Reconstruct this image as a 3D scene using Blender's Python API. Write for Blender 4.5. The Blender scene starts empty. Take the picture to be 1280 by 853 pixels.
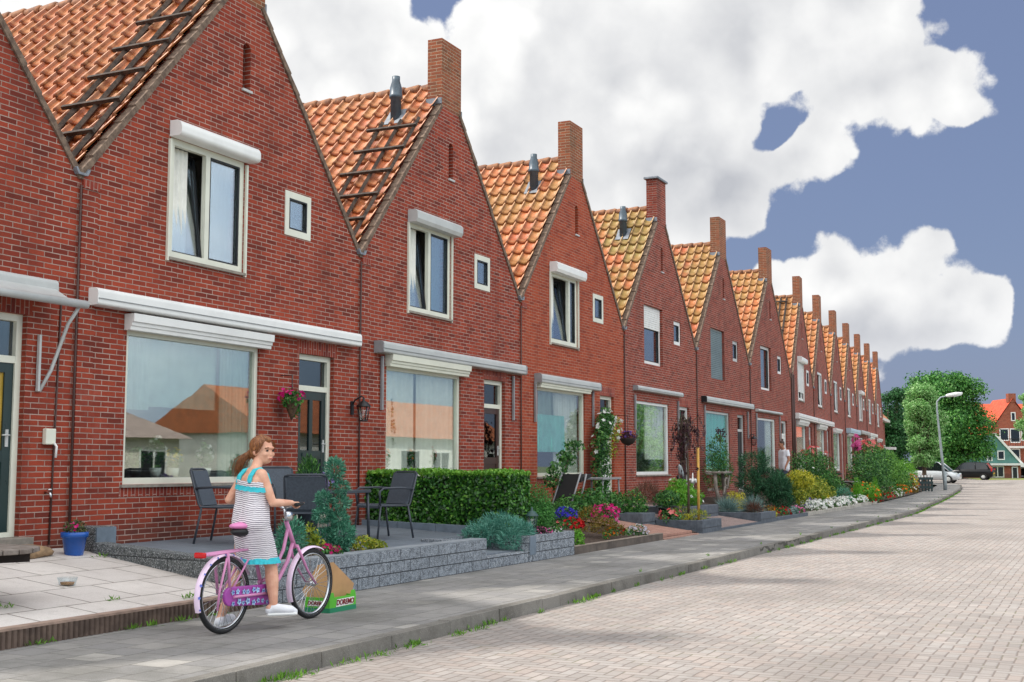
import bpy, bmesh, math, random
import numpy as np
from mathutils import Vector, Matrix, noise as mnoise
R = math.radians
sc = bpy.context.scene
col = sc.collection
W = 5.79                                            # house width, metres

# ------------------------------------------------------------------ helpers
def lin(h, s=1.0):
    h = h.lstrip('#')
    o = []
    for i in (0, 2, 4):
        c = int(h[i:i+2], 16) / 255
        o.append((c / 12.92 if c <= .04045 else ((c + .055) / 1.055) ** 2.4) * s)
    return (*o, 1.0)

def link(o):
    col.objects.link(o)
    return o

def tag(o, label=None, cat=None, group=None, kind=None):
    if label: o['label'] = label
    if cat: o['category'] = cat
    if group: o['group'] = group
    if kind: o['kind'] = kind
    return o

def empty(name, loc=(0, 0, 0), rz=0.0, label=None, cat=None, group=None):
    o = bpy.data.objects.new(name, None)
    o.empty_display_size = .2
    link(o)
    o.location = loc
    o.rotation_euler = (0, 0, rz)
    return tag(o, label, cat, group)

def ob(name, me, parent=None, mat=None, loc=None, rz=0.0, scale=None):
    """one mesh object; mat overrides the mesh's material on this object only"""
    o = bpy.data.objects.new(name, me)
    link(o)
    if parent is not None: o.parent = parent
    if loc is not None: o.location = loc
    if rz: o.rotation_euler = (0, 0, rz)
    if scale is not None: o.scale = scale if hasattr(scale, '__len__') else (scale,) * 3
    if mat is not None:
        if len(me.materials) == 0: me.materials.append(mat)
        elif me.materials[0] is not mat:
            o.material_slots[0].link = 'OBJECT'
            o.material_slots[0].material = mat
    return o

def copy_tree(o, parent=None):
    c = o.copy()
    col.objects.link(c)
    c.parent = parent
    for ch in list(o.children):
        copy_tree(ch, c)
    return c

class MB:
    def __init__(s): s.v = []; s.f = []; s.sm = []
    def add(s, vs, fs, smooth=False):
        b = len(s.v)
        s.v += [tuple(v) for v in vs]
        s.f += [tuple(b + i for i in f) for f in fs]
        s.sm += [smooth] * len(fs)
        return s
    def box(s, x0, x1, y0, y1, z0, z1):
        return s.add([(x0, y0, z0), (x1, y0, z0), (x1, y1, z0), (x0, y1, z0), (x0, y0, z1), (x1, y0, z1), (x1, y1, z1), (x0, y1, z1)],
                     [(0, 3, 2, 1), (4, 5, 6, 7), (0, 1, 5, 4), (1, 2, 6, 5), (2, 3, 7, 6), (3, 0, 4, 7)])
    def cbox(s, c, d, rz=0, tilt=None):
        """box by centre and size, turned about z (and tilt = Matrix)"""
        M = Matrix.Rotation(rz, 3, 'Z')
        if tilt is not None: M = M @ tilt
        p = []
        for k in ((-1, -1, -1), (1, -1, -1), (1, 1, -1), (-1, 1, -1), (-1, -1, 1), (1, -1, 1), (1, 1, 1), (-1, 1, 1)):
            p.append(Vector(c) + M @ Vector((k[0]*d[0]/2, k[1]*d[1]/2, k[2]*d[2]/2)))
        return s.add(p, [(0, 3, 2, 1), (4, 5, 6, 7), (0, 1, 5, 4), (1, 2, 6, 5), (2, 3, 7, 6), (3, 0, 4, 7)])
    def prism(s, poly, axis, a, b, smooth=False):
        """extrude a 2D polygon between a and b along axis ('x': poly=(y,z), 'y': (x,z), 'z': (x,y))"""
        def P(p, t): return {'x': (t, p[0], p[1]), 'y': (p[0], t, p[1]), 'z': (p[0], p[1], t)}[axis]
        n = len(poly)
        vs = [P(p, a) for p in poly] + [P(p, b) for p in poly]
        fs = [tuple(range(n - 1, -1, -1)), tuple(range(n, 2*n))] + [(i, (i+1) % n, n + (i+1) % n, n + i) for i in range(n)]
        return s.add(vs, fs, smooth)
    def tube(s, pts, r, n=8, caps=True, smooth=True):
        pts = [Vector(p) for p in pts]
        rs = list(r) if hasattr(r, '__len__') else [r] * len(pts)
        vs = []; prev = None
        for i, p in enumerate(pts):
            t = (pts[min(i+1, len(pts)-1)] - pts[max(i-1, 0)]).normalized()
            if prev is None:
                a = t.cross(Vector((0, 0, 1)))
                if a.length < 1e-3: a = t.cross(Vector((1, 0, 0)))
            else:
                a = prev - t * prev.dot(t)
            a.normalize(); prev = a
            b = t.cross(a)
            for k in range(n):
                an = 2*math.pi*k/n
                vs.append(p + (a*math.cos(an) + b*math.sin(an)) * rs[i])
        fs = []
        for i in range(len(pts)-1):
            for k in range(n):
                fs.append((i*n+k, i*n+(k+1) % n, (i+1)*n+(k+1) % n, (i+1)*n+k))
        s.add(vs, fs, smooth)
        if caps:
            m = len(vs)
            b0 = len(s.v) - m
            s.f += [tuple(b0 + k for k in range(n-1, -1, -1)), tuple(b0 + m - n + k for k in range(n))]
            s.sm += [False, False]
        return s
    def lathe(s, prof, c=(0, 0, 0), n=16, smooth=True, axis='z'):
        vs = []
        for r, z in prof:
            for k in range(n):
                an = 2*math.pi*k/n
                a, b = r*math.cos(an), r*math.sin(an)
                vs.append({'z': (c[0]+a, c[1]+b, c[2]+z), 'y': (c[0]+a, c[1]+z, c[2]+b), 'x': (c[0]+z, c[1]+a, c[2]+b)}[axis])
        fs = []
        for i in range(len(prof)-1):
            for k in range(n):
                fs.append((i*n+k, i*n+(k+1) % n, (i+1)*n+(k+1) % n, (i+1)*n+k))
        fs += [tuple(range(n-1, -1, -1)), tuple((len(prof)-1)*n + k for k in range(n))]
        return s.add(vs, fs, smooth)
    def ell(s, c, r, n=10, m=7, jit=0, rng=None):
        vs = []; fs = []
        for i in range(m+1):
            th = math.pi*i/m
            for k in range(n):
                ph = 2*math.pi*k/n
                d = Vector((math.sin(th)*math.cos(ph), math.sin(th)*math.sin(ph), math.cos(th)))
                j = 1 + (jit*mnoise.noise(d*2.3 + Vector(c)) if jit else 0)
                vs.append((c[0]+d.x*r[0]*j, c[1]+d.y*r[1]*j, c[2]+d.z*r[2]*j))
        for i in range(m):
            for k in range(n):
                fs.append((i*n+k, (i+1)*n+k, (i+1)*n+(k+1) % n, i*n+(k+1) % n))
        return s.add(vs, fs, True)
    def torus(s, c, R0, r, n=40, m=8, axis='y', sq=1.0):
        vs = []; fs = []
        for i in range(n):
            a = 2*math.pi*i/n
            for k in range(m):
                b = 2*math.pi*k/m
                q = R0 + r*math.cos(b); w = r*math.sin(b)*sq
                x, z = q*math.cos(a), q*math.sin(a)
                vs.append((c[0]+x, c[1]+w, c[2]+z) if axis == 'y' else (c[0]+x, c[1]+z, c[2]+w))
        for i in range(n):
            for k in range(m):
                fs.append((i*m+k, i*m+(k+1) % m, ((i+1) % n)*m+(k+1) % m, ((i+1) % n)*m+k))
        return s.add(vs, fs, True)
    def mesh(s, name, mat=None, uv=True, fix=True):
        me = bpy.data.meshes.new(name)
        me.from_pydata(s.v, [], s.f)
        me.polygons.foreach_set('use_smooth', s.sm)
        if fix:
            bm = bmesh.new(); bm.from_mesh(me)
            bmesh.ops.recalc_face_normals(bm, faces=bm.faces)
            bm.to_mesh(me); bm.free()
        if uv: box_uv(me)
        if mat: me.materials.append(mat)
        return me
    def build(s, name, mat=None, parent=None, loc=None, uv=True, bevel=0, rz=0, fix=True):
        o = ob(name, s.mesh(name, mat, uv, fix), parent, None, loc, rz)
        if bevel: bev(o, bevel)
        return o

def bev(o, w, seg=2):
    m = o.modifiers.new('bevel', 'BEVEL'); m.width = w; m.segments = seg; m.limit_method = 'ANGLE'; m.angle_limit = R(40)
    return o

def box_uv(me):
    """metric box projection"""
    n = len(me.loops)
    if n == 0: return
    uvl = me.uv_layers.new(name='UVMap')
    co = np.empty(len(me.vertices)*3); me.vertices.foreach_get('co', co); co = co.reshape(-1, 3)
    li = np.empty(n, dtype=np.int32); me.loops.foreach_get('vertex_index', li)
    pn = np.empty(len(me.polygons)*3); me.polygons.foreach_get('normal', pn); pn = np.abs(pn.reshape(-1, 3))
    lt = np.empty(len(me.polygons), dtype=np.int32); me.polygons.foreach_get('loop_total', lt)
    ax = np.argmax(pn, axis=1)
    la = np.repeat(ax, lt)
    c = co[li]
    u = np.where(la == 0, c[:, 1], c[:, 0]); v = np.where(la == 2, c[:, 1], c[:, 2])
    uvl.data.foreach_set('uv', np.stack([u, v], 1).ravel())

# ------------------------------------------------------------------ materials
def new_mat(name):
    m = bpy.data.materials.new(name); m.use_nodes = True
    nt = m.node_tree; nt.nodes.clear()
    out = nt.nodes.new('ShaderNodeOutputMaterial')
    return m, nt, out

def N(nt, typ, ins=None, **at):
    n = nt.nodes.new('ShaderNode' + typ)
    for k, v in at.items(): setattr(n, k, v)
    for k, v in (ins or {}).items():
        if isinstance(v, bpy.types.NodeSocket): nt.links.new(v, n.inputs[k])
        else: n.inputs[k].default_value = v
    return n

def M_(nt, op, a, b=None, c=None, clamp=False):
    d = {0: a}
    if b is not None: d[1] = b
    if c is not None: d[2] = c
    return N(nt, 'Math', d, operation=op, use_clamp=clamp).outputs[0]

def MIX(nt, f, a, b, blend='MIX'):
    return N(nt, 'Mix', {0: f, 6: a, 7: b}, data_type='RGBA', blend_type=blend).outputs[2]

def SM(nt, x, a, b, lo=0.0, hi=1.0):
    return N(nt, 'MapRange', {0: x, 1: a, 2: b, 3: lo, 4: hi}, interpolation_type='SMOOTHSTEP').outputs[0]

def NOISE(nt, vec, scale, detail=4, rough=.55, out=0):
    return N(nt, 'TexNoise', {'Vector': vec, 'Scale': scale, 'Detail': detail, 'Roughness': rough}).outputs[out]

def BSDF(nt, out, color, rough=.7, bump=None, bdist=.01, bstr=1.0, **extra):
    ins = {'Base Color': color, 'Roughness': rough}
    ins.update({k.replace('_', ' ').replace('metallic', 'Metallic'): v for k, v in extra.items()})
    p = N(nt, 'BsdfPrincipled', ins)
    if bump is not None:
        b = N(nt, 'Bump', {'Height': bump, 'Distance': bdist, 'Strength': bstr})
        nt.links.new(b.outputs[0], p.inputs['Normal'])
    nt.links.new(p.outputs[0], out.inputs[0])
    return p

_plain = {}
def plain(name, h, rough=.6, var=.18, scale=6, bump=0.0, h2=None, **extra):
    if name in _plain: return _plain[name]
    m, nt, out = new_mat(name)
    tc = N(nt, 'TexCoord').outputs['Object']
    nz = NOISE(nt, tc, scale, 5, .6)
    c = lin(h)
    if h2 is None: lo = tuple(x*(1-var) for x in c[:3]) + (1,); hi = tuple(min(1, x*(1+var)) for x in c[:3]) + (1,)
    else: lo, hi = c, lin(h2)
    f = SM(nt, nz, .3, .7)
    colr = MIX(nt, f, lo, hi)
    r2 = M_(nt, 'MULTIPLY_ADD', nz, .2, rough - .1, clamp=True)
    BSDF(nt, out, colr, r2, nz if bump else None, bump or .01, **extra)
    _plain[name] = m
    return m

def brick_mat(name, c1, c2, c3, mortar, soldier=False, grime=.35, scale=1.0):
    m, nt, out = new_mat(name)
    uv = N(nt, 'TexCoord').outputs['UV']
    # slight wobble so that joints are not ruled lines
    wob = NOISE(nt, uv, 9, 2, .5, out=1)
    wv = N(nt, 'VectorMath', {0: wob, 1: (.5, .5, .5)}, operation='SUBTRACT').outputs[0]
    wv = N(nt, 'VectorMath', {0: wv, 3: .006}, operation='SCALE').outputs[0]
    v = N(nt, 'VectorMath', {0: uv, 1: wv}, operation='ADD').outputs[0]
    if soldier:
        v = N(nt, 'Mapping', {'Vector': v, 'Rotation': (0, 0, math.pi/2)}).outputs[0]
    bt = N(nt, 'TexBrick', {'Vector': v, 'Color1': (0, 0, 0, 1), 'Color2': (1, 1, 1, 1), 'Mortar': (.5, .5, .5, 1), 'Scale': 1.0,
                            'Mortar Size': .0060, 'Mortar Smooth': .25, 'Bias': 0.0, 'Brick Width': .222, 'Row Height': .0605},
           offset=.5, squash=1.0)
    rnd_b = bt.outputs[0]; fac = bt.outputs[1]
    mid = NOISE(nt, uv, 2.2, 4, .6)
    fine = NOISE(nt, uv, 60, 4, .7)
    b = MIX(nt, SM(nt, rnd_b, .0, 1.0), lin(c1), lin(c2))
    # some bricks much darker / burnt
    dk = M_(nt, 'MULTIPLY', SM(nt, rnd_b, .80, 1.0), .45)
    b = MIX(nt, dk, b, lin(c3))
    b = MIX(nt, M_(nt, 'MULTIPLY', SM(nt, fine, .35, .75), .35), b, lin(c3))
    b = MIX(nt, M_(nt, 'MULTIPLY', SM(nt, mid, .45, .75), grime), b, lin(c3))
    gp = N(nt, 'NewGeometry').outputs['Position']
    st = NOISE(nt, N(nt, 'Mapping', {'Vector': gp, 'Scale': (.9, .9, .28)}).outputs[0], 1.0, 6, .65)
    sp = N(nt, 'SeparateXYZ', {0: gp})
    soot = M_(nt, 'MULTIPLY', SM(nt, st, .50, .72), .48)
    b = MIX(nt, soot, b, lin(c3))
    foot = M_(nt, 'MULTIPLY', SM(nt, M_(nt, 'ADD', sp.outputs[2], M_(nt, 'MULTIPLY', st, .6)), 1.05, .75), .55)
    b = MIX(nt, foot, b, lin('#4b3a34'))
    pale = M_(nt, 'MULTIPLY', SM(nt, NOISE(nt, gp, .8, 5, .7), .58, .75), .28)
    b = MIX(nt, pale, b, lin('#b8776a'))
    mo = MIX(nt, SM(nt, NOISE(nt, uv, 3, 5, .65), .3, .75), lin(mortar), MIX(nt, .6, lin(mortar), lin(c3)))
    mo = MIX(nt, M_(nt, 'MULTIPLY', soot, .9), mo, lin(c3))
    c = MIX(nt, fac, b, mo)
    h = M_(nt, 'ADD', M_(nt, 'SUBTRACT', 1.0, fac), M_(nt, 'MULTIPLY', fine, .35))
    BSDF(nt, out, c, .85, h, .004, .8, **{'Specular IOR Level': .25})
    return m

def leaf_mat(name, cols, gloss=.45, trans=.3, spec=.35):
    m, nt, out = new_mat(name)
    g = N(nt, 'NewGeometry')
    ri = g.outputs['Random Per Island']
    ramp = N(nt, 'ValToRGB', {0: ri})
    cr = ramp.color_ramp
    k = len(cols)
    cr.elements[0].position = 0; cr.elements[0].color = lin(cols[0])
    cr.elements[1].position = 1; cr.elements[1].color = lin(cols[-1])
    for i in range(1, k-1):
        e = cr.elements.new(i/(k-1)); e.color = lin(cols[i])
    tc = N(nt, 'TexCoord').outputs['Object']
    nz = SM(nt, NOISE(nt, tc, 3.0, 3), .35, .65)
    c = MIX(nt, M_(nt, 'MULTIPLY', nz, .35), ramp.outputs[0], lin(cols[0]))
    p = N(nt, 'BsdfPrincipled', {'Base Color': c, 'Roughness': gloss, 'Specular IOR Level': spec})
    t = N(nt, 'BsdfTranslucent', {'Color': c})
    mx = N(nt, 'MixShader', {0: trans, 1: p.outputs[0], 2: t.outputs[0]})
    nt.links.new(mx.outputs[0], out.inputs[0])
    return m

def glass_mat(name, tint=(.82, .88, .88, 1), base=.10, rough=.01):
    m, nt, out = new_mat(name)
    lw = N(nt, 'LayerWeight', {'Blend': .35})
    tc = N(nt, 'TexCoord').outputs['Object']
    nz = NOISE(nt, tc, 1.4, 2)
    bp = N(nt, 'Bump', {'Height': nz, 'Distance': .01, 'Strength': .03})
    f = M_(nt, 'MULTIPLY_ADD', lw.outputs[0], .45, base, clamp=True)
    tr = N(nt, 'BsdfTransparent', {'Color': tint})
    gl = N(nt, 'BsdfGlossy', {'Color': (.95, .97, .97, 1), 'Roughness': rough, 'Normal': bp.outputs[0]})
    mx = N(nt, 'MixShader', {0: f, 1: tr.outputs[0], 2: gl.outputs[0]})
    nt.links.new(mx.outputs[0], out.inputs[0])
    return m

def tile_mat(name='pantile'):
    m, nt, out = new_mat(name)
    uv = N(nt, 'TexCoord').outputs['UV']
    fl = N(nt, 'VectorMath', {0: uv}, operation='FLOOR').outputs[0]
    oi = N(nt, 'ObjectInfo')
    add = N(nt, 'VectorMath', {0: fl, 1: N(nt, 'CombineXYZ', {0: M_(nt, 'MULTIPLY', oi.outputs['Random'], 97.0), 1: 0.0, 2: 0.0}).outputs[0]}, operation='ADD').outputs[0]
    wn = N(nt, 'TexWhiteNoise', {'Vector': add}, noise_dimensions='3D').outputs[0]
    ramp = N(nt, 'ValToRGB', {0: wn})
    cr = ramp.color_ramp
    cr.elements[0].color = lin('#c2622f'); cr.elements[1].color = lin('#dc8d50')
    for p, h in ((.25, '#ce713b'), (.5, '#d67c40'), (.75, '#d2763e')):
        e = cr.elements.new(p); e.color = lin(h)
    g = N(nt, 'NewGeometry').outputs['Position']
    fine = NOISE(nt, g, 22, 5, .65)
    c = MIX(nt, M_(nt, 'MULTIPLY', SM(nt, fine, .42, .75), .6), ramp.outputs[0], lin('#87502f'))
    drt = SM(nt, NOISE(nt, g, 1.6, 5, .7), .48, .68)
    c = MIX(nt, M_(nt, 'MULTIPLY', drt, .45), c, lin('#7a4a30'))
    # lichen: how much is a property of the house
    ml = N(nt, 'Attribute', attribute_name='moss', attribute_type='OBJECT').outputs['Fac']
    big = NOISE(nt, g, .55, 3, .6)
    mk = M_(nt, 'MULTIPLY', SM(nt, M_(nt, 'ADD', big, M_(nt, 'MULTIPLY', wn, .12)), .50, .62), ml)
    c = MIX(nt, M_(nt, 'MULTIPLY', mk, .75), c, lin('#84853a'))
    yl = M_(nt, 'MULTIPLY', SM(nt, NOISE(nt, g, .9, 3), .42, .6), M_(nt, 'MULTIPLY', ml, .38))
    c = MIX(nt, yl, c, lin('#b8803c'))
    # shade painted along the joints between the tiles
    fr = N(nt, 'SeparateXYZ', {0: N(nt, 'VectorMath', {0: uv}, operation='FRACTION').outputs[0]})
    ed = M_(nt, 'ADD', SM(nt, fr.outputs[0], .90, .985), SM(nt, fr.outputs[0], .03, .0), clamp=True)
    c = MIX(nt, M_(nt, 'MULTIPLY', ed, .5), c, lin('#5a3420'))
    c = MIX(nt, M_(nt, 'MULTIPLY', SM(nt, fr.outputs[0], .25, .02), .35), c, lin('#f0c39c'))  # pale stripe: highlight painted on the tile roll
    c = MIX(nt, M_(nt, 'MULTIPLY', SM(nt, fr.outputs[1], .86, .97), .6), c, lin('#5e3420'))  # shadow painted at the lower edge of each row
    c = MIX(nt, M_(nt, 'MULTIPLY', SM(nt, fr.outputs[1], .62, .80), M_(nt, 'MULTIPLY', SM(nt, fr.outputs[1], .90, .80), .30)), c, lin('#f2c08c'))  # highlight painted just above the lower edge
    BSDF(nt, out, c, .50, fine, .006, .8, **{'Specular IOR Level': .5})
    return m

def herring_mat(name, w=.098):
    """clay road bricks, herringbone"""
    m, nt, out = new_mat(name)
    geo = N(nt, 'NewGeometry').outputs['Position']
    wob = N(nt, 'VectorMath', {0: NOISE(nt, geo, 1.3, 3, .6, out=1), 3: .05}, operation='SCALE').outputs[0]
    pv = N(nt, 'VectorMath', {0: geo, 1: wob}, operation='ADD').outputs[0]
    pv = N(nt, 'Mapping', {'Vector': pv, 'Rotation': (0, 0, R(0)), 'Scale': (1/w, 1/w, 1)}).outputs[0]
    s = N(nt, 'SeparateXYZ', {0: pv})
    x, y = s.outputs[0], s.outputs[1]
    i, j = M_(nt, 'FLOOR', x), M_(nt, 'FLOOR', y)
    fx, fy = M_(nt, 'SUBTRACT', x, i), M_(nt, 'SUBTRACT', y, j)
    k = M_(nt, 'FLOORED_MODULO', M_(nt, 'SUBTRACT', i, j), 4.0)
    def eq(v): return M_(nt, 'COMPARE', k, float(v), .25)
    e0, e1, e2, e3 = eq(0), eq(1), eq(2), eq(3)
    dL = M_(nt, 'ADD', fx, e1); dR = M_(nt, 'ADD', M_(nt, 'SUBTRACT', 1.0, fx), e0)
    dB = M_(nt, 'ADD', fy, e2); dT = M_(nt, 'ADD', M_(nt, 'SUBTRACT', 1.0, fy), e3)
    d = M_(nt, 'MINIMUM', M_(nt, 'MINIMUM', dL, dR), M_(nt, 'MINIMUM', dB, dT))
    cid = N(nt, 'CombineXYZ', {0: M_(nt, 'SUBTRACT', i, e1), 1: M_(nt, 'SUBTRACT', j, e2), 2: 0.0}).outputs[0]
    wn = N(nt, 'TexWhiteNoise', {'Vector': cid}, noise_dimensions='3D').outputs[0]
    ramp = N(nt, 'ValToRGB', {0: wn}); cr = ramp.color_ramp
    cr.elements[0].color = lin('#938c86'); cr.elements[1].color = lin('#aaa29b')
    for p, h in ((.3, '#9f9790'), (.55, '#a39d97'), (.8, '#a3968d')):
        e = cr.elements.new(p); e.color = lin(h)
    big = NOISE(nt, geo, .35, 5, .6)
    fine = NOISE(nt, geo, 45, 4, .7)
    c = MIX(nt, M_(nt, 'MULTIPLY', SM(nt, big, .42, .66), .55), ramp.outputs[0], lin('#857e78'))
    c = MIX(nt, M_(nt, 'MULTIPLY', SM(nt, NOISE(nt, N(nt, 'Mapping', {'Vector': geo, 'Scale': (.08, .7, 1)}).outputs[0], 1.0, 4, .6), .5, .68), .35), c, lin('#7f7872'))
    c = MIX(nt, M_(nt, 'MULTIPLY', SM(nt, fine, .5, .8), .4), c, lin('#6d645d'))
    oil = SM(nt, NOISE(nt, geo, .9, 6, .7), .58, .72)
    c = MIX(nt, M_(nt, 'MULTIPLY', oil, .4), c, lin('#6f6862'))
    jt = SM(nt, d, .10, .03)
    dirt = MIX(nt, SM(nt, NOISE(nt, geo, 2.2, 4), .55, .7), lin('#6d625a'), lin('#666648'))
    c = MIX(nt, M_(nt, 'MULTIPLY', jt, .75), c, dirt)
    h = M_(nt, 'ADD', SM(nt, d, .02, .16), M_(nt, 'MULTIPLY', fine, .3))
    BSDF(nt, out, c, .8, h, .006, .7, **{'Specular IOR Level': .3})
    return m

def slab_mat(name, cols, joint, size=(.3, .3), off=.5, jw=.006, stain='#6a6a66', stain_amt=.5, patch=None, vec='Position', rough=.85, rot=0):
    """concrete paving slabs with dirt in the joints and blotches"""
    m, nt, out = new_mat(name)
    geo = N(nt, 'NewGeometry').outputs['Position']
    v = N(nt, 'Mapping', {'Vector': geo, 'Rotation': (0, 0, rot)}).outputs[0]
    wv = N(nt, 'VectorMath', {0: NOISE(nt, geo, 3.0, 2, .5, out=1), 3: .02}, operation='SCALE').outputs[0]
    v = N(nt, 'VectorMath', {0: v, 1: wv}, operation='ADD').outputs[0]
    bt = N(nt, 'TexBrick', {'Vector': v, 'Color1': (0, 0, 0, 1), 'Color2': (1, 1, 1, 1), 'Mortar': (.5, .5, .5, 1), 'Scale': 1.0,
                            'Mortar Size': jw, 'Mortar Smooth': .3, 'Brick Width': size[0], 'Row Height': size[1]}, offset=off)
    rb, fac = bt.outputs[0], bt.outputs[1]
    c = MIX(nt, rb, lin(cols[0]), lin(cols[1]))
    if patch:
        c = MIX(nt, SM(nt, rb, .9, .95), c, lin(patch))
    big = NOISE(nt, geo, .9, 6, .65); fine = NOISE(nt, geo, 55, 4, .75); md = NOISE(nt, geo, 7, 5, .65)
    c = MIX(nt, M_(nt, 'MULTIPLY', SM(nt, big, .42, .7), stain_amt), c, lin(stain))
    c = MIX(nt, M_(nt, 'MULTIPLY', SM(nt, md, .5, .75), stain_amt*.7), c, lin(stain))
    c = MIX(nt, M_(nt, 'MULTIPLY', SM(nt, fine, .5, .8), .35), c, lin(stain))
    grit = NOISE(nt, geo, 130, 3, .8)
    c = MIX(nt, M_(nt, 'MULTIPLY', SM(nt, grit, .52, .66), .4), c, lin(joint))
    c = MIX(nt, M_(nt, 'MULTIPLY', SM(nt, grit, .44, .32), .3), c, lin('#d0ccc4'))
    jv = M_(nt, 'MULTIPLY', fac, SM(nt, NOISE(nt, geo, 4, 3), .25, .5, .35, 1.0))
    c = MIX(nt, jv, c, lin(joint))
    h = M_(nt, 'ADD', M_(nt, 'SUBTRACT', 1.0, fac), M_(nt, 'MULTIPLY', fine, .3))
    BSDF(nt, out, c, rough, h, .005, .6, **{'Specular IOR Level': .25})
    return m

def rough_stone(name, h1, h2, h3, course=.13, length=.45):
    """split-face concrete wall blocks: pitted, speckled, with thin dry joints"""
    m, nt, out = new_mat(name)
    uv = N(nt, 'TexCoord').outputs['UV']
    bt = N(nt, 'TexBrick', {'Vector': uv, 'Color1': (0, 0, 0, 1), 'Color2': (1, 1, 1, 1), 'Mortar': (0, 0, 0, 1), 'Scale': 1.0, 'Mortar Size': .006,
                            'Mortar Smooth': .4, 'Brick Width': length, 'Row Height': course}, offset=.5)
    g = N(nt, 'NewGeometry').outputs['Position']
    f1 = NOISE(nt, g, 18, 5, .75); f2 = NOISE(nt, g, 70, 3, .75)
    c = MIX(nt, bt.outputs[0], lin(h1), lin(h2))
    c = MIX(nt, SM(nt, f1, .42, .62), c, lin(h3))
    c = MIX(nt, M_(nt, 'MULTIPLY', SM(nt, f2, .52, .66), .8), c, lin('#d3d6d9'))
    c = MIX(nt, M_(nt, 'MULTIPLY', SM(nt, f2, .46, .34), .7), c, lin('#2f3338'))
    c = MIX(nt, M_(nt, 'MULTIPLY', bt.outputs[1], .85), c, lin('#26282b'))
    h = M_(nt, 'SUBTRACT', M_(nt, 'ADD', f1, M_(nt, 'MULTIPLY', f2, .4)), bt.outputs[1])
    BSDF(nt, out, c, .9, h, .02, 1.0)
    return m

MAT = {}
MAT['brick_a'] = brick_mat('brick_red', '#a3442e', '#853426', '#52261e', '#b69e91')
MAT['brick_b'] = brick_mat('brick_red_orange', '#ab4d30', '#9a4029', '#6f3022', '#b48b77', grime=.35)
MAT['brick_c'] = brick_mat('brick_red_brown', '#9c4533', '#823629', '#552b23', '#b89f92')
MAT['brick_d'] = brick_mat('brick_plum', '#964435', '#7f382d', '#532b25', '#b09688', grime=.4)
MAT['soldier'] = brick_mat('brick_soldier', '#a04430', '#87352b', '#54231f', '#b89487', soldier=True)
MAT['chimney'] = brick_mat('brick_weathered', '#9c5638', '#8c4a34', '#5a4a36', '#b8a48c', grime=.6)
MAT['tile'] = tile_mat()
MAT['ridge'] = plain('ridge_tile', '#6d4a38', .8, .35, 9, .01, h2='#a87550')
MAT['verge'] = plain('verge_cement', '#57463b', .9, .4, 14, .01, h2='#84705f')
MAT['cream'] = plain('cream_paint', '#dcdccb', .35, .05, 3)
MAT['white'] = plain('white_paint', '#e6e6e2', .35, .05, 3)
MAT['alu'] = plain('grey_aluminium', '#b9bbb8', .4, .08, 3, metallic=0.0)
MAT['alu2'] = plain('dull_aluminium', '#8f9091', .45, .12, 5)
MAT['lead'] = plain('lead', '#7d838a', .5, .25, 10, .004)
MAT['dark_pipe'] = plain('dark_pipe', '#4a312b', .6, .2)
MAT['green_door'] = plain('dark_green_paint', '#1f3332', .3, .1, 3)
MAT['brown_door'] = plain('brown_door_paint', '#3a2620', .35, .15, 5)
MAT['black'] = plain('black_paint', '#17181a', .45, .1)
MAT['glass'] = glass_mat('window_glass', (.95, .98, .96, 1), .07)
MAT['upglass'] = glass_mat('upper_window_glass', (.86, .93, .97, 1), .26)
MAT['dglass'] = glass_mat('dark_glass', (.30, .33, .34, 1), .10)
MAT['wood_old'] = plain('weathered_batten', '#2f2722', .9, .35, 12, .005, h2='#574a40')
MAT['room'] = plain('room_wall', '#aaa498', .9, .1, 1)
MAT['aqua'] = plain('aqua_reflection', '#86cfc6', .85, .15, 3)  # coloured sheet standing in for a teal reflection in the glass
MAT['sheer'] = plain('sheer_curtain', '#93a89c', .85, .12, 4)
MAT['sheer2'] = plain('lace_curtain', '#ecebe2', .85, .10, 4)
MAT['teal'] = plain('teal_reflection', '#4fd0c2', .6, .08, 2)  # the pane's teal reflection, painted as a sheet behind the glass
MAT['greyblind'] = plain('grey_blind', '#6f7f84', .7, .12, 2)
MAT['flue'] = plain('flue_pipe', '#4b5b66', .4, .2, 10)
BLOBS = [(0.5568, 0.3187, 0.1226, 1), (0.4577, 0.2771, 0.1097, 1), (0.4046, 0.3447, 0.0968, 1), (0.3391, 0.2881, 0.1097, 1), (0.497, 0.2328, 0.0968, 1), (0.2477, 0.3328, 0.0839, 1), (0.1847, 0.3254, 0.0613, 1), (0.1399, 0.2859, 0.0387, 1), (0.2945, 0.2305, 0.071, 1), (0.215, 0.2364, 0.0323, 1), (0.2597, 0.2073, 0.0355, 1), (0.6026, 0.329, 0.0968, 1), (0.1777, 0.3513, 0.0516, 1), (0.6684, 0.3957, 0.129, 1), (0.4052, 0.2075, 0.0839, 1), (0.1136, 0.2658, 0.0194, 0.7), (0.2081, 0.1383, 0.031, 1), (0.1712, 0.1476, 0.0361, 1), (0.1412, 0.1463, 0.0374, 1), (0.1094, 0.1295, 0.0323, 1), (0.0826, 0.1235, 0.0271, 1), (0.1541, 0.1159, 0.0374, 1), (0.1044, 0.108, 0.0297, 1), (0.1903, 0.114, 0.0374, 1), (0.224, 0.1149, 0.0335, 1), (0.8359, 0.3264, 0.0774, 0.9)]
HOLES = [(0.503, 0.3721, 0.0387, 1.1), (0.2344, 0.284, 0.040, .72), (0.244, 0.255, 0.03, .62)]
GREYS = [(0.2883, 0.2115, 0.1226, 0.5), (0.405, 0.2455, 0.1226, 0.3), (0.1859, 0.2805, 0.0516, 0.3), (0.1488, 0.0929, 0.0839, 0.75), (0.5698, 0.3121, 0.0774, 0.1)]
SUN_E = 2.3; EXPO = .72; AWAY = 2.1
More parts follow.
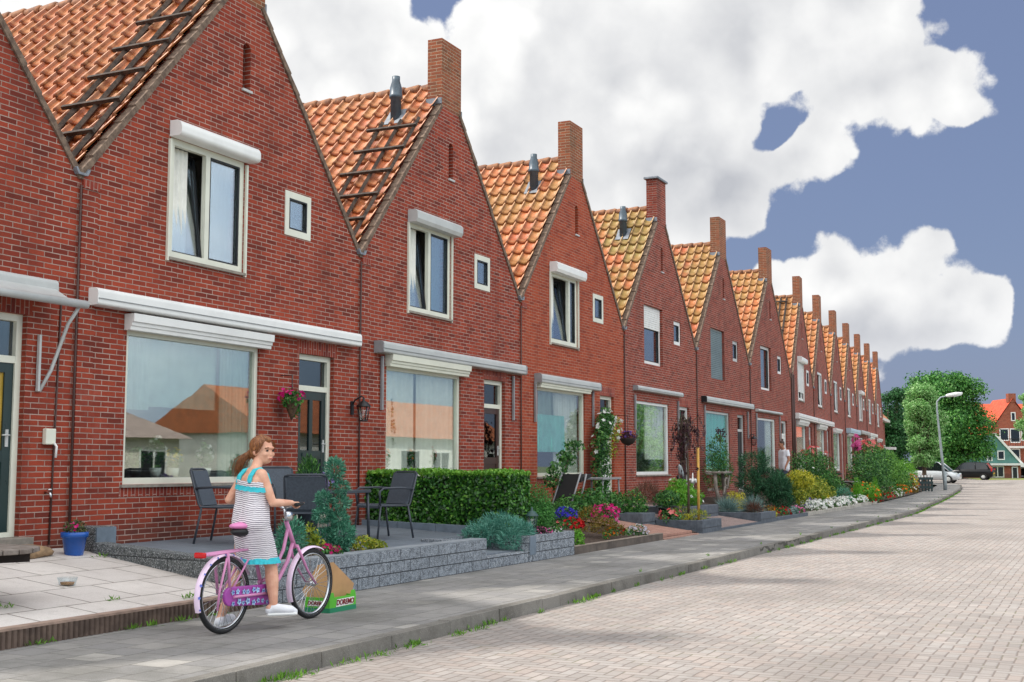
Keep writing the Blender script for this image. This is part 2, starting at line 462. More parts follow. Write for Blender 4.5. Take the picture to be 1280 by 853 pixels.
CLOUD_HI = (6.2, 6.2, 6.15, 1); CLOUD_LO = (3.3, 3.4, 3.65, 1); SKY_TINT = (1.12, 1.42, 2.45, 1); SKY_AWAY = (3.0, 4.8, 7.0, 1); HAZE = (1.7, 1.95, 2.8, 1)
# ------------------------------------------------------------------ the terrace houses
SL = 1.19                                           # roof slope, rise over run (50 degrees)
EAVE = 4.58
MESH = {}
def cached(key, fn):
    if key not in MESH: MESH[key] = fn()
    return MESH[key]

BIG = (.82, 3.34, 1.12, 2.92); DOOR = (4.25, 5.13, .52, 2.92); UPW = (1.48, 2.93, 3.87, 5.36); SMW = (3.84, 4.46, 4.55, 5.18)

def slab_holes(name, outer, holes, y0, y1, mat):
    bm = bmesh.new()
    for lp in [outer] + holes:
        vs = [bm.verts.new((p[0], y0, p[1])) for p in lp]
        for i in range(len(vs)): bm.edges.new((vs[i], vs[(i+1) % len(vs)]))
    bmesh.ops.triangle_fill(bm, use_beauty=True, use_dissolve=False, edges=bm.edges[:], normal=(0, -1, 0))
    r = bmesh.ops.extrude_face_region(bm, geom=bm.faces[:])
    for e in r['geom']:
        if isinstance(e, bmesh.types.BMVert): e.co.y = y1
    bmesh.ops.recalc_face_normals(bm, faces=bm.faces[:])
    me = bpy.data.meshes.new(name); bm.to_mesh(me); bm.free()
    box_uv(me); me.materials.append(mat)
    return me

def rect(r): return [(r[0], r[2]), (r[1], r[2]), (r[1], r[3]), (r[0], r[3])]

def gable_outline():
    return [(0.001, -.3), (W-.001, -.3), (W-.001, EAVE-.05), (3.32, 7.52), (3.30, 7.55), (2.58, 7.60), (2.56, 7.59), (0.001, EAVE-.05)]

def slit_hole():
    c, r = 2.93, .085
    return [(c-r, 6.36), (c+r, 6.36)] + [(c + r*math.cos(a), 6.92 + r*math.sin(a)) for a in [i*math.pi/8 for i in range(9)]]

def wall_mesh():
    me = slab_holes('gable_wall', gable_outline(), [rect(BIG), rect(DOOR), rect(UPW), rect(SMW), slit_hole()], 0, .22, MAT['brick_a'])
    b = MB()                                        # the rest of the shell: sides and back
    b.v = [v.co[:] for v in me.vertices]; b.f = [tuple(p.vertices) for p in me.polygons]; b.sm = [False]*len(b.f)
    b.box(.03, .10, .221, 9, -.3, EAVE-.12); b.box(W-.10, W-.03, .221, 9, -.3, EAVE-.12)
    b.prism([(.03, -.3), (W-.03, -.3), (W-.03, EAVE-.1), (W/2, 7.9), (.03, EAVE-.1)], 'y', 9.0, 9.2)
    return b.mesh('gable_wall', MAT['brick_a'])

def roof_mesh():
    cw, rows, L = .235, 13, 2.895/math.cos(math.atan(SL))
    cols_ = 38
    rl = L/rows
    th = math.atan(SL)
    pf = [0, .07, .16, .26, .42, .62, .80, .92, .985]
    ph = [.066, .070, .052, .016, .0, .002, .012, .024, .030]
    rg = random.Random(3)
    V = []; F = []; UV = []
    for side in (0, 1):
        for r in range(rows):
            lines = ((r*rl - .01, .004), ((r+1)*rl + .025, .044), ((r+1)*rl + .028, .004))
            base = len(V)
            n = cols_*len(pf)
            jit = [(rg.uniform(-.006, .006), rg.uniform(-.012, .012)) for _ in range(cols_)]
            for li, (s, off) in enumerate(lines):
                for c in range(cols_):
                    for f, h in zip(pf, ph):
                        # the lower lip is rounded: it hangs lower where the pan is deep
                        lip = .02*(1 - abs(f-.48)*2) if li else 0
                        d = s + lip + (jit[c][1] if li else 0); nrm = off + h + (jit[c][0] if li == 1 else 0)
                        u = 2.895 - d*math.cos(th) - nrm*math.sin(th)
                        z = EAVE + SL*2.895 - d*math.sin(th) + nrm*math.cos(th)
                        y = .07 + (c+f)*cw
                        V.append((u if side == 0 else 2*2.895 - u, y, z))
            for li in range(2):
                for k in range(n-1):
                    a = base + li*n + k
                    q = (a, a+1, a+n+1, a+n)
                    F.append(q if side else q[::-1])
                    c, fi = divmod(k, len(pf))
                    f0 = pf[fi]; f1 = pf[fi+1] if fi+1 < len(pf) else .999
                    t0, t1 = ((.02, .97), (.97, .99))[li]
                    w = [(c+f0, r+t0), (c+f1, r+t0), (c+f1, r+t1), (c+f0, r+t1)]
                    w = [(x + side*50, y2 + side*30) for x, y2 in w]
                    UV += w if side else w[::-1]
    me = bpy.data.meshes.new('roof')
    me.from_pydata(V, [], F)
    uvl = me.uv_layers.new(name='UVMap')
    uvl.data.foreach_set('uv', np.array(UV, dtype=np.float32).ravel())
    sm = np.ones(len(F), dtype=bool); me.polygons.foreach_set('use_smooth', sm)
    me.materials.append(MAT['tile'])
    return me

def ridge_mesh():
    b = MB(); z = EAVE + SL*2.895 + .02
    k = 0; y = .29
    while y < 8.9:
        b.tube([(2.895, y, z), (2.895, y+.03, z+.006), (2.895, y+.33, z)], [.085, .094, .070], 10)
        y += .315
    return b.mesh('ridge', MAT['ridge'])

def verge_mesh(side):
    b = MB(); th = math.atan(SL); rg = random.Random(5)
    n = 12
    Ls = 2.57/math.cos(th)
    def P(s, o):
        u = 0.0 + s*math.cos(th) - o*math.sin(th); z = EAVE - .05 + s*math.sin(th) + o*math.cos(th)
        return (u if side == 0 else W - u, z)
    vs = []
    for i in range(n+1):                            # one continuous strip, stepped under each tile course
        for q, o in (((i-.02)*Ls/n, .038 + rg.uniform(0, .008)), ((i+.02)*Ls/n, .056 + rg.uniform(0, .008))):
            q = max(0, min(Ls, q)); y = -.022 - rg.uniform(0, .006)
            vs += [(*P(q, -.022), y), (*P(q, o), y), (*P(q, o), .10), (*P(q, -.022), .10)]
    vs = [(v[0], v[2], v[1]) for v in vs]
    m = len(vs)//4
    b.add(vs, [(i*4+k, i*4+(k+1) % 4, (i+1)*4+(k+1) % 4, (i+1)*4+k) for i in range(m-1) for k in range(4)] + [(0, 1, 2, 3), (m*4-1, m*4-2, m*4-3, m*4-4)])
    return b.mesh('verge', MAT['verge'])

def chimney_mesh(top=8.82):
    return MB().prism([(2.58, 7.602), (3.30, 7.552), (3.30, top), (2.58, top)], 'y', .0, .285).mesh('chimney', MAT['chimney'])

def frame_mesh(name, w, h, t=.055, d=.07, mull=(), trans=(), bottom=None, mat=None, sash=True):
    """frame in the xz plane, lower left corner at the origin, front at y=0"""
    b = MB(); bt = bottom or t
    b.box(0, t, 0, d, 0, h); b.box(w-t, w, 0, d, 0, h)
    b.box(t, w-t, 0.001, d-.001, 0, bt); b.box(t, w-t, 0.001, d-.001, h-t, h)
    xs = [t] + [m for m in mull] + [w-t]
    for m in mull: b.box(m-t/2, m+t/2, .002, d-.002, bt, h-t)
    for z in trans: b.box(t, w-t, .003, d-.003, z-t/2, z+t/2)
    return b.mesh(name, mat)

def gasket(w, h, t, g=.02):
    b = MB()
    b.box(0, g, 0, t, 0, h); b.box(w-g, w, 0, t, 0, h); b.box(g, w-g, 0, t, 0, g); b.box(g, w-g, 0, t, h-g, h)
    return b

def curtain_mesh(w, h, amp=.025, waves=10, th=.004, tilt=0):
    n = waves*6
    f = [(w*i/n, amp*math.sin(2*math.pi*waves*i/n)*(1+.4*math.sin(i*.37))) for i in range(n+1)]
    b = MB()
    vs = [(x, y, 0) for x, y in f] + [(x*(1-tilt) + tilt*w, y*.6, h) for x, y in f]
    b.add(vs, [(i, i+1, n+2+i, n+1+i) for i in range(n)], True)
    return b.mesh('curtain', None)

def rounded(y0, z0, z1, r=.05, n=6):
    """(y,z) profile of a cassette box whose outer edges are rounded; y0 < 0 is the front"""
    p = [(-.002, z0), (-.002, z1)]
    p += [(y0 + r - r*math.sin(a), z1 - r + r*math.cos(a)) for a in [i*math.pi/2/n for i in range(n+1)]]
    p += [(y0 + r*.6 - r*.6*math.cos(a), z0 + r*.6 - r*.6*math.sin(a)) for a in [i*math.pi/2/n for i in range(n+1)]]
    return p[::-1]

def awning(root, u0, u1, z0, z1, depth, mat, arms=(), arm_z=(2.2, 3.05), cap=None):
    a = MB().prism(rounded(-depth, z0, z1), 'x', u0, u1).build('awning', mat, root, bevel=.004)
    MB().box(u0+.01, u1-.01, -depth-.012, -depth-.0005, z0+(z1-z0)*.36, z0+(z1-z0)*.40).build('seam_strip', MAT['alu2'], a)
    if cap:
        for u, s in ((u0, -1), (u1, 1)):
            MB().prism([(y*1.04, (z-z0)*1.04+z0-.004) for y, z in rounded(-depth, z0, z1)], 'x', min(u, u+s*.025), max(u, u+s*.025)).build('end_cap', cap, a)
    for u in arms:
        MB().box(u-.022, u+.022, -.055, -.012, arm_z[0], min(arm_z[1], z0-.002)).build('awning_arm', MAT['alu2'], a, bevel=.005)
    return a

def window(root, r, y, mat, t=.055, mull=(), trans=(), glass='glass', sash=False, bottom=None, d=.07, key=''):
    w, h = r[1]-r[0], r[3]-r[2]
    me = cached(('fr', round(w, 3), round(h, 3), t, tuple(mull), tuple(trans), bottom, d), lambda: frame_mesh('window', w, h, t, d, mull, trans, bottom, MAT['cream']))
    f = ob('window', me, root, mat, (r[0], y, r[2]))
    xs = [t/2] + list(mull) + [w-t/2]
    bt = bottom or t
    for i in range(len(xs)-1):
        x0, x1 = xs[i]+t/2, xs[i+1]-t/2
        pm = cached(('pane', round(x1-x0, 3), round(h-t-bt, 3)), lambda: MB().box(0, x1-x0, 0, .008, 0, h-t-bt).mesh('pane', MAT['glass']))
        tilt = R(-7) if (sash and len(mull) and i == 0 and w > 1) else 0     # left sash tilted inwards
        po = ob('pane', pm, f, MAT[glass], (x0, d*.55 + (.03 if tilt else 0), bt))
        if tilt: po.rotation_euler = (tilt, 0, 0)
        if sash:
            gm = cached(('gk', round(x1-x0, 3), round(h-t-bt, 3)), lambda: gasket(x1-x0-.004, h-t-bt-.004, .03).mesh('sash', MAT['black']))
            so = ob('sash', gm, f, MAT['black'], (x0+.002, d*.55-.034 + (.03 if tilt else 0), bt+.002))
            if tilt: so.rotation_euler = (tilt, 0, 0)
    return f

def door_part(root, leaf_mat, style, frame=None, hinge_open=False):
    w, h = DOOR[1]-DOOR[0], DOOR[3]-.60
    fm = cached('doorframe', lambda: frame_mesh('door', w, h, .075, .10, (), (h-.48,), .05, MAT['cream']))
    f = ob('door', fm, root, frame or MAT['cream'], (DOOR[0], .07, .60))
    lw, lh = w-.15-.006, h-.48-.0375-.05-.006
    t = .05
    b = MB()
    if style == 'two_lights':                      # two tall glazed lights over two panels
        z1 = .78; st = .10
        b.box(0, st, 0, t, 0, lh); b.box(lw-st, lw, 0, t, 0, lh); b.box(st, lw-st, .001, t-.001, 0, .13); b.box(st, lw-st, .001, t-.001, lh-.12, lh)
        b.box(lw/2-.04, lw/2+.04, .002, t-.002, .13, lh-.12); b.box(st, lw/2-.04, .003, t-.003, z1, z1+.12); b.box(lw/2+.04, lw-st, .003, t-.003, z1, z1+.12)
        b.box(st, lw/2-.04, .015, .035, .13, z1); b.box(lw/2+.04, lw-st, .015, .035, .13, z1)
        b.box(st+.05, lw-st-.05, -.012, -.0005, z1+.035, z1+.085)
        panes = [(st, lw/2-.04, z1+.12, lh-.12), (lw/2+.04, lw-st, z1+.12, lh-.12)]
    elif style == 'one_light':
        st = .11; z1 = .72
        b.box(0, st, 0, t, 0, lh); b.box(lw-st, lw, 0, t, 0, lh); b.box(st, lw-st, .001, t-.001, 0, .2); b.box(st, lw-st, .001, t-.001, lh-.1, lh)
        b.box(st, lw-st, .002, t-.002, z1, z1+.12); b.box(st, lw-st, .015, .035, .2, z1)
        panes = [(st, lw-st, z1+.12, lh-.1)]
    else:                                          # plain boarded
        b.box(0, lw, 0, t, 0, lh)
        for k in (.25, .5, .75): b.box(lw*k-.006, lw*k+.006, -.006, -.0005, .05, lh-.05)
        panes = []
    L = b.build('leaf', leaf_mat, f, (.078, .02, .053))
    for p in panes:
        MB().box(p[0], p[1], .02, .028, p[2], p[3]).build('leaf_pane', MAT['yellow_pane'] if style == 'one_light' and leaf_mat is MAT['green_door'] else MAT['dglass'], f, (.078, .02, .053))
    MB().box(0, w-.156, .05, .058, 0, .37).build('transom_pane', MAT['dglass'], f, (.078, 0, h-.4375))
    hb = MB(); hb.box(-.018, .018, -.012, 0, -.09, .09); hb.tube([(0, -.01, .03), (0, -.05, .03), (-.10, -.055, .03)], .009, 6)
    hb.build('handle', MAT['alu'], f, (.078+lw-.06, .019, 1.02))
    MB().box(DOOR[0]-.08, DOOR[1]+.08, -.13, .069, .46, .598).build('doorstep', MAT['step'], root, bevel=.008)
    return f

MAT['step'] = plain('door_step', '#8b8378', .85, .2, 8, .006)
MAT['yellow_pane'] = plain('yellow_pane', '#a8882c', .35, .2, 2)
MAT['caramel'] = plain('room_floor', '#6d5a49', .8, .1, 2)

def room_mesh():
    b = MB()
    def inbox(x0, x1, y0, y1, z0, z1):
        v = [(x0, y0, z0), (x1, y0, z0), (x1, y1, z0), (x0, y1, z0), (x0, y0, z1), (x1, y0, z1), (x1, y1, z1), (x0, y1, z1)]
        b.add(v, [(0, 1, 2, 3), (4, 7, 6, 5), (1, 5, 6, 2), (2, 6, 7, 3), (3, 7, 4, 0)])
    inbox(.15, 3.75, .225, 3.2, .6, 3.2)
    inbox(3.78, W-.15, .225, 2.5, .5, 3.2)
    inbox(1.25, 3.2, .225, 2.0, 3.5, 5.55)
    inbox(3.45, 4.75, .225, 1.3, 4.2, 5.35)
    inbox(2.7, 3.2, .225, .8, 6.2, 7.1)
    return b.mesh('room', MAT['room'], fix=False)

def house(letter, x, y, rz, spec, label):
    root = empty('terraced_house', (x, y, 0), rz, label, 'house', 'brick gable houses in the terrace')
    bm_ = MAT[spec.get('brick', 'brick_a')]
    wall = ob('wall', cached('wall', wall_mesh), root, bm_)
    roof = ob('roof', cached('roof', roof_mesh), root)
    roof['moss'] = float(spec.get('moss', .3))
    ob('ridge', cached('ridge', ridge_mesh), roof)
    for sd_ in (0, 1): ob('verge', cached(('verge', sd_), lambda: verge_mesh(sd_)), roof)
    top = spec.get('chim', 8.82)
    ch = ob('chimney', cached(('chim', top), lambda: chimney_mesh(top)), roof, MAT['chimney'] if not spec.get('chim_red') else bm_)
    if spec.get('cap'):
        MB().box(2.52, 3.36, -.05, .34, top+.001, top+.06).build('chimney_cap', MAT['lead'], ch, bevel=.01)
    ob('flashing', cached('flash', lambda: MB().box(2.545, 2.577, -.004, .30, 7.60, 7.74).mesh('flashing', MAT['lead'])), roof)
    ob('flashing', cached('flash2', lambda: MB().box(3.303, 3.335, -.004, .30, 7.56, 7.68).mesh('flashing', MAT['lead'])), roof)
    if spec.get('flue'):
        u, yy = spec['flue']; z0 = EAVE + SL*u
        f = MB().lathe([(.095, -.14), (.095, .40), (.12, .405), (.12, .46), (.11, .47), (.105, .60), (.07, .72), (.07, .80), (.03, .81)], (u, yy, z0), 14)
        f.build('flue_pipe', MAT['flue'], roof)
        th = math.atan(SL)
        MB().cbox((u, yy, z0+.075), (.42, .36, .02), 0, Matrix.Rotation(-th, 3, 'Y')).build('flue_flashing', MAT['lead'], roof, bevel=.006)
    # party line: pilaster strip, its cap, the pipe and the valley gutter
    ob('pilaster', cached('pil', lambda: MB().box(.035, .27, -.026, -.001, -.3, 4.42).mesh('pilaster', MAT['brick_a'])), root, bm_)
    ob('pilaster_cap', cached('pilc', lambda: MB().box(.03, .275, -.04, -.001, 4.422, 4.52).mesh('pilaster_cap', MAT['soldier'])), root)
    ob('drainpipe', cached('pipe', lambda: MB().tube([(.0, -.03, .3), (.0, -.03, 4.45)], .013, 8).mesh('drainpipe', MAT['dark_pipe'])), root)
    ob('gutter', cached('gut', lambda: MB().prism([(-.11, 4.63), (-.07, 4.56), (.07, 4.56), (.11, 4.63), (.09, 4.64), (.05, 4.585), (-.05, 4.585), (-.09, 4.64)], 'y', -.06, 9.0).mesh('gutter', MAT['lead'])), roof)
    # slit
    ob('slit_pane', cached('slitp', lambda: MB().box(2.84, 3.02, .15, .16, 6.30, 7.05).mesh('slit_pane', MAT['black'])), root)
    ob('slit_sill', cached('slits', lambda: MB().box(2.83, 3.03, -.03, .12, 6.325, 6.358).mesh('slit_sill', MAT['alu'])), root)
    ob('room', cached('room', room_mesh), root)
    # lintels of upright bricks
    ob('lintel', cached('lint', lambda: MB().box(DOOR[0]-.06, DOOR[1]+.06, -.004, -.0005, 2.922, 3.12).mesh('lintel', MAT['soldier'])), root)
    ob('lintel', cached('lint2', lambda: MB().box(BIG[0]-.05, BIG[1]+.05, -.004, -.0005, .98, 1.085).mesh('lintel', MAT['soldier'])), root)
    fm = MAT[spec.get('frame', 'cream')]
    # big window
    wb = window(root, BIG, .035, fm, .065, glass=spec.get('glass', 'glass'), bottom=.075, key='big')
    sill = cached('bigsill', lambda: MB().box(-.04, BIG[1]-BIG[0]+.04, -.075, .03, -.035, -.002).mesh('window_sill', MAT['step']))
    ob('window_sill', sill, wb, None)
    bx = spec.get('bigbox')
    if bx:
        m = MAT[bx]
        b = MB().prism([(-.155, .20), (-.002, .20), (-.002, .01), (-.10, .01), (-.105, .055), (-.12, .06), (-.125, .10), (-.15, .105)], 'x', -.05, BIG[1]-BIG[0]+.12)
        b.build('shutter_box', m, wb, (0, -.035, BIG[3]-BIG[2]-.03), bevel=.004)
    for k in spec.get('curtains_and_reflections', ()):              # (u0,u1,z0,z1,mat,waves,y)
        u0, u1, z0, z1, mm, wv, yy = k
        am = .012 if mm == 'teal' else .034  # teal and aqua sheets are painted reflections, the others hung cloth
        me = cached(('cur', u1-u0, z1-z0, wv, mm), lambda: curtain_mesh(u1-u0, z1-z0, am, wv))
        ob('curtain', me, root, MAT[mm], (u0, yy, z0))
    # upper window
    up = spec.get('up', 'single')
    yo = .012 if up in ('double', 'boxed') else .085
    mull = ((UPW[1]-UPW[0])*.50,) if up == 'double' else ((UPW[1]-UPW[0])*.72,) if up == 'boxed' else ()
    uw = window(root, UPW, yo, fm, .08 if up == 'double' else .09, mull, (), 'upglass', sash=True)
    ob('window_sill', cached('upsill', lambda: MB().box(-.02, UPW[1]-UPW[0]+.02, -.055, .06, -.035, -.002).mesh('window_sill', MAT['step'])), uw)
    if spec.get('rollbox'):
        ub = spec['rollbox']; w = UPW[1]-UPW[0]
        zt = 5.36 if ub == 'round' else 5.33
        if ub == 'round':
            MB().prism(rounded(-.19, 0, .20, .095, 8), 'x', -.03, w+.10).build('roller_box', MAT['white'], uw, (0, -.012, zt-UPW[2]), bevel=.003)
        else:
            MB().prism([(-.19, .06), (-.16, .0), (-.002, .0), (-.002, .21), (-.15, .21), (-.19, .17)][::-1], 'x', -.04, w+.12).build('roller_box', MAT['white'] if ub == 'white' else MAT['alu'], uw, (0, -.012, zt-UPW[2]), bevel=.004)
        for xx in (-.045, w+.012):
            MB().box(xx, xx+.033, -.045, .02, -.05, 5.33-UPW[2]-.002).build('guide_rail', fm, uw)
    if spec.get('shut'):                            # lowered roller shutter / blind in front of the glass
        fr, mm = spec['shut']; w = UPW[1]-UPW[0]; h = UPW[3]-UPW[2]
        b = MB()
        n = max(2, int(h*fr/.055))
        for i in range(n):
            z1 = h - .03 - i*.055
            b.prism([(-.004, z1), (-.020, z1-.01), (-.020, z1-.045), (-.004, z1-.0545)], 'x', .035, w-.035)
        b.build('roller_shutter', MAT[mm], uw)
    else:
        me = cached('upcur', lambda: curtain_mesh(.42, 1.36, .02, 5))
        ob('curtain', me, uw, MAT['sheer2'], (.06, .13, .06))
        if up != 'boxed': ob('curtain', me, uw, MAT['sheer'], (.97, .17, .06))
    # small window
    sw = window(root, SMW, -.012 if up in ('double', 'boxed') else .03, fm, .095, glass='upglass', sash=True, d=.06)
    # door
    door_part(root, MAT[spec.get('door', 'green_door')], spec.get('dstyle', 'two_lights'), fm)
    if spec.get('awn'):
        awning(root, *spec['awn'][:5], MAT[spec['awn'][5]], spec.get('arms', ()), cap=MAT[spec['cap_mat']] if spec.get('cap_mat') else None)
    return root

lace = [(.86, 1.92, 1.16, 2.90, 'sheer2', 6, .15), (2.02, 3.30, 1.16, 2.90, 'sheer2', 7, .15)]
HOUSES = {}
def H(letter, i, spec, label):
    HOUSES[letter] = house(letter, 10.19 + (i-1)*W, 0, 0, spec, label)

H('A', 0, dict(brick='brick_a', moss=.12, dstyle='one_light', door='green_door', up='double', bigbox='white', curtains_and_reflections=lace),
  'brick house cut by the left picture edge with open green door and tilted grey awning')
H('B', 1, dict(brick='brick_a', moss=.10, up='double', rollbox='round', bigbox='white', awn=(.17, 5.62, 3.12, 3.315, .17, 'white'),
               door='green_door', curtains_and_reflections=[(.86, 1.42, 2.0, 2.9, 'sheer', 6, .20), (2.72, 3.30, 1.16, 2.9, 'sheer', 8, .16), (1.40, 2.74, 2.05, 2.9, 'sheer', 3, .24)]),
  'red brick house with long white awning box and wide curtained window behind the girl')
H('C', 2, dict(brick='brick_a', moss=.22, up='double', rollbox='alu', bigbox='cream', flue=(2.33, .78), awn=(.46, 5.74, 3.09, 3.275, .17, 'alu'), arms=(.64, 5.43), cap_mat='alu2',
               door='brown_door', dstyle='one_light', curtains_and_reflections=lace),
  'red brick house with grey awning box and lace curtained window above the clipped hedge')
H('D', 3, dict(brick='brick_b', moss=.55, up='boxed', rollbox='white', bigbox='cream', flue=(2.26, .72), awn=(.70, 3.92, 2.99, 3.17, .16, 'alu'), arms=(.66, 3.75), cap_mat='alu2',
               door='white', dstyle='one_light', curtains_and_reflections=[(.88, 2.45, 1.62, 2.38, 'aqua', 7, .115), (2.05, 3.3, 1.16, 2.9, 'sheer2', 9, .19), (.86, 2.2, 2.3, 2.9, 'sheer', 5, .22)]),
  'orange red house with white roses climbing beside its door')
H('E', 4, dict(brick='brick_c', moss=.95, up='single', shut=(.40, 'white'), frame='white', flue=(2.22, .80), cap=True, chim_red=True, chim=8.76, awn=(.65, 4.2, 3.16, 3.28, .13, 'alu'), arms=(.70, 4.05), cap_mat='alu2',
               door='brown_door', dstyle='one_light', curtains_and_reflections=[(1.9, 3.30, 1.5, 2.9, 'sheer2', 10, .16), (.86, 1.25, 1.16, 2.9, 'sheer2', 5, .16)]),
  'brick house with half lowered white shutter upstairs and capped chimney')
H('F', 5, dict(brick='brick_d', moss=.75, up='single', shut=(1.0, 'greyblind'), frame='alu', awn=(.48, 5.72, 3.13, 3.30, .16, 'alu'), arms=(.7, 5.4), cap_mat='black',
               door='black', dstyle='plain', curtains_and_reflections=[(.88, 3.28, 1.25, 2.88, 'teal', 7, .115)]),
  'plum brick house with painted teal reflection downstairs and grey blind upstairs')
H('G', 6, dict(brick='brick_d', moss=.65, up='single', frame='white', awn=(.67, 4.02, 3.10, 3.19, .12, 'alu'), arms=(.7, 3.9), door='white', dstyle='one_light', curtains_and_reflections=[(2.5, 3.3, 1.16, 2.9, 'sheer2', 8, .16)]),
  'plum brick house behind the man in the white T-shirt')
# the far part of the row turns by four degrees after a wider brick strip
BX, BY, BA = 46.15, .22, R(4.3)
far = [
    ('H', dict(brick='brick_d', moss=.45, up='boxed', rollbox='white', shut=(.78, 'white'), bigbox='white', awn=(.3, 5.75, 3.1, 3.32, .2, 'white'), frame='white'), 'far brick house with timber roof ladder and nearly closed white shutter'),
    ('I', dict(brick='brick_c', moss=.3, up='boxed', bigbox='white', awn=(.1, 5.5, 3.1, 3.32, .2, 'white'), frame='white'), 'far brick house under the second half of the long white awning'),
    ('J', dict(brick='brick_d', moss=.35, up='boxed', bigbox='white', frame='white'), 'far brick house just before the one with the pale blue awning'),
    ('K', dict(brick='brick_c', moss=.4, up='boxed', bigbox='white', frame='white', awn=(.5, 5.3, 3.0, 3.25, .25, 'paleblue')), 'far brick house with pale blue awning'),
    ('L', dict(brick='brick_d', moss=.4, up='boxed', rollbox='white', frame='white', awn=(.4, 5.0, 3.1, 3.3, .25, 'alu')), 'fifth house beyond the bend with white shutter box upstairs'),
    ('M', dict(brick='brick_c', moss=.3, up='boxed', bigbox='white', frame='white', awn=(.4, 5.0, 3.1, 3.3, .2, 'white')), 'last but one gable house at the far end of the row'),
    ('N', dict(brick='brick_c', moss=.3, up='boxed', bigbox='white', frame='white'), 'last gable house in the row beside the hipped corner house'),
]
MAT['paleblue'] = plain('pale_blue_awning', '#a9bfca', .6, .08, 2)
for k, (l, sp, lab) in enumerate(far):
    sp.setdefault('curtains_and_reflections', lace)
    HOUSES[l] = house(l, BX + k*W*math.cos(BA), BY + k*W*math.sin(BA), BA, sp, lab)

# brick strip that fills the turn of the row
g0 = HOUSES['G'].location.x + W
b = MB(); b.prism([(g0+.002, 0), (BX-.01, BY), (BX-.01, 6), (g0+.002, 6)], 'z', -.3, 4.9)
t = b.build('party_wall', MAT['brick_d'])
tag(t, 'narrow brick pier filling the turn between two gable houses', 'wall')
for k, dx in enumerate((.25, .75)):
    q = MB().tube([(g0+dx, -.02+.1*dx, .2), (g0+dx, -.02+.1*dx, 4.7)], .04, 8).build('pier_pipe', MAT['dark_pipe'], t)

# hipped corner house that ends the row
cx, cy = BX + 7*W*math.cos(BA), BY + 7*W*math.sin(BA)
ce = empty('corner_house', (cx, cy, 0), BA, 'hipped corner house at the far end of the row with white gutter board', 'house')
MB().box(.02, 5.2, .3, 8, -.3, 4.4).build('wall', MAT['brick_c'], ce)
hp = MB().add([(-.1, .0, 4.62), (5.5, .0, 4.62), (5.5, 8.3, 4.62), (-.1, 8.3, 4.62), (.4, 3.2, 8.3), (2.2, 3.2, 8.3)], [(0, 1, 5, 4), (1, 2, 5), (2, 3, 4, 5), (3, 0, 4), (0, 3, 2, 1)])
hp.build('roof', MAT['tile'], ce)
MB().box(-.12, 5.55, -.06, .25, 4.42, 4.60).build('gutter_board', MAT['white'], ce)
for x0, z0, w, h in ((1.0, 1.2, 1.8, 1.6), (3.4, .6, .9, 2.2)):
    f = ob('window', frame_mesh('window', w, h, .07, .08, (w/2,) if w > 1 else (), (), None, MAT['white']), ce, None, (x0, .22, z0))
    MB().box(.05, w-.05, .045, .055, .05, h-.05).build('pane', MAT['dglass'], f)
MB().box(.3, 1.7, -.7, .29, 2.45, 2.62).build('porch_roof', MAT['white'], ce)

# roof ladders left lying on two of the roofs, and the one on the first far house
def roof_ladder(house_root, y0, y1, u0, u1, n, label):
    th = math.atan(SL)
    o = empty('roof_ladder', house_root.location, house_root.rotation_euler.z, label, 'roof ladder', 'timber roof ladders')
    def P(u, y, off): return Vector((u - off*math.sin(th), y, EAVE + SL*u + off*math.cos(th)))
    for k in range(3):
        y = y0 + (y1-y0)*(.06, .44, .84)[k]
        MB().tube([P(.02, y, .105), P(u1+.12, y, .105)], .040, 4, smooth=False).build('rail', MAT['wood_old'], o)
    for i in range(n):
        u = u0 + .05 + (u1-u0-.1)*i/(n-1)
        MB().tube([P(u, y0-.02, .15), P(u, y1+.04, .15)], .034, 4, smooth=False).build('rung', MAT['wood_old'], o)
    MB().tube([P(.06, y0, .15), P(.06, y0+.28, .15)], .034, 4, smooth=False).build('rung', MAT['wood_old'], o)
    return o
roof_ladder(HOUSES['B'], .12, .98, .36, 2.50, 6, 'long weathered roof ladder on the tiles above the long white awning house')
roof_ladder(HOUSES['C'], .15, 1.08, .40, 2.10, 5, 'weathered roof ladder below the grey flue pipe on the house with the clipped hedge')
roof_ladder(HOUSES['H'], .5, 1.1, .5, 2.7, 3, 'roof ladder on the tiles of a far house, its rails standing above the ridge')
# ------------------------------------------------------------------ ground, road, pavement
def sm01(t): t = max(0, min(1, t)); return t*t*(3-2*t)
def rise(x): return .30*sm01((x-75)/35)
def gz(y): return .05 + .155*(y+2.9)               # front gardens climb towards the houses
KERB = [(-30, -5.10), (-10, -5.10), (38, -4.98), (42, -4.80), (46, -4.52), (52, -4.2), (59, -3.75), (67, -3.2), (75, -2.65), (82, -2.1), (87, -1.6), (89.6, -1.1), (91.2, -.3), (92, .8), (92.3, 2.5), (92.4, 9), (92.4, 40)]
FRONT = [(-30, -2.86), (40, -2.80), (46, -2.72), (53, -2.4), (60, -2.05), (68, -1.45), (78, -.75), (88, .0), (89, .8), (89.4, 9), (89.4, 40)]

def interp(pl, x):
    for (x0, y0), (x1, y1) in zip(pl, pl[1:]):
        if x0 <= x <= x1 and x1 > x0: return y0 + (y1-y0)*(x-x0)/(x1-x0)
    return pl[-1][1]

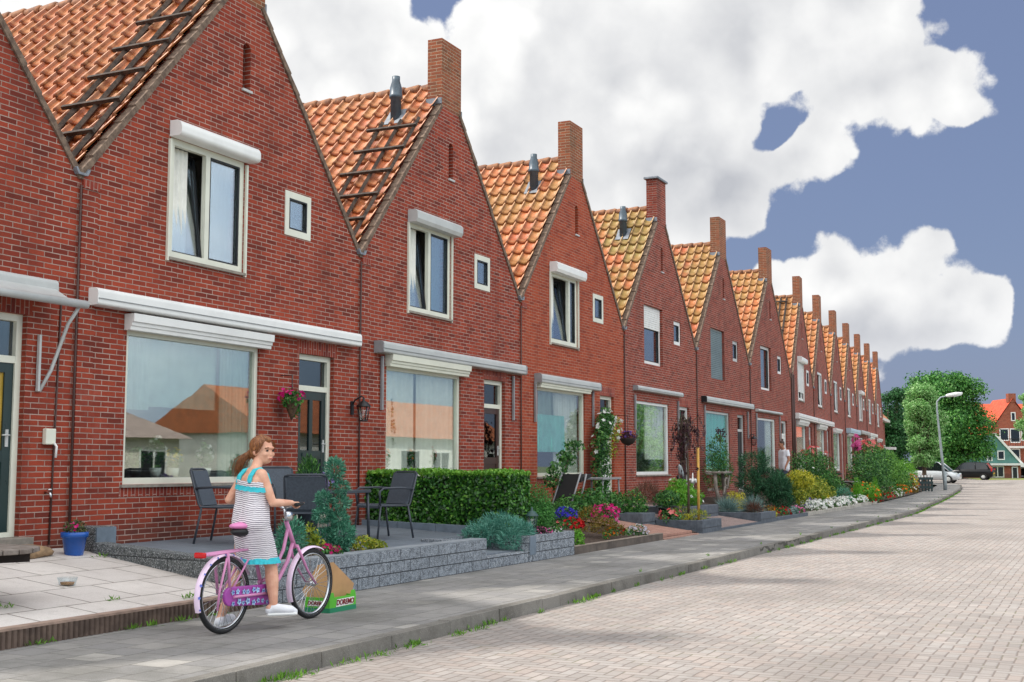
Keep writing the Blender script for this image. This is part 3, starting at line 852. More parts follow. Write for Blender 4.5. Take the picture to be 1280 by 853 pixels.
MAT['road'] = herring_mat('road_brick')
MAT['pavement'] = slab_mat('pavement_slabs', ('#848280', '#93908b'), '#5a5852', (.3, .3), .5, .005, '#65645f', .75, patch='#a5a19a')
MAT['kerb'] = slab_mat('kerb_concrete', ('#76726b', '#848079'), '#4c4a44', (2.0, .5), 0, .002, '#4f4c46', .8)
MAT['terrace_a'] = slab_mat('pale_slabs', ('#cdc6c0', '#dad3cc'), '#7d746b', (.6, .6), .5, .010, '#b0a8a1', .5)
MAT['terrace_b'] = slab_mat('blue_slabs', ('#69717a', '#747c85'), '#50565d', (.6, .6), 0, .004, '#4f575f', .35, rough=.6)
MAT['path'] = slab_mat('path_bricks', ('#a3796a', '#b38a79'), '#6d5a50', (.2, .1), .5, .006, '#8b6d60', .5)
MAT['soil'] = plain('soil', '#4a3b30', .95, .4, 25, .02)
MAT['land'] = plain('land', '#5f6a48', .95, .3, .4, .02)

def land():
    xs = [-60, -20, 0, 20, 40, 60, 70, 75, 80, 85, 90, 95, 100, 105, 110, 120, 160, 300, 900, 3000]
    ys = [-2500, -600, -150, -60, -20, -5, 0, 10, 40, 120, 600, 2500]
    b = MB(); n = len(ys)
    b.add([(x, y, rise(x) - .16) for x in xs for y in ys], [(i*n+j, (i+1)*n+j, (i+1)*n+j+1, i*n+j+1) for i in range(len(xs)-1) for j in range(n-1)])
    return b.mesh('ground', MAT['land'], fix=False)
tag(ob('ground', land()), kind='structure')

def road():
    b = MB()
    xs = [-30, -20, -10, 0, 5, 10, 15, 20, 25, 30, 38, 42, 46, 52, 59, 67, 75, 82, 87, 89.6, 91.2, 92, 92.3]
    vs = []
    for x in xs:
        for t in (0, .25, .5, .75, 1):
            y1 = interp(KERB, x); vs.append((x, -18 + (y1+18)*t, rise(x) - .11))
    fs = [(i*5+j, (i+1)*5+j, (i+1)*5+j+1, i*5+j+1) for i in range(len(xs)-1) for j in range(4)]
    k = len(vs)
    xs2 = [92.3, 97, 102, 107, 112, 117, 122]
    ys2 = [-18, -12, -6, 0, 9, 20, 40]
    vs += [(x, y, rise(x) - .11) for x in xs2 for y in ys2]
    fs += [(k+i*7+j, k+(i+1)*7+j, k+(i+1)*7+j+1, k+i*7+j+1) for i in range(6) for j in range(6)]
    return MB().add(vs, fs).mesh('road', MAT['road'], fix=False)
tag(ob('road', road()), kind='structure')

def offset_pl(pl, d):
    out = []
    for i, p in enumerate(pl):
        a = Vector(pl[max(i-1, 0)]); c = Vector(pl[min(i+1, len(pl)-1)])
        t = (c-a).normalized(); out.append(Vector(p) + Vector((-t.y, t.x))*d)
    return out

def resample(pl, step):
    out = [Vector(pl[0])]
    for a, b_ in zip(pl, pl[1:]):
        a, b_ = Vector(a), Vector(b_); n = max(1, round((b_-a).length/step))
        out += [a + (b_-a)*i/n for i in range(1, n+1)]
    return out

# kerb: one-metre concrete lengths, each set a little differently
kb = MB(); rg = random.Random(11)
pts = resample(KERB[:15], .98)
for a, c in zip(pts, pts[1:]):
    t = (c-a).normalized(); nrm = Vector((-t.y, t.x))
    o = rg.uniform(-.004, .004); dz = rg.uniform(-.006, .006)
    a2, c2 = a + t*.004 + nrm*o, c - t*.004 + nrm*o
    zz = rise(a.x) + dz
    p = [a2, c2, c2 + nrm*.13, a2 + nrm*.13]
    vs = [(q.x, q.y, rise(q.x)-.18) for q in p] + [(q.x, q.y, zz+.004) for q in p]
    vs[4] = ((a2+nrm*.012).x, (a2+nrm*.012).y, zz+.004); vs[5] = ((c2+nrm*.012).x, (c2+nrm*.012).y, zz+.004)
    kb.add(vs, [(4, 5, 6, 7), (0, 1, 5, 4), (1, 2, 6, 5), (2, 3, 7, 6), (3, 0, 4, 7)])
tag(kb.build('kerb', MAT['kerb'], bevel=.006), kind='structure')

# pavement between kerb and gardens
b = MB()
inner = offset_pl(KERB, .115)
A = resample([tuple(v) for v in inner], 2.0)
def nearest_front(q):
    best = None
    for (x0, y0), (x1, y1) in zip(FRONT, FRONT[1:]):
        a = Vector((x0, y0)); d = Vector((x1-x0, y1-y0)); t = max(0, min(1, (q-a).dot(d)/d.length_squared))
        p = a + d*t
        if best is None or (p-q).length < (best-q).length: best = p
    return best
vs = []
for q in A:
    f = nearest_front(q)
    for t in (0, .5, 1): p = q.lerp(f, t); vs.append((p.x, p.y, rise(p.x)))
b.add(vs, [(i*3+j, (i+1)*3+j, (i+1)*3+j+1, i*3+j+1) for i in range(len(A)-1) for j in range(2)])
tag(b.build('pavement', MAT['pavement'], fix=False), kind='structure')

# garden soil from the third garden to the end of the row
b = MB(); vs = []
gxs = [16.1, 20, 24, 28, 32, 36, 40, 45, 50, 56, 62, 70, 80, 88.5]
def fac_y(x): return 0.1 if x < 45 else BY + math.tan(BA)*(x-BX) + .1
for x in gxs:
    y0 = interp(FRONT, x) + .02; y1 = fac_y(x)
    for t in (0, .33, .66, 1): vs.append((x, y0+(y1-y0)*t, .03 + .44*t + (rise(x) if x > 75 else 0)))
b.add(vs, [(i*4+j, (i+1)*4+j, (i+1)*4+j+1, i*4+j+1) for i in range(len(gxs)-1) for j in range(3)])
tag(b.build('garden_soil', MAT['soil'], fix=False), kind='structure')

# ---- first garden: pale concrete slabs rising to the door
b = MB(); b.add([(-3, -2.84, .135), (9.78, -2.84, .135), (10.3, -.02, .455), (-3, -.02, .455)], [(0, 1, 2, 3)])
tag(b.build('pale_terrace', MAT['terrace_a'], fix=False), kind='structure')
# its ribbed brown edging
poly = []
x = -3.0
while x < 9.78:
    poly += [(x, -2.895), (x+.012, -2.915), (x+.038, -2.915), (x+.05, -2.895)]; x += .055
poly = poly + [(9.80, -2.895), (9.80, -2.835), (-3, -2.835)]
MAT['edging'] = plain('brown_edging', '#4d3f37', .9, .35, 6, .01, h2='#6b5a4f')
e = MB().prism(poly, 'z', -.12, .13).build('terrace_edging', MAT['edging'])
tag(e, 'low ribbed brown edging along the pale slab terrace in front of the bicycle', 'edging')
MB().box(-3, 9.80, -2.91, -2.80, .131, .15).build('cap_strip', plain('edging_cap', '#9a8374', .85, .25, 8, .006), e)

# ---- second garden: blue grey terrace behind split-stone walls
b = MB()
b.add([(9.95, -2.7, .30), (14.40, -2.7, .30), (14.40, -2.0, .345), (14.40, -.02, .45), (10.42, -.02, .45), (10.2, -1.0, .41)], [(0, 1, 2, 3, 4, 5)])
b.add([(14.40, -2.0, .345), (16.08, -2.0, .345), (16.08, -.02, .45), (14.40, -.02, .45)], [(0, 1, 2, 3)])
tag(b.build('blue_terrace', MAT['terrace_b'], fix=False), kind='structure')
MAT['split'] = rough_stone('split_stone', '#868d94', '#9299a0', '#5f656c')
MAT['split_dark'] = rough_stone('split_stone_dark', '#5d6261', '#686c6a', '#44494a', .2, .8)
MAT['bluestone'] = plain('bluestone', '#6a7681', .75, .15, 7, .006)
def topped(bm_, name, label, cat='garden wall', caps=()):
    o = bm_.build(name, MAT['split'], bevel=.008)
    tag(o, label, cat)
    return o
b = MB(); b.box(9.72, 14.57, -2.90, -2.68, -.12, .385)
fw = topped(b, 'garden_wall', 'long split stone wall at the edge of the pavement behind the bicycle')
b = MB(); b.box(9.72, 14.56, -2.895, -2.685, .386, .398); b.build('coping', plain('stone_coping', '#858b90', .85, .2, 9, .01), fw)
b = MB(); b.box(14.39, 14.565, -2.679, -2.0, -.1, .375); b.build('return_wall', MAT['split'], fw, bevel=.008)
b = MB()                                           # low dark wall between the two terraces
b.prism([(-2.679, -.1), (-.40, -.1), (-.40, .52), (-2.679, .40)], 'x', 0, .20)
M = b.mesh('low_wall', MAT['split_dark'])
lw = ob('garden_wall', M, None, None, (10.22, 0, 0))
for v in M.vertices: v.co.x += (-.44)*(v.co.y/-2.68)
tag(lw, 'low dark stone wall running from the blue pot to the pavement', 'garden wall')
MB().box(10.20, 10.50, -.395, -.03, .1, .68).build('wall_end', MAT['split_dark'], lw, (-10.22, 0, 0), bevel=.008)
MB().box(10.205, 10.495, -.415, -.397, .42, .675).build('end_cap', MAT['bluestone'], lw, (-10.22, 0, 0))
st = MB().box(14.572, 15.875, -2.895, -2.70, -.12, .150).build('entry_step', MAT['split'], bevel=.008)
tag(st, 'stone entry step between the long split stone wall and the lantern planter', 'step')
MB().box(14.572, 15.875, -2.699, -2.0, .0, .165).build('tread', MAT['terrace_b'], st)
MB().box(14.572, 15.875, -1.999, -1.94, .0, .343).build('riser', MAT['split'], st)
b = MB(); b.box(15.88, 17.50, -2.91, -2.72, -.12, .36); b.box(15.88, 16.06, -2.719, -1.95, .0, .36); b.box(17.33, 17.50, -2.719, -1.7, .0, .36)
pl = topped(b, 'stone_planter', 'split stone planter holding the small garden lantern', 'planter')
MB().box(16.061, 17.329, -2.719, -1.7, .1, .33).build('soil', MAT['soil'], pl)
MB().box(15.87, 16.07, -2.922, -2.912, .10, .355).build('corner_block', MAT['bluestone'], pl)
b = MB()
for k in range(3): b.prism([(-1.94 + .65*k, .2), (-1.295 + .65*k, .2), (-1.295 + .65*k, .49+.02*k), (-1.94 + .65*k, .47+.02*k)], 'x', 16.085, 16.145)
sl = b.build('slab_edging', MAT['bluestone'], bevel=.005); tag(sl, 'upright bluestone slabs along the foot of the clipped hedge', 'edging')

MAT['dgrey'] = plain('dark_grey_block', '#4a5058', .85, .2, 9, .012, h2='#5d646c')
MAT['brown_conc'] = plain('brown_concrete', '#4d443d', .9, .3, 5, .01, h2='#685d54')
e = MB().box(17.52, 21.70, -2.90, -2.81, -.1, .115).build('bed_edging', MAT['brown_conc'], bevel=.008)
tag(e, 'brown concrete edging in front of the flower bed right of the lantern planter', 'edging')
MB().box(17.52, 21.70, -2.905, -2.80, .116, .125).build('top_strip', plain('pale_brown', '#8a7d70', .9, .2, 8), e)
# brick path with its step
p = MB(); p.add([(21.74, -2.78, .07), (23.75, -2.78, .07), (23.2, -.05, .47), (22.3, -.05, .47)], [(0, 1, 2, 3)])
tag(p.build('brick_path', MAT['path'], fix=False), kind='structure')
e = MB().box(21.71, 23.85, -2.92, -2.79, -.1, .02).build('path_step', MAT['path'], bevel=.008); tag(e, 'low brick step at the start of the reddish garden path', 'step')
MB().box(21.71, 23.80, -2.789, -2.70, -.05, .075).build('upper_step', MAT['path'], e, bevel=.006)
p = MB(); p.add([(25.46, -2.86, .045), (28.74, -2.86, .045), (28.5, -.05, .45), (25.46, -.05, .45)], [(0, 1, 2, 3)])
tag(p.build('grey_path', slab_mat('plum_bricks', ('#8f7a74', '#9b8780'), '#5f5550', (.2, .1), .5, .006, '#7d6e68', .5), fix=False), kind='structure')
e = MB().box(25.46, 28.74, -2.92, -2.87, -.1, .05).build('path_edging', MAT['dgrey']); tag(e, 'flat dark edging between the two grey block planters', 'edging')
def planter(x0, x1, y0, y1, z0, z1, label, t=.14):
    b = MB(); b.box(x0, x1, y0, y0+t, z0, z1); b.box(x0, x0+t, y0+t, y1, z0, z1-.002); b.box(x1-t, x1, y0+t, y1, z0, z1-.002); b.box(x0+t, x1-t, y1-t, y1, z0, z1-.003)
    o = b.build('block_planter', MAT['dgrey'], bevel=.008); tag(o, label, 'planter', 'dark grey block planters')
    MB().box(x0+t, x1-t, y0+t, y1-t, z0, z1-.05).build('soil', MAT['soil'], o)
    MB().box(x0-.003, x1+.003, y0-.003, y0+.004, z0+(z1-z0)*.55, z0+(z1-z0)*.575).build('joint', MAT['black'], o)
    return o
planter(24.10, 25.45, -2.92, -1.5, -.1, .255, 'dark grey block planter with the staked weeping tree')
planter(28.75, 30.18, -2.92, -1.6, -.1, .25, 'dark grey block planter with blue fescue tufts')
planter(26.3, 28.6, -1.95, -.9, .0, .44, 'dark grey block planter under the bright green bush, behind the weeping tree')
planter(23.30, 24.05, -1.95, -1.0, .0, .40, 'dark grey block planter behind the magenta flowers')
e = MB().box(30.2, 33.9, -2.90, -2.82, -.1, .09).build('border_edging', MAT['dgrey'], bevel=.006); tag(e, 'low grey edging in front of the yellow bush', 'edging')
e = MB().box(41.0, 45.8, -2.80, -2.62, -.1, .09).build('pale_edging', plain('pale_concrete', '#a9a399', .9, .2, 6, .008), bevel=.008); tag(e, 'pale concrete edging below the two small pyramid conifers', 'edging')
e = MB().box(34.0, 40.9, -2.88, -2.70, -.1, .085).build('pale_edging', plain('pale_concrete', '#a9a399', .9, .2, 6, .008), bevel=.008); tag(e, 'pale concrete edging below the white flowers', 'edging')
# ------------------------------------------------------------------ plants
def unit(a): return a/np.maximum(np.linalg.norm(a, axis=1, keepdims=True), 1e-6)

def quads_mesh(name, P, mat):
    """P: (n,4,3)"""
    n = len(P)
    me = bpy.data.meshes.new(name)
    me.vertices.add(n*4); me.vertices.foreach_set('co', P.reshape(-1).astype(np.float32))
    me.loops.add(n*4); me.loops.foreach_set('vertex_index', np.arange(n*4, dtype=np.int32))
    me.polygons.add(n); me.polygons.foreach_set('loop_start', np.arange(0, n*4, 4, dtype=np.int32)); me.polygons.foreach_set('loop_total', np.full(n, 4, dtype=np.int32))
    me.update(calc_edges=True); me.validate()
    if mat: me.materials.append(mat)
    return me

def lump(d, seed, k=2.6):
    r = np.random.RandomState(seed)
    s = np.zeros(len(d))
    for f, a in ((1.0, .5), (1.9, .33), (3.4, .22)):
        for _ in range(2):
            v = r.normal(size=3)*k*f
            s += a*np.sin(d@v + r.uniform(0, 6.28))
    return s*.6

def leaf_pts(blobs, n, seed, amp=.22, shell=(.55, 1.03)):
    r = np.random.RandomState(seed)
    B = np.array(blobs, float)
    wts = (B[:, 3]*B[:, 4] + B[:, 4]*B[:, 5] + B[:, 3]*B[:, 5]); wts = wts/wts.sum()
    k = r.choice(len(B), n, p=wts)
    d = unit(r.normal(size=(n, 3)))
    L = np.empty(n)
    for i in range(len(B)):
        m = k == i
        L[m] = 1 + amp*lump(d[m], seed*31+i)
    t = r.uniform(shell[0]**2, shell[1]**2, n)**.5
    p = B[k, :3] + d*B[k, 3:6]*(t*L)[:, None]
    return p, d, r

def leaf_quads(p, d, r, L, wd, up=.25, rand=.8, mode='leaf', fold=.25):
    n = len(p)
    nr = unit(d + rand*r.normal(size=(n, 3)) + np.array([0, 0, up]))
    s = r.uniform(.65, 1.3, n)[:, None]
    if mode == 'spike':
        t = unit(d + .55*r.normal(size=(n, 3)) + np.array([0, 0, up]))
    elif mode == 'hang':
        t = unit(np.array([0, 0, -1.0]) + .35*r.normal(size=(n, 3)))
    else:
        q = r.normal(size=(n, 3)); t = unit(q - nr*(q*nr).sum(1, keepdims=True))
    b = unit(np.cross(nr, t) + 1e-4)
    nn = np.cross(t, b)
    a0 = p - t*L*s*.5*(0 if mode == 'spike' else 1); a1 = p + t*L*s*(1 if mode == 'spike' else .5)
    mid = (a0*.55+a1*.45)
    return np.stack([a0, mid + b*wd*s*.5 + nn*wd*fold*s, a1, mid - b*wd*s*.5 + nn*wd*fold*s], 1)

def leaves(name, mat, blobs, n, L, wd, seed, amp=.22, shell=(.55, 1.03), zmin=None, **k):
    p, d, r = leaf_pts(blobs, n, seed, amp, shell)
    Q = leaf_quads(p, d, r, L, wd, **k)
    if zmin is not None:
        Q = Q[Q[:, :, 2].min(1) > zmin]
    return quads_mesh(name, Q, mat)

def blossoms_mesh(name, mat, pts, nrm, rad, seed, petals=5):
    """small open flowers, five petals each"""
    r = np.random.RandomState(seed)
    V = []; F = []
    for p, n_ in zip(pts, nrm):
        n_ = Vector(n_).normalized(); a = n_.orthogonal().normalized(); b = n_.cross(a); ro = r.uniform(.75, 1.25)*rad; ph = r.uniform(0, 6.28)
        c = len(V); V.append(tuple(Vector(p)))
        for i in range(petals*2):
            an = ph + i*math.pi/petals; q = ro*(1 if i % 2 == 0 else .62)
            V.append(tuple(Vector(p) + (a*math.cos(an) + b*math.sin(an))*q + n_*ro*.28))
        F += [(c, c+1+i, c+1+(i+1) % (petals*2)) for i in range(petals*2)]
    me = bpy.data.meshes.new(name); me.from_pydata(V, [], F); me.materials.append(mat)
    return me

def bloom(name, mat, blobs, n, rad, seed, top=.1, parent=None, loc=None):
    p, d, r = leaf_pts(blobs, n*3, seed, .15, (.97, 1.06))
    m = d[:, 2] > top - .5
    p, d = p[m][:n], d[m][:n]
    d = d + .45*r.normal(size=d.shape) + np.array([0, 0, .3])
    return ob(name, blossoms_mesh(name, mat, p, d, rad, seed), parent, None, loc)

G = {}
G['hedge'] = leaf_mat('laurel_leaf', ['#173d12', '#28591b', '#3d7a28', '#6fae3e'], .35, .2, .5)
G['hedge_top'] = leaf_mat('lit_laurel_leaf', ['#4f8a26', '#6ba535', '#86bb45', '#97c552'], .35, .35, .5)  # light on the hedge top, put into the leaf colour
G['juniper'] = leaf_mat('blue_juniper', ['#3a7566', '#52937f', '#6eae99', '#8fc5b1'], .6, .2)
G['bluecon'] = leaf_mat('blue_conifer', ['#2d6a54', '#44886b', '#5ea585', '#86bfa3'], .6, .15)
G['pine'] = leaf_mat('pine_needle', ['#285a24', '#3a7731', '#529440', '#70ad56'], .55, .2)
G['darkpine'] = leaf_mat('dark_pine_needle', ['#143420', '#235034', '#38704a', '#5c9567'], .55, .1)
G['green'] = leaf_mat('garden_leaf', ['#1f4a1e', '#356a2c', '#52903f', '#84b85f'], .5, .3)
G['dgreen'] = leaf_mat('dark_shrub_leaf', ['#1f451f', '#336530', '#508a41', '#83b65c'], .5, .25)
G['bright'] = leaf_mat('bright_leaf', ['#4b8a22', '#63a52c', '#7fbd3c', '#9bcd58'], .5, .4)
G['lime'] = leaf_mat('lime_shrub_leaf', ['#3a6a28', '#528a36', '#74ab48', '#93c25c'], .5, .35)
G['yellow'] = leaf_mat('yellow_leaf', ['#8f9526', '#b9b52c', '#d6cb38', '#e6dd62'], .5, .4)
G['yelgreen'] = leaf_mat('variegated_leaf', ['#4f6a24', '#7d9430', '#b3b83e', '#dcd25a'], .5, .35)
G['gold'] = leaf_mat('golden_brown_leaf', ['#5b4a1f', '#7d6527', '#98792e', '#7f8a35'], .6, .25)
G['fescue'] = leaf_mat('blue_fescue', ['#52706c', '#6f8f8a', '#8ba9a2', '#a6c0b8'], .6, .25)
G['redgrass'] = leaf_mat('red_grass', ['#5d4036', '#7a5546', '#8f6a55'], .6, .25)
G['purple'] = leaf_mat('purple_leaf', ['#2b1a20', '#3c242b', '#523139', '#6a4448'], .45, .2)
G['tree'] = leaf_mat('tree_leaf', ['#245320', '#3c762f', '#579642', '#85bb5e'], .5, .3)
G['tree_light'] = leaf_mat('light_tree_leaf', ['#5a8f48', '#7ab060', '#9bc87e', '#bcdca0'], .45, .35)
G['tree_dark'] = leaf_mat('dark_tree_leaf', ['#234c27', '#326333', '#437b3f'], .5, .25)
G['grass'] = leaf_mat('grass_blade', ['#4d7a24', '#65962f', '#83b03f'], .55, .35)
FL = {k: leaf_mat('petal_'+k, c, .6, .35, .2) for k, c in dict(
    white=['#e9e9e2', '#f6f6f2'], pink=['#d8579a', '#e777b0', '#ef93c0'], magenta=['#c8146c', '#df2a86', '#ea4a9c'], violet=['#3b35b0', '#4a45c8', '#6a5fd6'],
    red=['#a8101a', '#c81a22', '#d8342c'], lilac=['#a48ccf', '#c3aee0', '#e5dcf0'], orange=['#d8601c', '#e88324', '#f0a233'], salmon=['#d75a58', '#e8807c', '#f0a09a'], yellow=['#dcc22a', '#eedb4a'],
    purple=['#5b3f8f', '#7a5cb0', '#9a80c8']).items()}
MAT['bark'] = plain('bark', '#4a3d31', .9, .35, 14, .02, h2='#6a5a49')
MAT['stake'] = plain('wooden_stake', '#d0a04e', .7, .15, 9)

def shrub(name, label, cat, blobs, mat, n, L, wd, seed, stem=None, flowers=None, group=None, mode='leaf', amp=.22, up=.25, shell=(.55, 1.03), zmin=None, part='foliage', fold=.25):
    """one plant: an Empty at its foot with foliage, stems and blossoms as parts. blobs in world space"""
    B = np.array(blobs, float)
    base = (float(B[:, 0].mean()), float(B[:, 1].mean()), float((B[:, 2]-B[:, 5]).min()))
    if zmin is not None: base = (base[0], base[1], zmin)
    o = empty(name, base, 0, label, cat, group)
    rel = [(b[0]-base[0], b[1]-base[1], b[2]-base[2], b[3], b[4], b[5]) for b in blobs]
    ob(part, leaves(part, mat, rel, n, L, wd, seed, amp, shell, zmin=0.0 if zmin is not None else None, mode=mode, up=up, fold=fold), o)
    if stem:
        for s in stem: MB().tube([Vector(q) - Vector(base) for q in s[0]], s[1], 6).build('stem', MAT['bark'], o)
    for f in (flowers or []):
        fm, fn, fr = f[:3]
        bloom('blossoms', FL[fm], rel if len(f) < 4 else [(b[0]-base[0], b[1]-base[1], b[2]-base[2], b[3], b[4], b[5]) for b in f[3]], fn, fr, seed+7, parent=o)
    return o

def mound(name, label, x, y, r, h, leafm, flowerm, nf, fr, seed, z=None, group=None, cat='flowers', nl=260, L=.045):
    z = gz(y) if z is None else z
    return shrub(name, label, cat, [(x, y, z+h*.45, r, r, h*.55)], leafm, nl, L, L*.55, seed, flowers=[(f, nf, fr) for f in flowerm.split('+')], zmin=z, group=group)

# ---- clipped hedge running out from the facade
def hedge():
    r = np.random.RandomState(4)
    x0, x1, y0, y1 = 16.16, 16.92, -2.45, -.04
    def ztop(y): return 1.245 + .03*(y-y0)/(y1-y0)
    n = 13000
    P = np.empty((n, 3)); D = np.zeros((n, 3))
    face = r.choice(4, n, p=[.46, .30, .12, .12])
    a, b = r.uniform(0, 1, n), r.uniform(0, 1, n)
    dep = np.abs(r.normal(0, .035, n))
    yy = y0 + (y1-y0)*a; zz = .47 + b*(1.25-.47)
    for i in range(n):
        bulge = .025*math.sin(yy[i]*5.1) + .02*math.sin(zz[i]*9+yy[i]*3)
        if face[i] == 0: P[i] = (x0 + dep[i] - bulge, yy[i], zz[i]); D[i] = (-1, 0, .2)
        elif face[i] == 1: P[i] = (x0 + (x1-x0)*b[i], yy[i], ztop(yy[i]) - dep[i] + bulge*.7 + r.normal(0, .008)); D[i] = (0, 0, 1)
        elif face[i] == 2: P[i] = (x0 + (x1-x0)*a[i], y0 + dep[i], zz[i]); D[i] = (0, -1, .2)
        else: P[i] = (x1 - dep[i], yy[i], zz[i]); D[i] = (1, 0, .2)
    m = (P[:, 2] > 1.195) | (r.uniform(size=n) < .04)  # leaves near the top take the lighter green in place of light
    h = tag(ob('hedge', quads_mesh('hedge', leaf_quads(P[~m], D[~m], r, .062, .036, rand=.75), G['hedge'])), 'clipped laurel hedge standing between the blue terrace and the lace curtained window', 'hedge')
    ob('lit_leaves', quads_mesh('lit_leaves', leaf_quads(P[m], D[m], r, .058, .034, rand=.8), G['hedge_top']), h)
    MB().box(x0+.09, x1-.09, y0+.09, y1-.02, .42, 1.15).build('inner_core', plain('hedge_inside', '#1c2a14', .9, .4, 20), h)  # solid dark block filling the inside of the hedge
hedge()

# ---- blue terrace
wf = (.43, -.90)                                   # along the pavement edge of the bed
def off(x, y, s): return (x + wf[0]*s, y + wf[1]*s)
tb = []
for s, z, r, rz in ((-.01, 1.30, .105, .125), (.06, 1.10, .085, .07), (-.13, .97, .085, .07), (.07, .92, .09, .075), (-.13, .79, .115, .085), (.05, .74, .10, .08), (.08, .57, .15, .13), (-.11, .55, .11, .09), (.02, .44, .15, .08)):
    x, y = off(11.75, -2.42, s); tb.append((x, y, z, r, r, rz))
shrub('topiary_conifer', 'tall blue green conifer cut into clouds beside the dark garden chair', 'conifer', tb, G['bluecon'], 9000, .045, .010, 21, stem=[([(11.75, -2.42, .34), (11.76, -2.42, .8), (11.75, -2.42, 1.3)], [.022, .018, .01])], mode='spike', up=.3, amp=.16, shell=(.5, 1.0))
shrub('small_conifer', 'small rounded conifer behind the bicycle handlebar', 'conifer', [(10.92, -2.42, .57, .14, .14, .22), (10.84, -2.40, .48, .10, .10, .13)], G['bluecon'], 2600, .045, .010, 22, mode='spike', zmin=.36)
shrub('yellow_shrub', 'small yellow green shrub left of the cloud cut conifer', 'shrub', [(11.20, -2.46, .56, .10, .10, .16), (11.28, -2.5, .48, .10, .10, .10)], G['yelgreen'], 420, .045, .026, 23, zmin=.36)
shrub('ground_cover_plant', 'low yellow green plant right of the cloud cut conifer on the split stone wall', 'plant', [(12.14, -2.52, .45, .20, .12, .10), (12.42, -2.55, .42, .15, .10, .06)], G['yelgreen'], 520, .05, .026, 24, zmin=.37, flowers=[('yellow', 14, .012)])
mound('pink_petunias', 'pink petunias on the wall edge in front of the cloud cut conifer', 11.30, -2.62, .17, .10, G['green'], 'pink+magenta', 34, .026, 25, z=.385)
shrub('potted_cypress', 'small potted cypress in front of the dark green door', 'conifer', [(14.0, -.5, 1.14, .14, .14, .34)], G['dgreen'], 1300, .06, .014, 26, mode='spike', up=.8)
bb = MB().lathe([(.11, 0), (.15, .30), (.165, .30), (.165, .34), (.14, .34), (.13, .31)], (14.0, -.5, .43), 18)
t = bb.build('plant_pot', MAT['dgrey']); tag(t, 'grey pot under the small cypress by the dark green door', 'pot')
b = MB().add([(9.92, -2.67, .34), (12.9, -2.67, .35), (12.7, -2.25, .36), (10.1, -2.25, .36)], [(0, 1, 2, 3)])
tag(b.build('bed_soil', MAT['soil'], fix=False), kind='structure')

# ---- lantern planter and the bed right of it
jb = [(16.0, -2.50, .44, .26, .30, .15), (15.84, -2.28, .40, .22, .26, .15), (16.2, -2.3, .52, .28, .25, .14), (15.78, -2.62, .30, .16, .16, .12), (15.8, -2.1, .34, .18, .2, .14), (16.05, -2.74, .42, .2, .14, .10)]
shrub('creeping_juniper', 'blue green creeping juniper spilling over the planter wall', 'juniper', jb, G['juniper'], 8000, .07, .009, 31, mode='spike', up=.15, amp=.35)
shrub('dwarf_pine', 'rounded dwarf pine behind the garden lantern', 'pine', [(17.12, -2.45, .70, .27, .27, .33), (17.0, -2.5, .52, .27, .24, .2), (17.3, -2.40, .56, .24, .22, .26)], G['pine'], 9000, .034, .014, 32, up=.1, amp=.25, zmin=.33)
mound('pink_stonecrop', 'dusty pink flowers at the foot of the garden lantern', 16.62, -2.72, .19, .12, G['purple'], 'pink', 40, .014, 33, z=.335)
mound('white_bedding_flowers', 'small white flowers on the lantern planter right of the lantern', 17.12, -2.72, .15, .09, G['green'], 'white', 18, .018, 34, z=.335)
shrub('dwarf_box', 'bright green rounded dwarf bush at the right end of the lantern planter', 'shrub', [(17.98, -2.76, .20, .125, .11, .15)], G['bright'], 700, .035, .022, 35, zmin=.06)
mound('blue_violet_lobelia', 'blue violet flower cushion behind the red flowers', 19.3, -2.0, .18, .23, G['dgreen'], 'violet', 120, .028, 36, z=.42)
mound('red_begonias', 'bright red flower cushion in front of the blue violet one', 18.72, -2.38, .16, .19, G['dgreen'], 'red', 55, .032, 37, z=.30)
mound('pale_pink_flower', 'pale pink flowers left of the red flower cushion', 18.35, -2.3, .10, .14, G['green'], 'salmon', 14, .02, 38, z=.32)
shrub('golden_shrub', 'golden brown spreading shrub between violet and magenta flowers', 'shrub', [(19.85, -2.2, .42, .24, .22, .20), (20.15, -2.35, .30, .26, .2, .15), (20.45, -2.45, .21, .2, .16, .1)], G['gold'], 1500, .06, .014, 39, mode='spike', up=.2, zmin=.1)
mound('magenta_petunias', 'large magenta petunia cushion in the flower bed', 21.35, -1.92, .25, .27, G['dgreen'], 'magenta', 120, .034, 40, z=.36)
mound('orange_marigold', 'single orange marigold at the front of the flower bed', 19.45, -2.66, .07, .12, G['green'], 'orange', 7, .022, 41, z=.12, nl=60)
mound('dark_red_marigolds', 'dark red marigolds in the middle of the flower bed', 20.1, -2.55, .13, .15, G['green'], 'red+orange', 9, .026, 42, z=.14, nl=90)
mound('red_marigold', 'small red marigold left of the pale lilac petunias', 20.55, -2.62, .08, .13, G['green'], 'red', 6, .026, 43, z=.12, nl=60)
mound('lilac_petunias', 'pale lilac petunia cushion at the right end of the flower bed', 20.95, -2.68, .19, .20, G['dgreen'], 'lilac+white', 55, .028, 44, z=.10)
shrub('green_perennials', 'broad green perennials in front of the folded lounger', 'plant', [(22.5, -1.1, .62, .42, .35, .30), (23.1, -1.15, .62, .45, .35, .30), (22.0, -1.0, .55, .4, .35, .26), (23.6, -1.2, .56, .36, .3, .26)], G['green'], 3000, .075, .036, 45, zmin=.3)
shrub('low_yew', 'dark low shrub left of the broad green perennials', 'shrub', [(20.6, -1.0, .52, .7, .35, .2), (21.4, -1.05, .5, .4, .3, .2)], G['dgreen'], 2000, .05, .02, 46, zmin=.3)
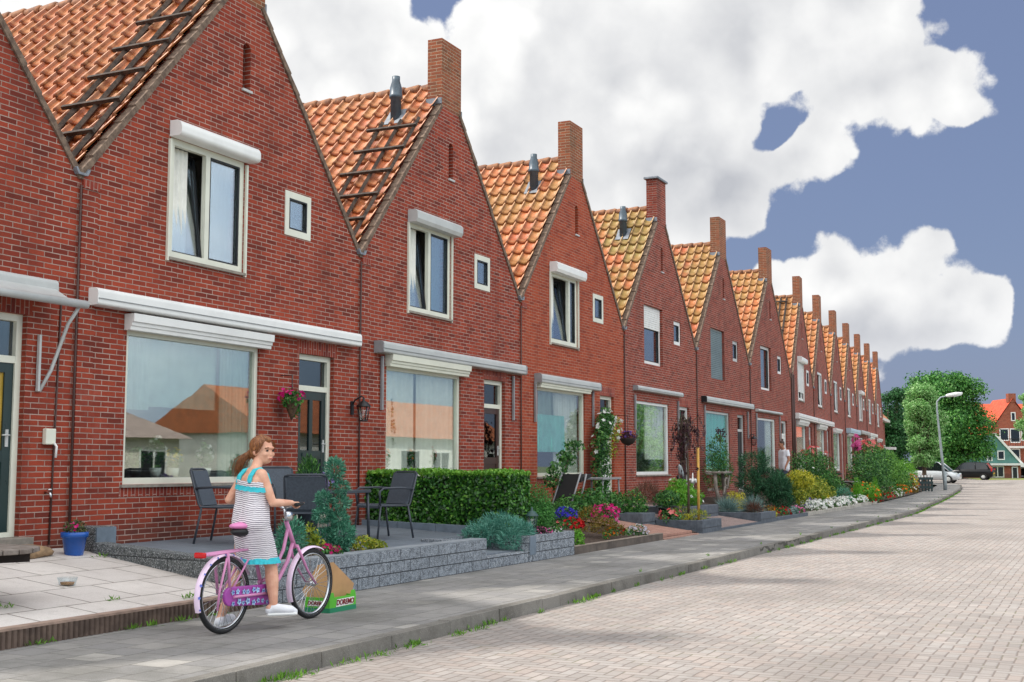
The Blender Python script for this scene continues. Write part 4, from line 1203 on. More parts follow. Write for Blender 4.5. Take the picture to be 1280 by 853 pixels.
shrub('pale_green_shrub', 'pale green shrub at the right end of the broad perennials', 'shrub', [(24.5, -1.3, .58, .32, .3, .26), (24.2, -1.5, .48, .25, .25, .2)], G['green'], 1300, .06, .03, 47, flowers=[('yellow', 20, .012)], zmin=.25)
# pots by the path
for k, (x, y, lab, s) in enumerate(((25.3, -1.75, 'left of the two dark pots of green foliage by the grey path', 1), (25.95, -1.62, 'right of the two dark pots of green foliage by the grey path', 1))):
    pt = MB().lathe([(.11, 0), (.15, .20), (.16, .20), (.16, .23), (.14, .23), (.13, .2)], (x, y, gz(y)), 18).build('plant_pot', MAT['black']); tag(pt, lab, 'pot', 'dark pots by the grey path')
    shrub('potted_plant', ('dense green plant in the left dark pot by the grey path', 'dense green plant in the right dark pot by the grey path')[k], 'plant', [(x, y, gz(y)+.40, .25, .25, .17)], G['dgreen'], 800, .05, .028, 50+k, flowers=[('yellow', 8, .012)])
shrub('red_grass', 'feathery reddish grass behind the two dark pots', 'grass', [(26.0, -1.1, .72, .42, .2, .16)], G['redgrass'], 900, .16, .008, 52, mode='spike', up=.9)
shrub('salmon_rose', 'salmon pink rose bush at the corner of the weeping tree planter', 'rose', [(24.3, -2.2, .30, .24, .26, .17)], G['dgreen'], 420, .045, .028, 53, flowers=[('salmon', 16, .065)], zmin=.16)
shrub('yellow_cushion', 'small lemon yellow cushion plant beside the salmon rose', 'plant', [(24.55, -2.42, .29, .12, .12, .08)], G['yellow'], 260, .03, .018, 54)
shrub('low_herbs', 'low grey green herbs under the weeping tree', 'plant', [(24.95, -2.6, .30, .32, .16, .12), (25.15, -2.2, .34, .2, .25, .14)], G['yelgreen'], 900, .06, .012, 55, mode='spike', up=.5, zmin=.22)
# weeping purple tree with stake
o = empty('weeping_tree', (24.97, -2.36, .22), 0, 'small weeping purple tree with sparse hanging twigs in the block planter', 'tree')
MB().tube([(0, 0, 0), (.02, 0, .8), (-.01, .01, 1.5), (.0, 0, 2.0)], [.028, .024, .022, .015], 7).build('trunk', MAT['bark'], o)
rg = random.Random(8)
tw = MB(); lp = []
for k in range(34):
    an = rg.uniform(0, 6.28); rr = rg.uniform(.12, .36); ln = rg.uniform(.15, .55) if k % 5 else rg.uniform(.7, 1.2)
    p0 = Vector((0, 0, rg.uniform(1.75, 2.05))); p1 = p0 + Vector((math.cos(an)*rr*.7, math.sin(an)*rr*.7, .16)); p2 = p0 + Vector((math.cos(an)*rr, math.sin(an)*rr, -.05)); p3 = p2 + Vector((math.cos(an)*.04, math.sin(an)*.04, -ln))
    tw.tube([p0, p1, p2, p3], [.008, .006, .005, .003], 4)
    for q in range(int(17*(.4+ln))):
        t = rg.random()
        p = p1.lerp(p2, t*3) if t < .33 else p2.lerp(p3, (t-.33)/.67)
        lp.append(p + Vector((rg.gauss(0, .025), rg.gauss(0, .025), rg.gauss(0, .02))))
tw.build('twigs', MAT['bark'], o)
lp = np.array(lp); rr_ = np.random.RandomState(5)
ob('foliage', quads_mesh('foliage', leaf_quads(lp, unit(rr_.normal(size=lp.shape)), rr_, .085, .045, mode='hang'), G['purple']), o)
st_ = MB().tube([(25.02, -2.56, .2), (25.03, -2.56, 1.72)], .030, 8).build('wooden_stake', MAT['stake']); tag(st_, 'pale round wooden stake beside the weeping purple tree', 'stake')
shrub('bright_bush', 'bright green leafy bush behind the wooden stake', 'shrub', [(27.4, -1.4, .76, .38, .34, .30), (27.9, -1.5, .60, .35, .3, .2), (27.0, -1.4, .62, .26, .3, .24)], G['bright'], 1900, .085, .034, 56, zmin=.42, flowers=[('white', 5, .05)])
shrub('blue_fescue', 'left blue grey grass tuft in the fescue planter', 'grass', [(29.2, -2.0, .30, .10, .10, .06)], G['fescue'], 900, .30, .007, 57, mode='spike', up=.75, group='blue fescue tufts')
shrub('blue_fescue', 'right blue grey grass tuft in the fescue planter, at its front corner', 'grass', [(29.75, -2.45, .30, .10, .10, .06)], G['fescue'], 900, .30, .007, 58, mode='spike', up=.75, group='blue fescue tufts')
shrub('brown_sedge', 'brownish grass tuft between the two blue fescue tufts', 'grass', [(29.55, -2.55, .28, .08, .08, .05)], G['redgrass'], 380, .22, .007, 59, mode='spike', up=.7)
shrub('small_yellow_shrub', 'small yellow leaved shrub behind the fescue planter', 'shrub', [(30.9, -1.75, .46, .34, .3, .26)], G['yellow'], 800, .05, .028, 60, zmin=.2)
shrub('dark_spreading_pine', 'dark green spreading pine in front of the grey garden bench', 'pine', [(33.2, -1.6, 1.42, .42, .4, .26), (33.6, -1.9, 1.02, .55, .45, .26), (32.9, -1.6, .92, .4, .4, .28), (34.2, -2.0, .74, .5, .4, .32), (33.3, -1.8, .55, .5, .4, .26)], G['darkpine'], 11000, .09, .014, 61, mode='spike', up=.3, amp=.35, stem=[([(33.4, -1.6, .2), (33.35, -1.65, .8), (33.3, -1.6, 1.3)], [.05, .04, .02])])
shrub('dark_conifer', 'dark blue green conifer left of the yellow bush', 'conifer', [(33.2, -2.3, .78, .38, .34, .34), (33.35, -2.35, .42, .36, .3, .26)], G['darkpine'], 6500, .08, .013, 62, mode='spike', up=.25, amp=.3, zmin=.1)
shrub('yellow_bush', 'large yellow leaved bush on a short stem in the front border', 'shrub', [(33.95, -2.66, .86, .42, .34, .34), (34.3, -2.6, .62, .36, .3, .28), (33.7, -2.66, .55, .3, .26, .26)], G['yelgreen'], 2600, .06, .034, 63, stem=[([(33.95, -2.66, .05), (33.95, -2.66, .6)], [.04, .03])])
o = shrub('yellow_top', 'x', 'x', [(33.85, -2.70, .98, .47, .40, .28), (34.2, -2.7, .85, .36, .34, .25)], G['yellow'], 1500, .06, .036, 64)
ytop = [c for c in o.children][0]; yb = bpy.data.objects['yellow_bush']; ytop.parent = yb; ytop.location = Vector(o.location) - Vector(yb.location); ytop.name = 'young_foliage'
bpy.data.objects.remove(o)
mound('red_salvias', 'dark red salvias left of the foot of the yellow bush', 32.0, -2.62, .26, .24, G['dgreen'], 'red', 26, .04, 65, z=.06)
mound('orange_red_heuchera', 'orange red low plants behind the small lemon shrub', 31.3, -2.5, .2, .26, G['gold'], 'orange', 10, .03, 66, z=.1)
shrub('lemon_shrub', 'tiny lemon green shrub at the front edging', 'shrub', [(30.5, -2.78, .14, .13, .1, .11)], G['yellow'], 260, .035, .02, 67)
shrub('silver_cushion', 'silvery green cushion plant under the yellow bush', 'plant', [(32.9, -2.72, .16, .4, .12, .12)], G['fescue'], 700, .05, .02, 68, zmin=.05)
shrub('green_bush', 'mid green rounded bush behind the white flowers', 'shrub', [(38.6, -2.15, .62, .5, .42, .36), (39.3, -2.2, .48, .45, .4, .34), (38.0, -2.2, .56, .35, .35, .32)], G['yelgreen'], 2600, .075, .04, 69, zmin=.1)
shrub('dense_green_bush', 'dense darker green bush right of the mid green rounded one', 'shrub', [(42.3, -1.9, .72, .5, .45, .5), (41.7, -1.9, .6, .4, .4, .4)], G['green'], 2400, .07, .036, 70, zmin=.15)
for k, (x, r) in enumerate(((35.2, .36), (36.4, .42), (37.7, .42), (39.1, .45), (40.3, .40))):
    mound('white_petunias', ('white flower mound beside the stem of the yellow bush', 'second white flower mound right of the yellow bush', 'middle one of the five white flower mounds', 'white flower mound left of the one before the blue green ball', 'white flower mound just before the blue green ball shrub')[k],
          x, -2.62 + .02*(k % 2), r, .30 - .02*(k % 3), G['dgreen'], 'white', 70, .05, 71+k, z=.08, group='white petunia mounds', nl=300)
mound('white_alyssum', 'round white flower cushion right of the blue green ball shrub', 43.0, -2.60, .34, .28, G['dgreen'], 'white', 60, .05, 78, z=.09)
shrub('ball_conifer', 'blue green ball shaped conifer behind the white flowers', 'conifer', [(41.5, -2.45, .38, .27, .27, .27)], G['bluecon'], 1500, .06, .012, 79, mode='spike')
for k, (x, h, lab) in enumerate(((43.3, .95, 'left of two small light green pyramid conifers beside the orange flowers'), (47.0, .92, 'right of two small light green pyramid conifers beside the orange flowers'))):
    shrub('pyramid_conifer', lab, 'conifer', [(x, -2.55, .30, .20, .18, .24), (x, -2.55, .52, .14, .13, .24), (x, -2.55, .74, .07, .07, .2)], G['bright'], 1500, .07, .014, 80+k, mode='spike', up=1.2, zmin=.1, group='pyramid conifers')
mound('orange_flowers', 'orange flowers between the two pyramid conifers', 45.0, -2.55, .5, .66, G['bright'], 'orange', 60, .045, 83, z=.1, nl=900, L=.08)
mound('brick_red_bedding', 'brick red bedding flowers along the pavement edge in front of the pyramid conifers', 44.6, -2.66, .5, .14, G['green'], 'salmon+red', 40, .04, 84, z=.08)
shrub('rose_bush', 'tall loose rose bush with pink blooms behind the yellow bush', 'rose', [(41.2, -1.2, 1.35, .7, .5, .55), (42.8, -1.2, 1.45, .75, .5, .5), (44.2, -1.25, 1.2, .7, .5, .6), (43.2, -1.3, .8, 1.2, .6, .5)], G['dgreen'], 5200, .075, .042, 85, flowers=[('white', 16, .05), ('salmon', 22, .075, [(43.2, -1.2, 1.8, 1.6, .3, .2)])], amp=.35)
shrub('large_dark_shrub', 'large dark green shrub near the bend of the row', 'shrub', [(48.5, -2.1, 1.15, .9, .7, .85), (50.2, -2.0, 1.2, .9, .7, .85), (49.5, -2.2, .6, 1.2, .7, .6), (47.6, -1.9, .8, .6, .6, .7)], G['dgreen'], 7500, .085, .048, 86, amp=.3, zmin=.05)
shrub('light_green_shrub', 'lighter green tall shrub behind the large dark one', 'shrub', [(54.5, -1.6, 1.35, 1.0, .7, .85), (56.5, -1.5, 1.45, 1.0, .7, .75), (57.4, -1.6, .9, .9, .7, .7)], G['lime'], 5200, .09, .05, 87, amp=.3, zmin=.05)
shrub('pink_hollyhock', 'tall stalk of pink blooms rising above the large dark shrub', 'flowers', [(50.8, -1.25, 1.6, .25, .25, .5)], G['dgreen'], 300, .09, .06, 88, flowers=[('pink', 46, .09, [(50.75, -1.25, 2.15, .13, .13, .42)])])
shrub('pink_rose_standard', 'pale pink rose crown behind the large dark shrub', 'rose', [(55.9, -.9, 2.1, .7, .5, .35)], G['green'], 700, .07, .04, 89, flowers=[('salmon', 60, .10)], stem=[([(55.9, -.9, .3), (55.9, -.9, 2.0)], [.03, .02])])
shrub('green_hedge_plant', 'dark low bush at the pavement beyond the large shrubs', 'shrub', [(60.2, -1.6, .62, .6, .5, .58), (61.5, -1.4, .5, .6, .5, .45)], G['green'], 2000, .08, .045, 90, zmin=.05)
shrub('flowering_border', 'mixed yellow and red border plants before the green fence', 'flowers', [(64, -1.35, .42, .8, .4, .4), (66, -1.2, .5, .9, .4, .45)], G['yelgreen'], 1600, .08, .045, 91, flowers=[('yellow', 30, .05), ('red', 40, .06), ('white', 25, .05)], zmin=.05)
shrub('far_bright_shrub', 'bright green shrub behind the far green fence', 'shrub', [(72, .2, 1.0, 1.3, .8, .7), (76, .6, 1.0, 1.5, .8, .7), (80, 1.0, .95, 1.5, .8, .65)], G['bright'], 3600, .10, .055, 92, zmin=.1)
shrub('far_orange_border', 'low orange brown border plants before the green fence', 'flowers', [(63.2, -1.75, .22, .7, .2, .2)], G['gold'], 600, .07, .03, 93, flowers=[('white', 14, .05)], zmin=.04)

mound('pink_phlox', 'pink flower mound at the front edging before the pale concrete edging', 33.2, -2.74, .22, .22, G['green'], 'pink', 40, .03, 300, z=.07)
mound('purple_bedding', 'purple flowers between the pale edging and the second white flower mound', 36.0, -2.35, .3, .34, G['green'], 'purple', 40, .04, 301, z=.12)
mound('yellow_daisies', 'yellow daisies behind the third white flower mound', 38.4, -2.3, .3, .40, G['bright'], 'yellow', 46, .035, 302, z=.12)
mound('red_roses_low', 'low red flowers at the foot of the large dark shrub by the bend', 48.3, -2.62, .4, .34, G['green'], 'red', 40, .05, 303, z=.08)
mound('white_daisies', 'white daisies at the pavement under the lime green shrub beyond the bend', 53.0, -2.2, .5, .4, G['bright'], 'white', 50, .05, 304, z=.06)
mound('orange_lilies', 'orange flowers at the pavement beyond the white daisies', 57.0, -1.95, .5, .45, G['bright'], 'orange', 46, .06, 305, z=.06)
mound('pink_geraniums', 'pink geraniums in front of the broad green perennials', 22.05, -1.75, .17, .22, G['green'], 'pink', 36, .03, 306, z=.24)

# ---- wall climbers
b_ = [(25.35, -.28, 1.15, .28, .2, .6), (25.4, -.26, 1.75, .28, .18, .5), (25.6, -.26, 2.2, .32, .16, .35), (25.9, -.22, 2.35, .34, .12, .28), (26.2, -.2, 1.9, .3, .1, .5), (26.6, -.16, 2.2, .3, .08, .3)]
shrub('climbing_rose', 'climbing rose with white blooms trained beside the door of the orange red house', 'rose', b_[:4], G['dgreen'], 3000, .065, .038, 95, stem=[([(25.4, -.25, .4), (25.35, -.2, 1.2), (25.5, -.18, 2.2)], [.025, .02, .01])], flowers=[('white', 46, .055, b_[1:])], amp=.4)
rb = bpy.data.objects['climbing_rose']; bl = Vector(rb.location)
ob('foliage', leaves('foliage', G['yelgreen'], [(q[0]-bl.x, q[1]-bl.y, q[2]-bl.z, *q[3:]) for q in b_[4:]], 420, .06, .034, 96, amp=.4), rb)
shrub('window_shrub', 'open branched shrub in front of the teal window of the orange red house', 'shrub', [(22.4, -.5, 1.28, .26, .2, .16), (22.9, -.5, 1.5, .3, .2, .18), (23.3, -.5, 1.75, .26, .2, .14), (22.2, -.5, 1.05, .3, .2, .16), (22.6, -.55, .8, .3, .2, .25)], G['dgreen'], 900, .08, .045, 97, stem=[([(22.5, -.5, .35), (22.6, -.5, 1.0), (23.0, -.5, 1.5), (23.4, -.5, 1.8)], [.02, .016, .01, .006])], amp=.4)
shrub('facade_yew', 'dark green bushy conifer against the teal window of the plum brick house', 'conifer', [(33.3, -.5, 1.2, .42, .3, .55), (33.6, -.5, 1.75, .34, .28, .42), (33.9, -.5, 1.3, .4, .3, .5), (34.4, -.45, 1.1, .4, .25, .4)], G['dgreen'], 3200, .075, .02, 98, mode='spike', up=.4, zmin=.4)
shrub('tall_thin_shrub', 'loose leafy shoots above the dark bushy conifer beside a window arm', 'shrub', [(34.3, -.4, 2.2, .25, .15, .25)], G['purple'], 90, .08, .05, 99, stem=[([(34.2, -.4, 1.4), (34.3, -.4, 2.3)], [.012, .006])])

# ---- weeds in the gutter and between the slabs: nobody could count them
rg = np.random.RandomState(12)
spots = []
for _ in range(130):
    x = rg.uniform(4, 62)**1.0; spots.append((x, interp(KERB, x) - abs(rg.normal(0, .035)) - .01, -.11, rg.uniform(.5, 1.2)))
for x in (6.6, 7.0, 7.25, 7.9, 8.3, 8.75, 9.6, 10.0, 12.4): spots.append((x, -5.14, -.11, 2.2))
for x, y in ((8.0, -2.96), (8.2, -2.97), (8.6, -2.96), (9.1, -2.96), (7.0, -2.95)): spots.append((x, y, 0, 1.5))
for x, y in ((7.2, -2.2), (7.35, -2.25), (8.3, -2.45), (9.0, -2.7), (10.0, -.7), (8.9, -2.72)): spots.append((x, y, .135 + .115*(y+2.84), .9))
for x in np.arange(15, 60, 3.1): spots.append((x, interp(KERB, x)+.2, 0.0, .5))
for x in rg.uniform(40, 75, 60): spots.append((x, interp(KERB, x)-.03, -.11, 2.0))
P = []; D = []
for x, y, z, s in spots:
    n = int(14*s)
    for _ in range(n):
        P.append((x + rg.normal(0, .05*s), y + rg.normal(0, .014*s), z + .002)); D.append((rg.normal(0, .6), rg.normal(0, .6), 1))
P = np.array(P); D = unit(np.array(D))
tag(ob('weeds', quads_mesh('weeds', leaf_quads(P, D, rg, .055, .012, mode='spike', up=.3), G['grass'])), kind='stuff')

# ---- trees
def tree(label, x, y, z, th, crown, mat, n, L, seed, tr=.25, group='trees beyond the end of the row', amp=.42):
    o = empty('tree', (x, y, z), 0, label, 'tree', group)
    t = MB(); rg = random.Random(seed)
    t.tube([(0, 0, -.2), (.03, .02, th*.5), (0, 0, th), (0, 0, th*1.6)], [tr, tr*.8, tr*.6, tr*.25], 9)
    for c in crown:
        t.tube([(0, 0, th*.85), (c[0]*.5, c[1]*.5, (th+c[2])*.5), (c[0], c[1], c[2])], [tr*.42, tr*.28, tr*.08], 6)
    t.build('trunk', MAT['bark'], o)
    ob('crown', leaves('crown', mat, crown, n, L, L*.6, seed, amp, (.35, 1.08)), o)
    return o
rgt = random.Random(77)
def crown_blobs(r, h, z0, k, seed, thin=1.0):
    g = random.Random(seed); out = []
    for i in range(k):
        t = g.random(); z = z0 + h*t; q = r*math.sqrt(max(.08, 1-(2*t-1)**2*.85))*g.uniform(.45, .85); a = g.uniform(0, 6.28); s = r*g.uniform(.32, .5)
        out.append((math.cos(a)*q*thin, math.sin(a)*q, z, s, s, s*g.uniform(.75, 1.0)))
    out.append((0, 0, z0+h*.5, r*.7, r*.7, h*.42))
    return out
tree('light green columnar tree at the end of the row', 93.5, 1.55, .1, 1.3, crown_blobs(1.35, 5.2, 1.6, 34, 1), G['tree_light'], 26000, .16, 101, .2)
tree('broad dark green tree behind the lamp post', 118, 1.6, .15, 1.8, crown_blobs(2.8, 7.2, 1.5, 44, 2), G['tree'], 38000, .24, 102, .32)
tree('second broad green tree behind the lamp post, partly covered by the first', 124, 4.6, .15, 1.8, crown_blobs(3.2, 7.4, 1.8, 36, 3), G['tree'], 26000, .26, 103, .3)
tree('narrow dark tree half hidden by the last house', 101, 5.0, .1, 1.4, crown_blobs(1.6, 6.0, 1.2, 28, 4), G['tree_dark'], 18000, .2, 104, .2)
tree('pale green tree cut by the right picture edge', 100, -5.35, .2, 2.0, crown_blobs(.9, 4.0, 2.6, 18, 6), G['tree_light'], 8000, .16, 106, .15, group=None)
for k, (x, y) in enumerate(((140, 12), (146, 6), (150, -16))):
    tree(('bushy tree far behind the cars on the left', 'bushy tree far behind the lamp post', 'bushy tree behind the red roofed house')[k], x, y, .2, 1.5, crown_blobs(3.4, 4.5, 1.5, 16, 20+k), G['tree_dark'], 5000, .34, 110+k, .3, group='bushy trees in the distance')
# ------------------------------------------------------------------ wall pieces
MAT['pink'] = plain('pink_paint', '#cc86b0', .3, .06, 3)
MAT['palepink'] = plain('pale_pink_paint', '#ecd3e8', .3, .08, 5)
MAT['chrome'] = plain('chrome', '#c9cccf', .18, .05, 3, metallic=1.0)
MAT['rubber'] = plain('rubber', '#1b1b1c', .75, .2, 20)
MAT['sidewall'] = plain('reflective_sidewall', '#c9cbca', .5, .05)
MAT['redlamp'] = plain('red_lens', '#c3161b', .15, .05)
MAT['chair'] = plain('charcoal_metal', '#3b4048', .45, .12, 8)
MAT['sling'] = plain('charcoal_sling', '#4a515a', .7, .15, 40, .002)
MAT['card'] = plain('cardboard', '#b98f63', .85, .12, 4)
MAT['lime'] = plain('lime_green_print', '#57b52f', .45, .06, 3)
MAT['deepgreen'] = plain('deep_green_print', '#1f7f5a', .45, .08, 3)
MAT['textred'] = plain('dark_red_print', '#7a1418', .5, .05)
MAT['bluepot'] = plain('blue_glaze', '#1f57a8', .25, .12, 4)
MAT['oldwood'] = plain('old_table_wood', '#6a5f57', .85, .35, 9, .01, h2='#8f857c')
MAT['darkwood'] = plain('dark_table_wood', '#2a211c', .8, .3, 9)

# hanging cone basket by the dark green door
o = empty('hanging_basket', (14.0, -.20, 1.95), 0, 'cone shaped hanging basket of pink flowers on the brick wall beside the dark green door', 'hanging basket')
MB().lathe([(.005, 0), (.05, .10), (.10, .23), (.115, .26), (.10, .26)], (0, 0, 0), 14).build('cone', plain('wicker', '#5a4431', .9, .35, 30, .01), o)
ob('foliage', leaves('foliage', G['green'], [(0, 0, .30, .17, .15, .13), (.1, .02, .18, .08, .08, .14)], 360, .06, .035, 201), o)
bloom('blossoms', FL['magenta'], [(0, 0, .32, .18, .16, .14)], 30, .035, 202, parent=o)
MB().tube([(0, .19, .62), (0, .0, .62), (0, 0, .40)], .007, 6).build('bracket', MAT['black'], o)
o = empty('hanging_basket', (27.05, -.28, 1.80), 0, 'hanging basket of purple flowers between the white roses and the next window', 'hanging basket')
MB().lathe([(.02, 0), (.14, .06), (.19, .15), (.19, .17), (.15, .16)], (0, 0, 0), 14).build('bowl', MAT['darkwood'], o)
ob('foliage', leaves('foliage', G['purple'], [(0, 0, .21, .22, .2, .10)], 300, .05, .03, 203), o)
bloom('blossoms', FL['purple'], [(0, 0, .22, .22, .2, .11)], 40, .03, 204, parent=o)
MB().tube([(0, .27, .70), (0, 0, .70), (0, 0, .2)], .008, 6).build('bracket', MAT['black'], o)

def lantern_head(b, c, s):
    x, y, z = c
    for k in range(6):
        a = k*math.pi/3
        b.tube([(x+.055*s*math.cos(a), y+.055*s*math.sin(a), z), (x+.085*s*math.cos(a), y+.085*s*math.sin(a), z+.19*s)], .007*s, 4)
    b.lathe([(.06*s, -.02*s), (.06*s, .0)], c, 6); b.lathe([(.11*s, .19*s), (.10*s, .205*s), (.05*s, .26*s), (.02*s, .275*s), (.016*s, .31*s), (.004*s, .33*s)], c, 6)
o = empty('wall_lantern', (15.80, -.001, 2.02), 0, 'black wall lantern on a scrolled arm between two houses left of the lace window', 'wall lantern')
b = MB(); lantern_head(b, (.07, -.17, 0), 1.05); b.build('cage', MAT['black'], o)
MB().lathe([(.045, 0), (.07, .18)], (.07, -.17, .005), 6).build('glass', MAT['glass'], o)
MB().tube([(0, 0, .20), (.02, -.05, .30), (.06, -.14, .36), (.07, -.17, .34)], .013, 6).cbox((0, -.012, .18), (.07, .02, .2)).build('arm', MAT['black'], o)
o = empty('wall_lantern', (38.9, -.001, 2.0), 0, 'small dark wall lantern beside the door of the plum house with painted teal reflection', 'wall lantern')
b = MB(); lantern_head(b, (0, -.17, 0), 1.0); b.build('cage', MAT['black'], o)
MB().tube([(0, 0, .20), (0, -.05, .32), (0, -.17, .34)], .015, 6).build('arm', MAT['black'], o)
o = empty('garden_lantern', (16.50, -2.66, .33), 0, 'small green grey post lantern standing on the stone planter', 'garden lantern')
MAT['verdigris'] = plain('verdigris_metal', '#2f4a47', .5, .25, 14)
b = MB(); lantern_head(b, (0, 0, .10), .95); b.lathe([(.05, 0), (.03, .02), (.02, .08)], (0, 0, 0), 8); b.build('cage', MAT['verdigris'], o)
MB().lathe([(.045, 0), (.07, .17)], (0, 0, .105), 6).build('glass', MAT['glass'], o)
o = empty('socket_box', (9.86, -.001, 1.56), 0, 'white electric socket box with plug on the wall beside the open door', 'socket box')
MB().box(-.07, .07, -.06, 0, 0, .17).build('box', MAT['cream'], o, bevel=.01)
MB().tube([(.03, -.07, .02), (.05, -.09, -.02), (.045, -.085, -.14)], .014, 6).build('plug', MAT['white'], o)
o = empty('garden_tap', (9.86, -.001, 1.05), 0, 'chrome garden tap on the brick wall above the blue pot', 'tap')
MB().tube([(0, 0, 0), (0, -.07, 0), (.0, -.09, -.05)], .015, 8).lathe([(.03, 0), (.03, .015)], (0, -.06, .025), 8).build('spout', MAT['chrome'], o)
o = empty('wall_cable', (9.93, -.012, .5), 0, 'thin dark cable running up the brick wall between the first two houses', 'cable')
MB().tube([(0, 0, 0), (.02, 0, 1.0), (.05, 0, 2.6)], .011, 6).build('cable', MAT['dark_pipe'], o)

# half open awning of the first house (part of that house)
hA = HOUSES['A']
a = MB().prism(rounded(-.13, 3.15, 3.32, .05), 'x', 2.2, 5.42).build('awning', MAT['alu'], hA)
MB().tube([(2.15, -.36, 3.06), (5.60, -.36, 3.06)], .045, 10).build('front_bar', MAT['alu'], a)
MB().prism([(-.13, 3.20), (-.36, 3.07), (-.36, 3.085), (-.13, 3.215)], 'x', 2.25, 5.38).build('cloth', MAT['alu'], a)
MB().tube([(5.52, -.34, 3.04), (5.50, -.20, 2.85), (5.42, -.06, 2.35), (5.30, -.03, 2.12)], .02, 6).build('awning_arm', MAT['alu'], a)
MB().box(5.265, 5.295, -.045, -.012, 2.12, 2.72).build('arm_rail', MAT['alu'], a)

# ------------------------------------------------------------------ garden furniture
def make_chair(name, x, y, rz, label, z=.42, group='charcoal garden chairs'):
    o = empty(name, (x, y, z), rz, label, 'chair', group)
    w, d = .25, .25
    MB().prism([(-d, .44), (d-.04, .46), (d, .43), (d+.005, .40), (d-.01, .40), (d-.05, .435), (-d, .415)], 'y', -w+.02, w-.02).build('seat', MAT['sling'], o)
    MB().prism([(-d+.01, .44), (-d-.02, .47), (-d-.13, .85), (-d-.11, .86), (-d+.01, .50), (-d+.03, .45)], 'y', -w+.02, w-.02).build('backrest', MAT['sling'], o)
    for s in (-1, 1):
        MB().tube([(d, s*w, .43), (-d, s*w, .43), (-d-.02, s*w, .47), (-d-.13, s*w, .85), (-d-.135, s*(w-.05), .872)], .014, 7).build('frame', MAT['chair'], o)
        MB().tube([(d-.03, s*w, .43), (d+.03, s*(w+.02), 0)], .014, 7).build('leg', MAT['chair'], o)
        MB().tube([(-d+.02, s*w, .43), (-d-.06, s*(w+.02), 0)], .014, 7).build('leg', MAT['chair'], o)
        MB().tube([(d-.02, s*w, .43), (d, s*(w+.02), .62), (d-.06, s*(w+.025), .66), (-.1, s*(w+.025), .665), (-d-.06, s*w, .65)], .015, 7).build('armrest', MAT['chair'], o)
    MB().tube([(-d-.13, -w, .853), (-d-.145, -w+.06, .875), (-d-.145, w-.06, .875), (-d-.13, w, .853)], .014, 7).build('top_rail', MAT['chair'], o)
    MB().lathe([(.012, 0), (.012, .004)], (-d-.108, 0, .80), 8, axis='x').build('badge', MAT['white'], o)
    return o
make_chair('garden_chair', 12.02, -.72, R(-72), 'charcoal garden chair under the wide window behind the girl, turned to the right', .42)
make_chair('garden_chair', 13.42, -.55, R(-120), 'charcoal garden chair half hidden behind the girl\'s arm, nearest the dark green door', .44)
make_chair('garden_chair', 12.50, -1.55, R(28), 'charcoal garden chair seen squarely from behind beside the cloud cut conifer', .355)
make_chair('garden_chair', 14.35, -1.45, R(158), 'charcoal garden chair standing alone in front of the clipped hedge', .38)
o = empty('garden_table', (13.35, -1.25, .39), R(10), 'dark low garden table carrying flowers behind the chair backs', 'table')
MB().box(-.42, .42, -.42, .42, .60, .64).build('table_top', MAT['chair'], o, bevel=.006)
for sx in (-1, 1):
    for sy in (-1, 1): MB().tube([(sx*.38, sy*.38, .6), (sx*.40, sy*.40, 0)], .02, 7).build('leg', MAT['chair'], o)
mound('table_flowers', 'white and purple petunias in a bowl on the dark garden table', 13.2, -1.25, .20, .20, G['dgreen'], 'purple+lilac', 90, .03, 210, z=1.035)
mound('white_table_flowers', 'white flowers left of the purple ones on the dark garden table', 12.98, -1.1, .12, .14, G['dgreen'], 'white', 30, .03, 211, z=1.035)
# folded lounger and table in front of the rose house
o = empty('folded_lounger', (22.3, -.85, .40), R(-12), 'folded sun lounger with black sling leaning by the rose house wall', 'lounger')
MB().prism([(-.42, .05), (.0, .78), (.02, .77), (-.39, .04)], 'y', -.20, .20).build('sling', MAT['rubber'], o)
for s in (-1, 1): MB().tube([(-.42, s*.22, .02), (.0, s*.22, .80), (.05, s*.20, .80)], .018, 7).tube([(-.10, s*.20, .0), (.16, s*.20, .62), (.22, s*.20, .78)], .018, 7).build('frame', MAT['alu2'], o)
MB().prism([(.06, .62), (.44, .72), (.44, .78), (.05, .70)], 'y', -.18, .18).build('headrest', MAT['rubber'], o)
o = empty('garden_table', (23.9, -.75, .40), 0, 'grey garden table behind the folded lounger and the green perennials', 'table')
MB().box(-.55, .50, -.35, .35, .66, .70).build('table_top', MAT['alu2'], o, bevel=.006)
for sx in (-1, 1):
    for sy in (-1, 1): MB().tube([(sx*.45, sy*.3, .66), (sx*.48, sy*.32, 0)], .018, 6).build('leg', MAT['alu2'], o)
# grey driftwood bench / table of the plum house
o = empty('garden_bench', (32.5, -.85, .38), 0, 'weathered grey garden bench in front of the plum house window', 'bench')
MAT['greywood'] = plain('grey_wood', '#756c62', .9, .3, 12, .01, h2='#9a9187')
MB().box(-.45, .45, -.25, .25, .76, .81).build('table_top', MAT['greywood'], o, bevel=.008)
MB().box(-.42, .42, .1, .2, .3, .36).build('seat', MAT['greywood'], o, bevel=.008)
for sx in (-.36, .36):
    MB().tube([(sx, -.1, 0), (sx*1.05, -.02, .4), (sx, 0, .76)], .05, 7).build('leg', MAT['greywood'], o)
b = MB(); b.torus((0, -.2, .5), .14, .03, 20, 6, 'y'); b.tube([(-.3, -.2, .2), (-.1, -.2, .45), (.1, -.2, .4), (.3, -.2, .7)], .03, 6); b.build('twisted_branch', MAT['greywood'], o)
o = empty('garden_sculpture', (30.15, -.55, .40), 0, 'curved black garden sculpture with a pale bird on top against the brick wall', 'sculpture')
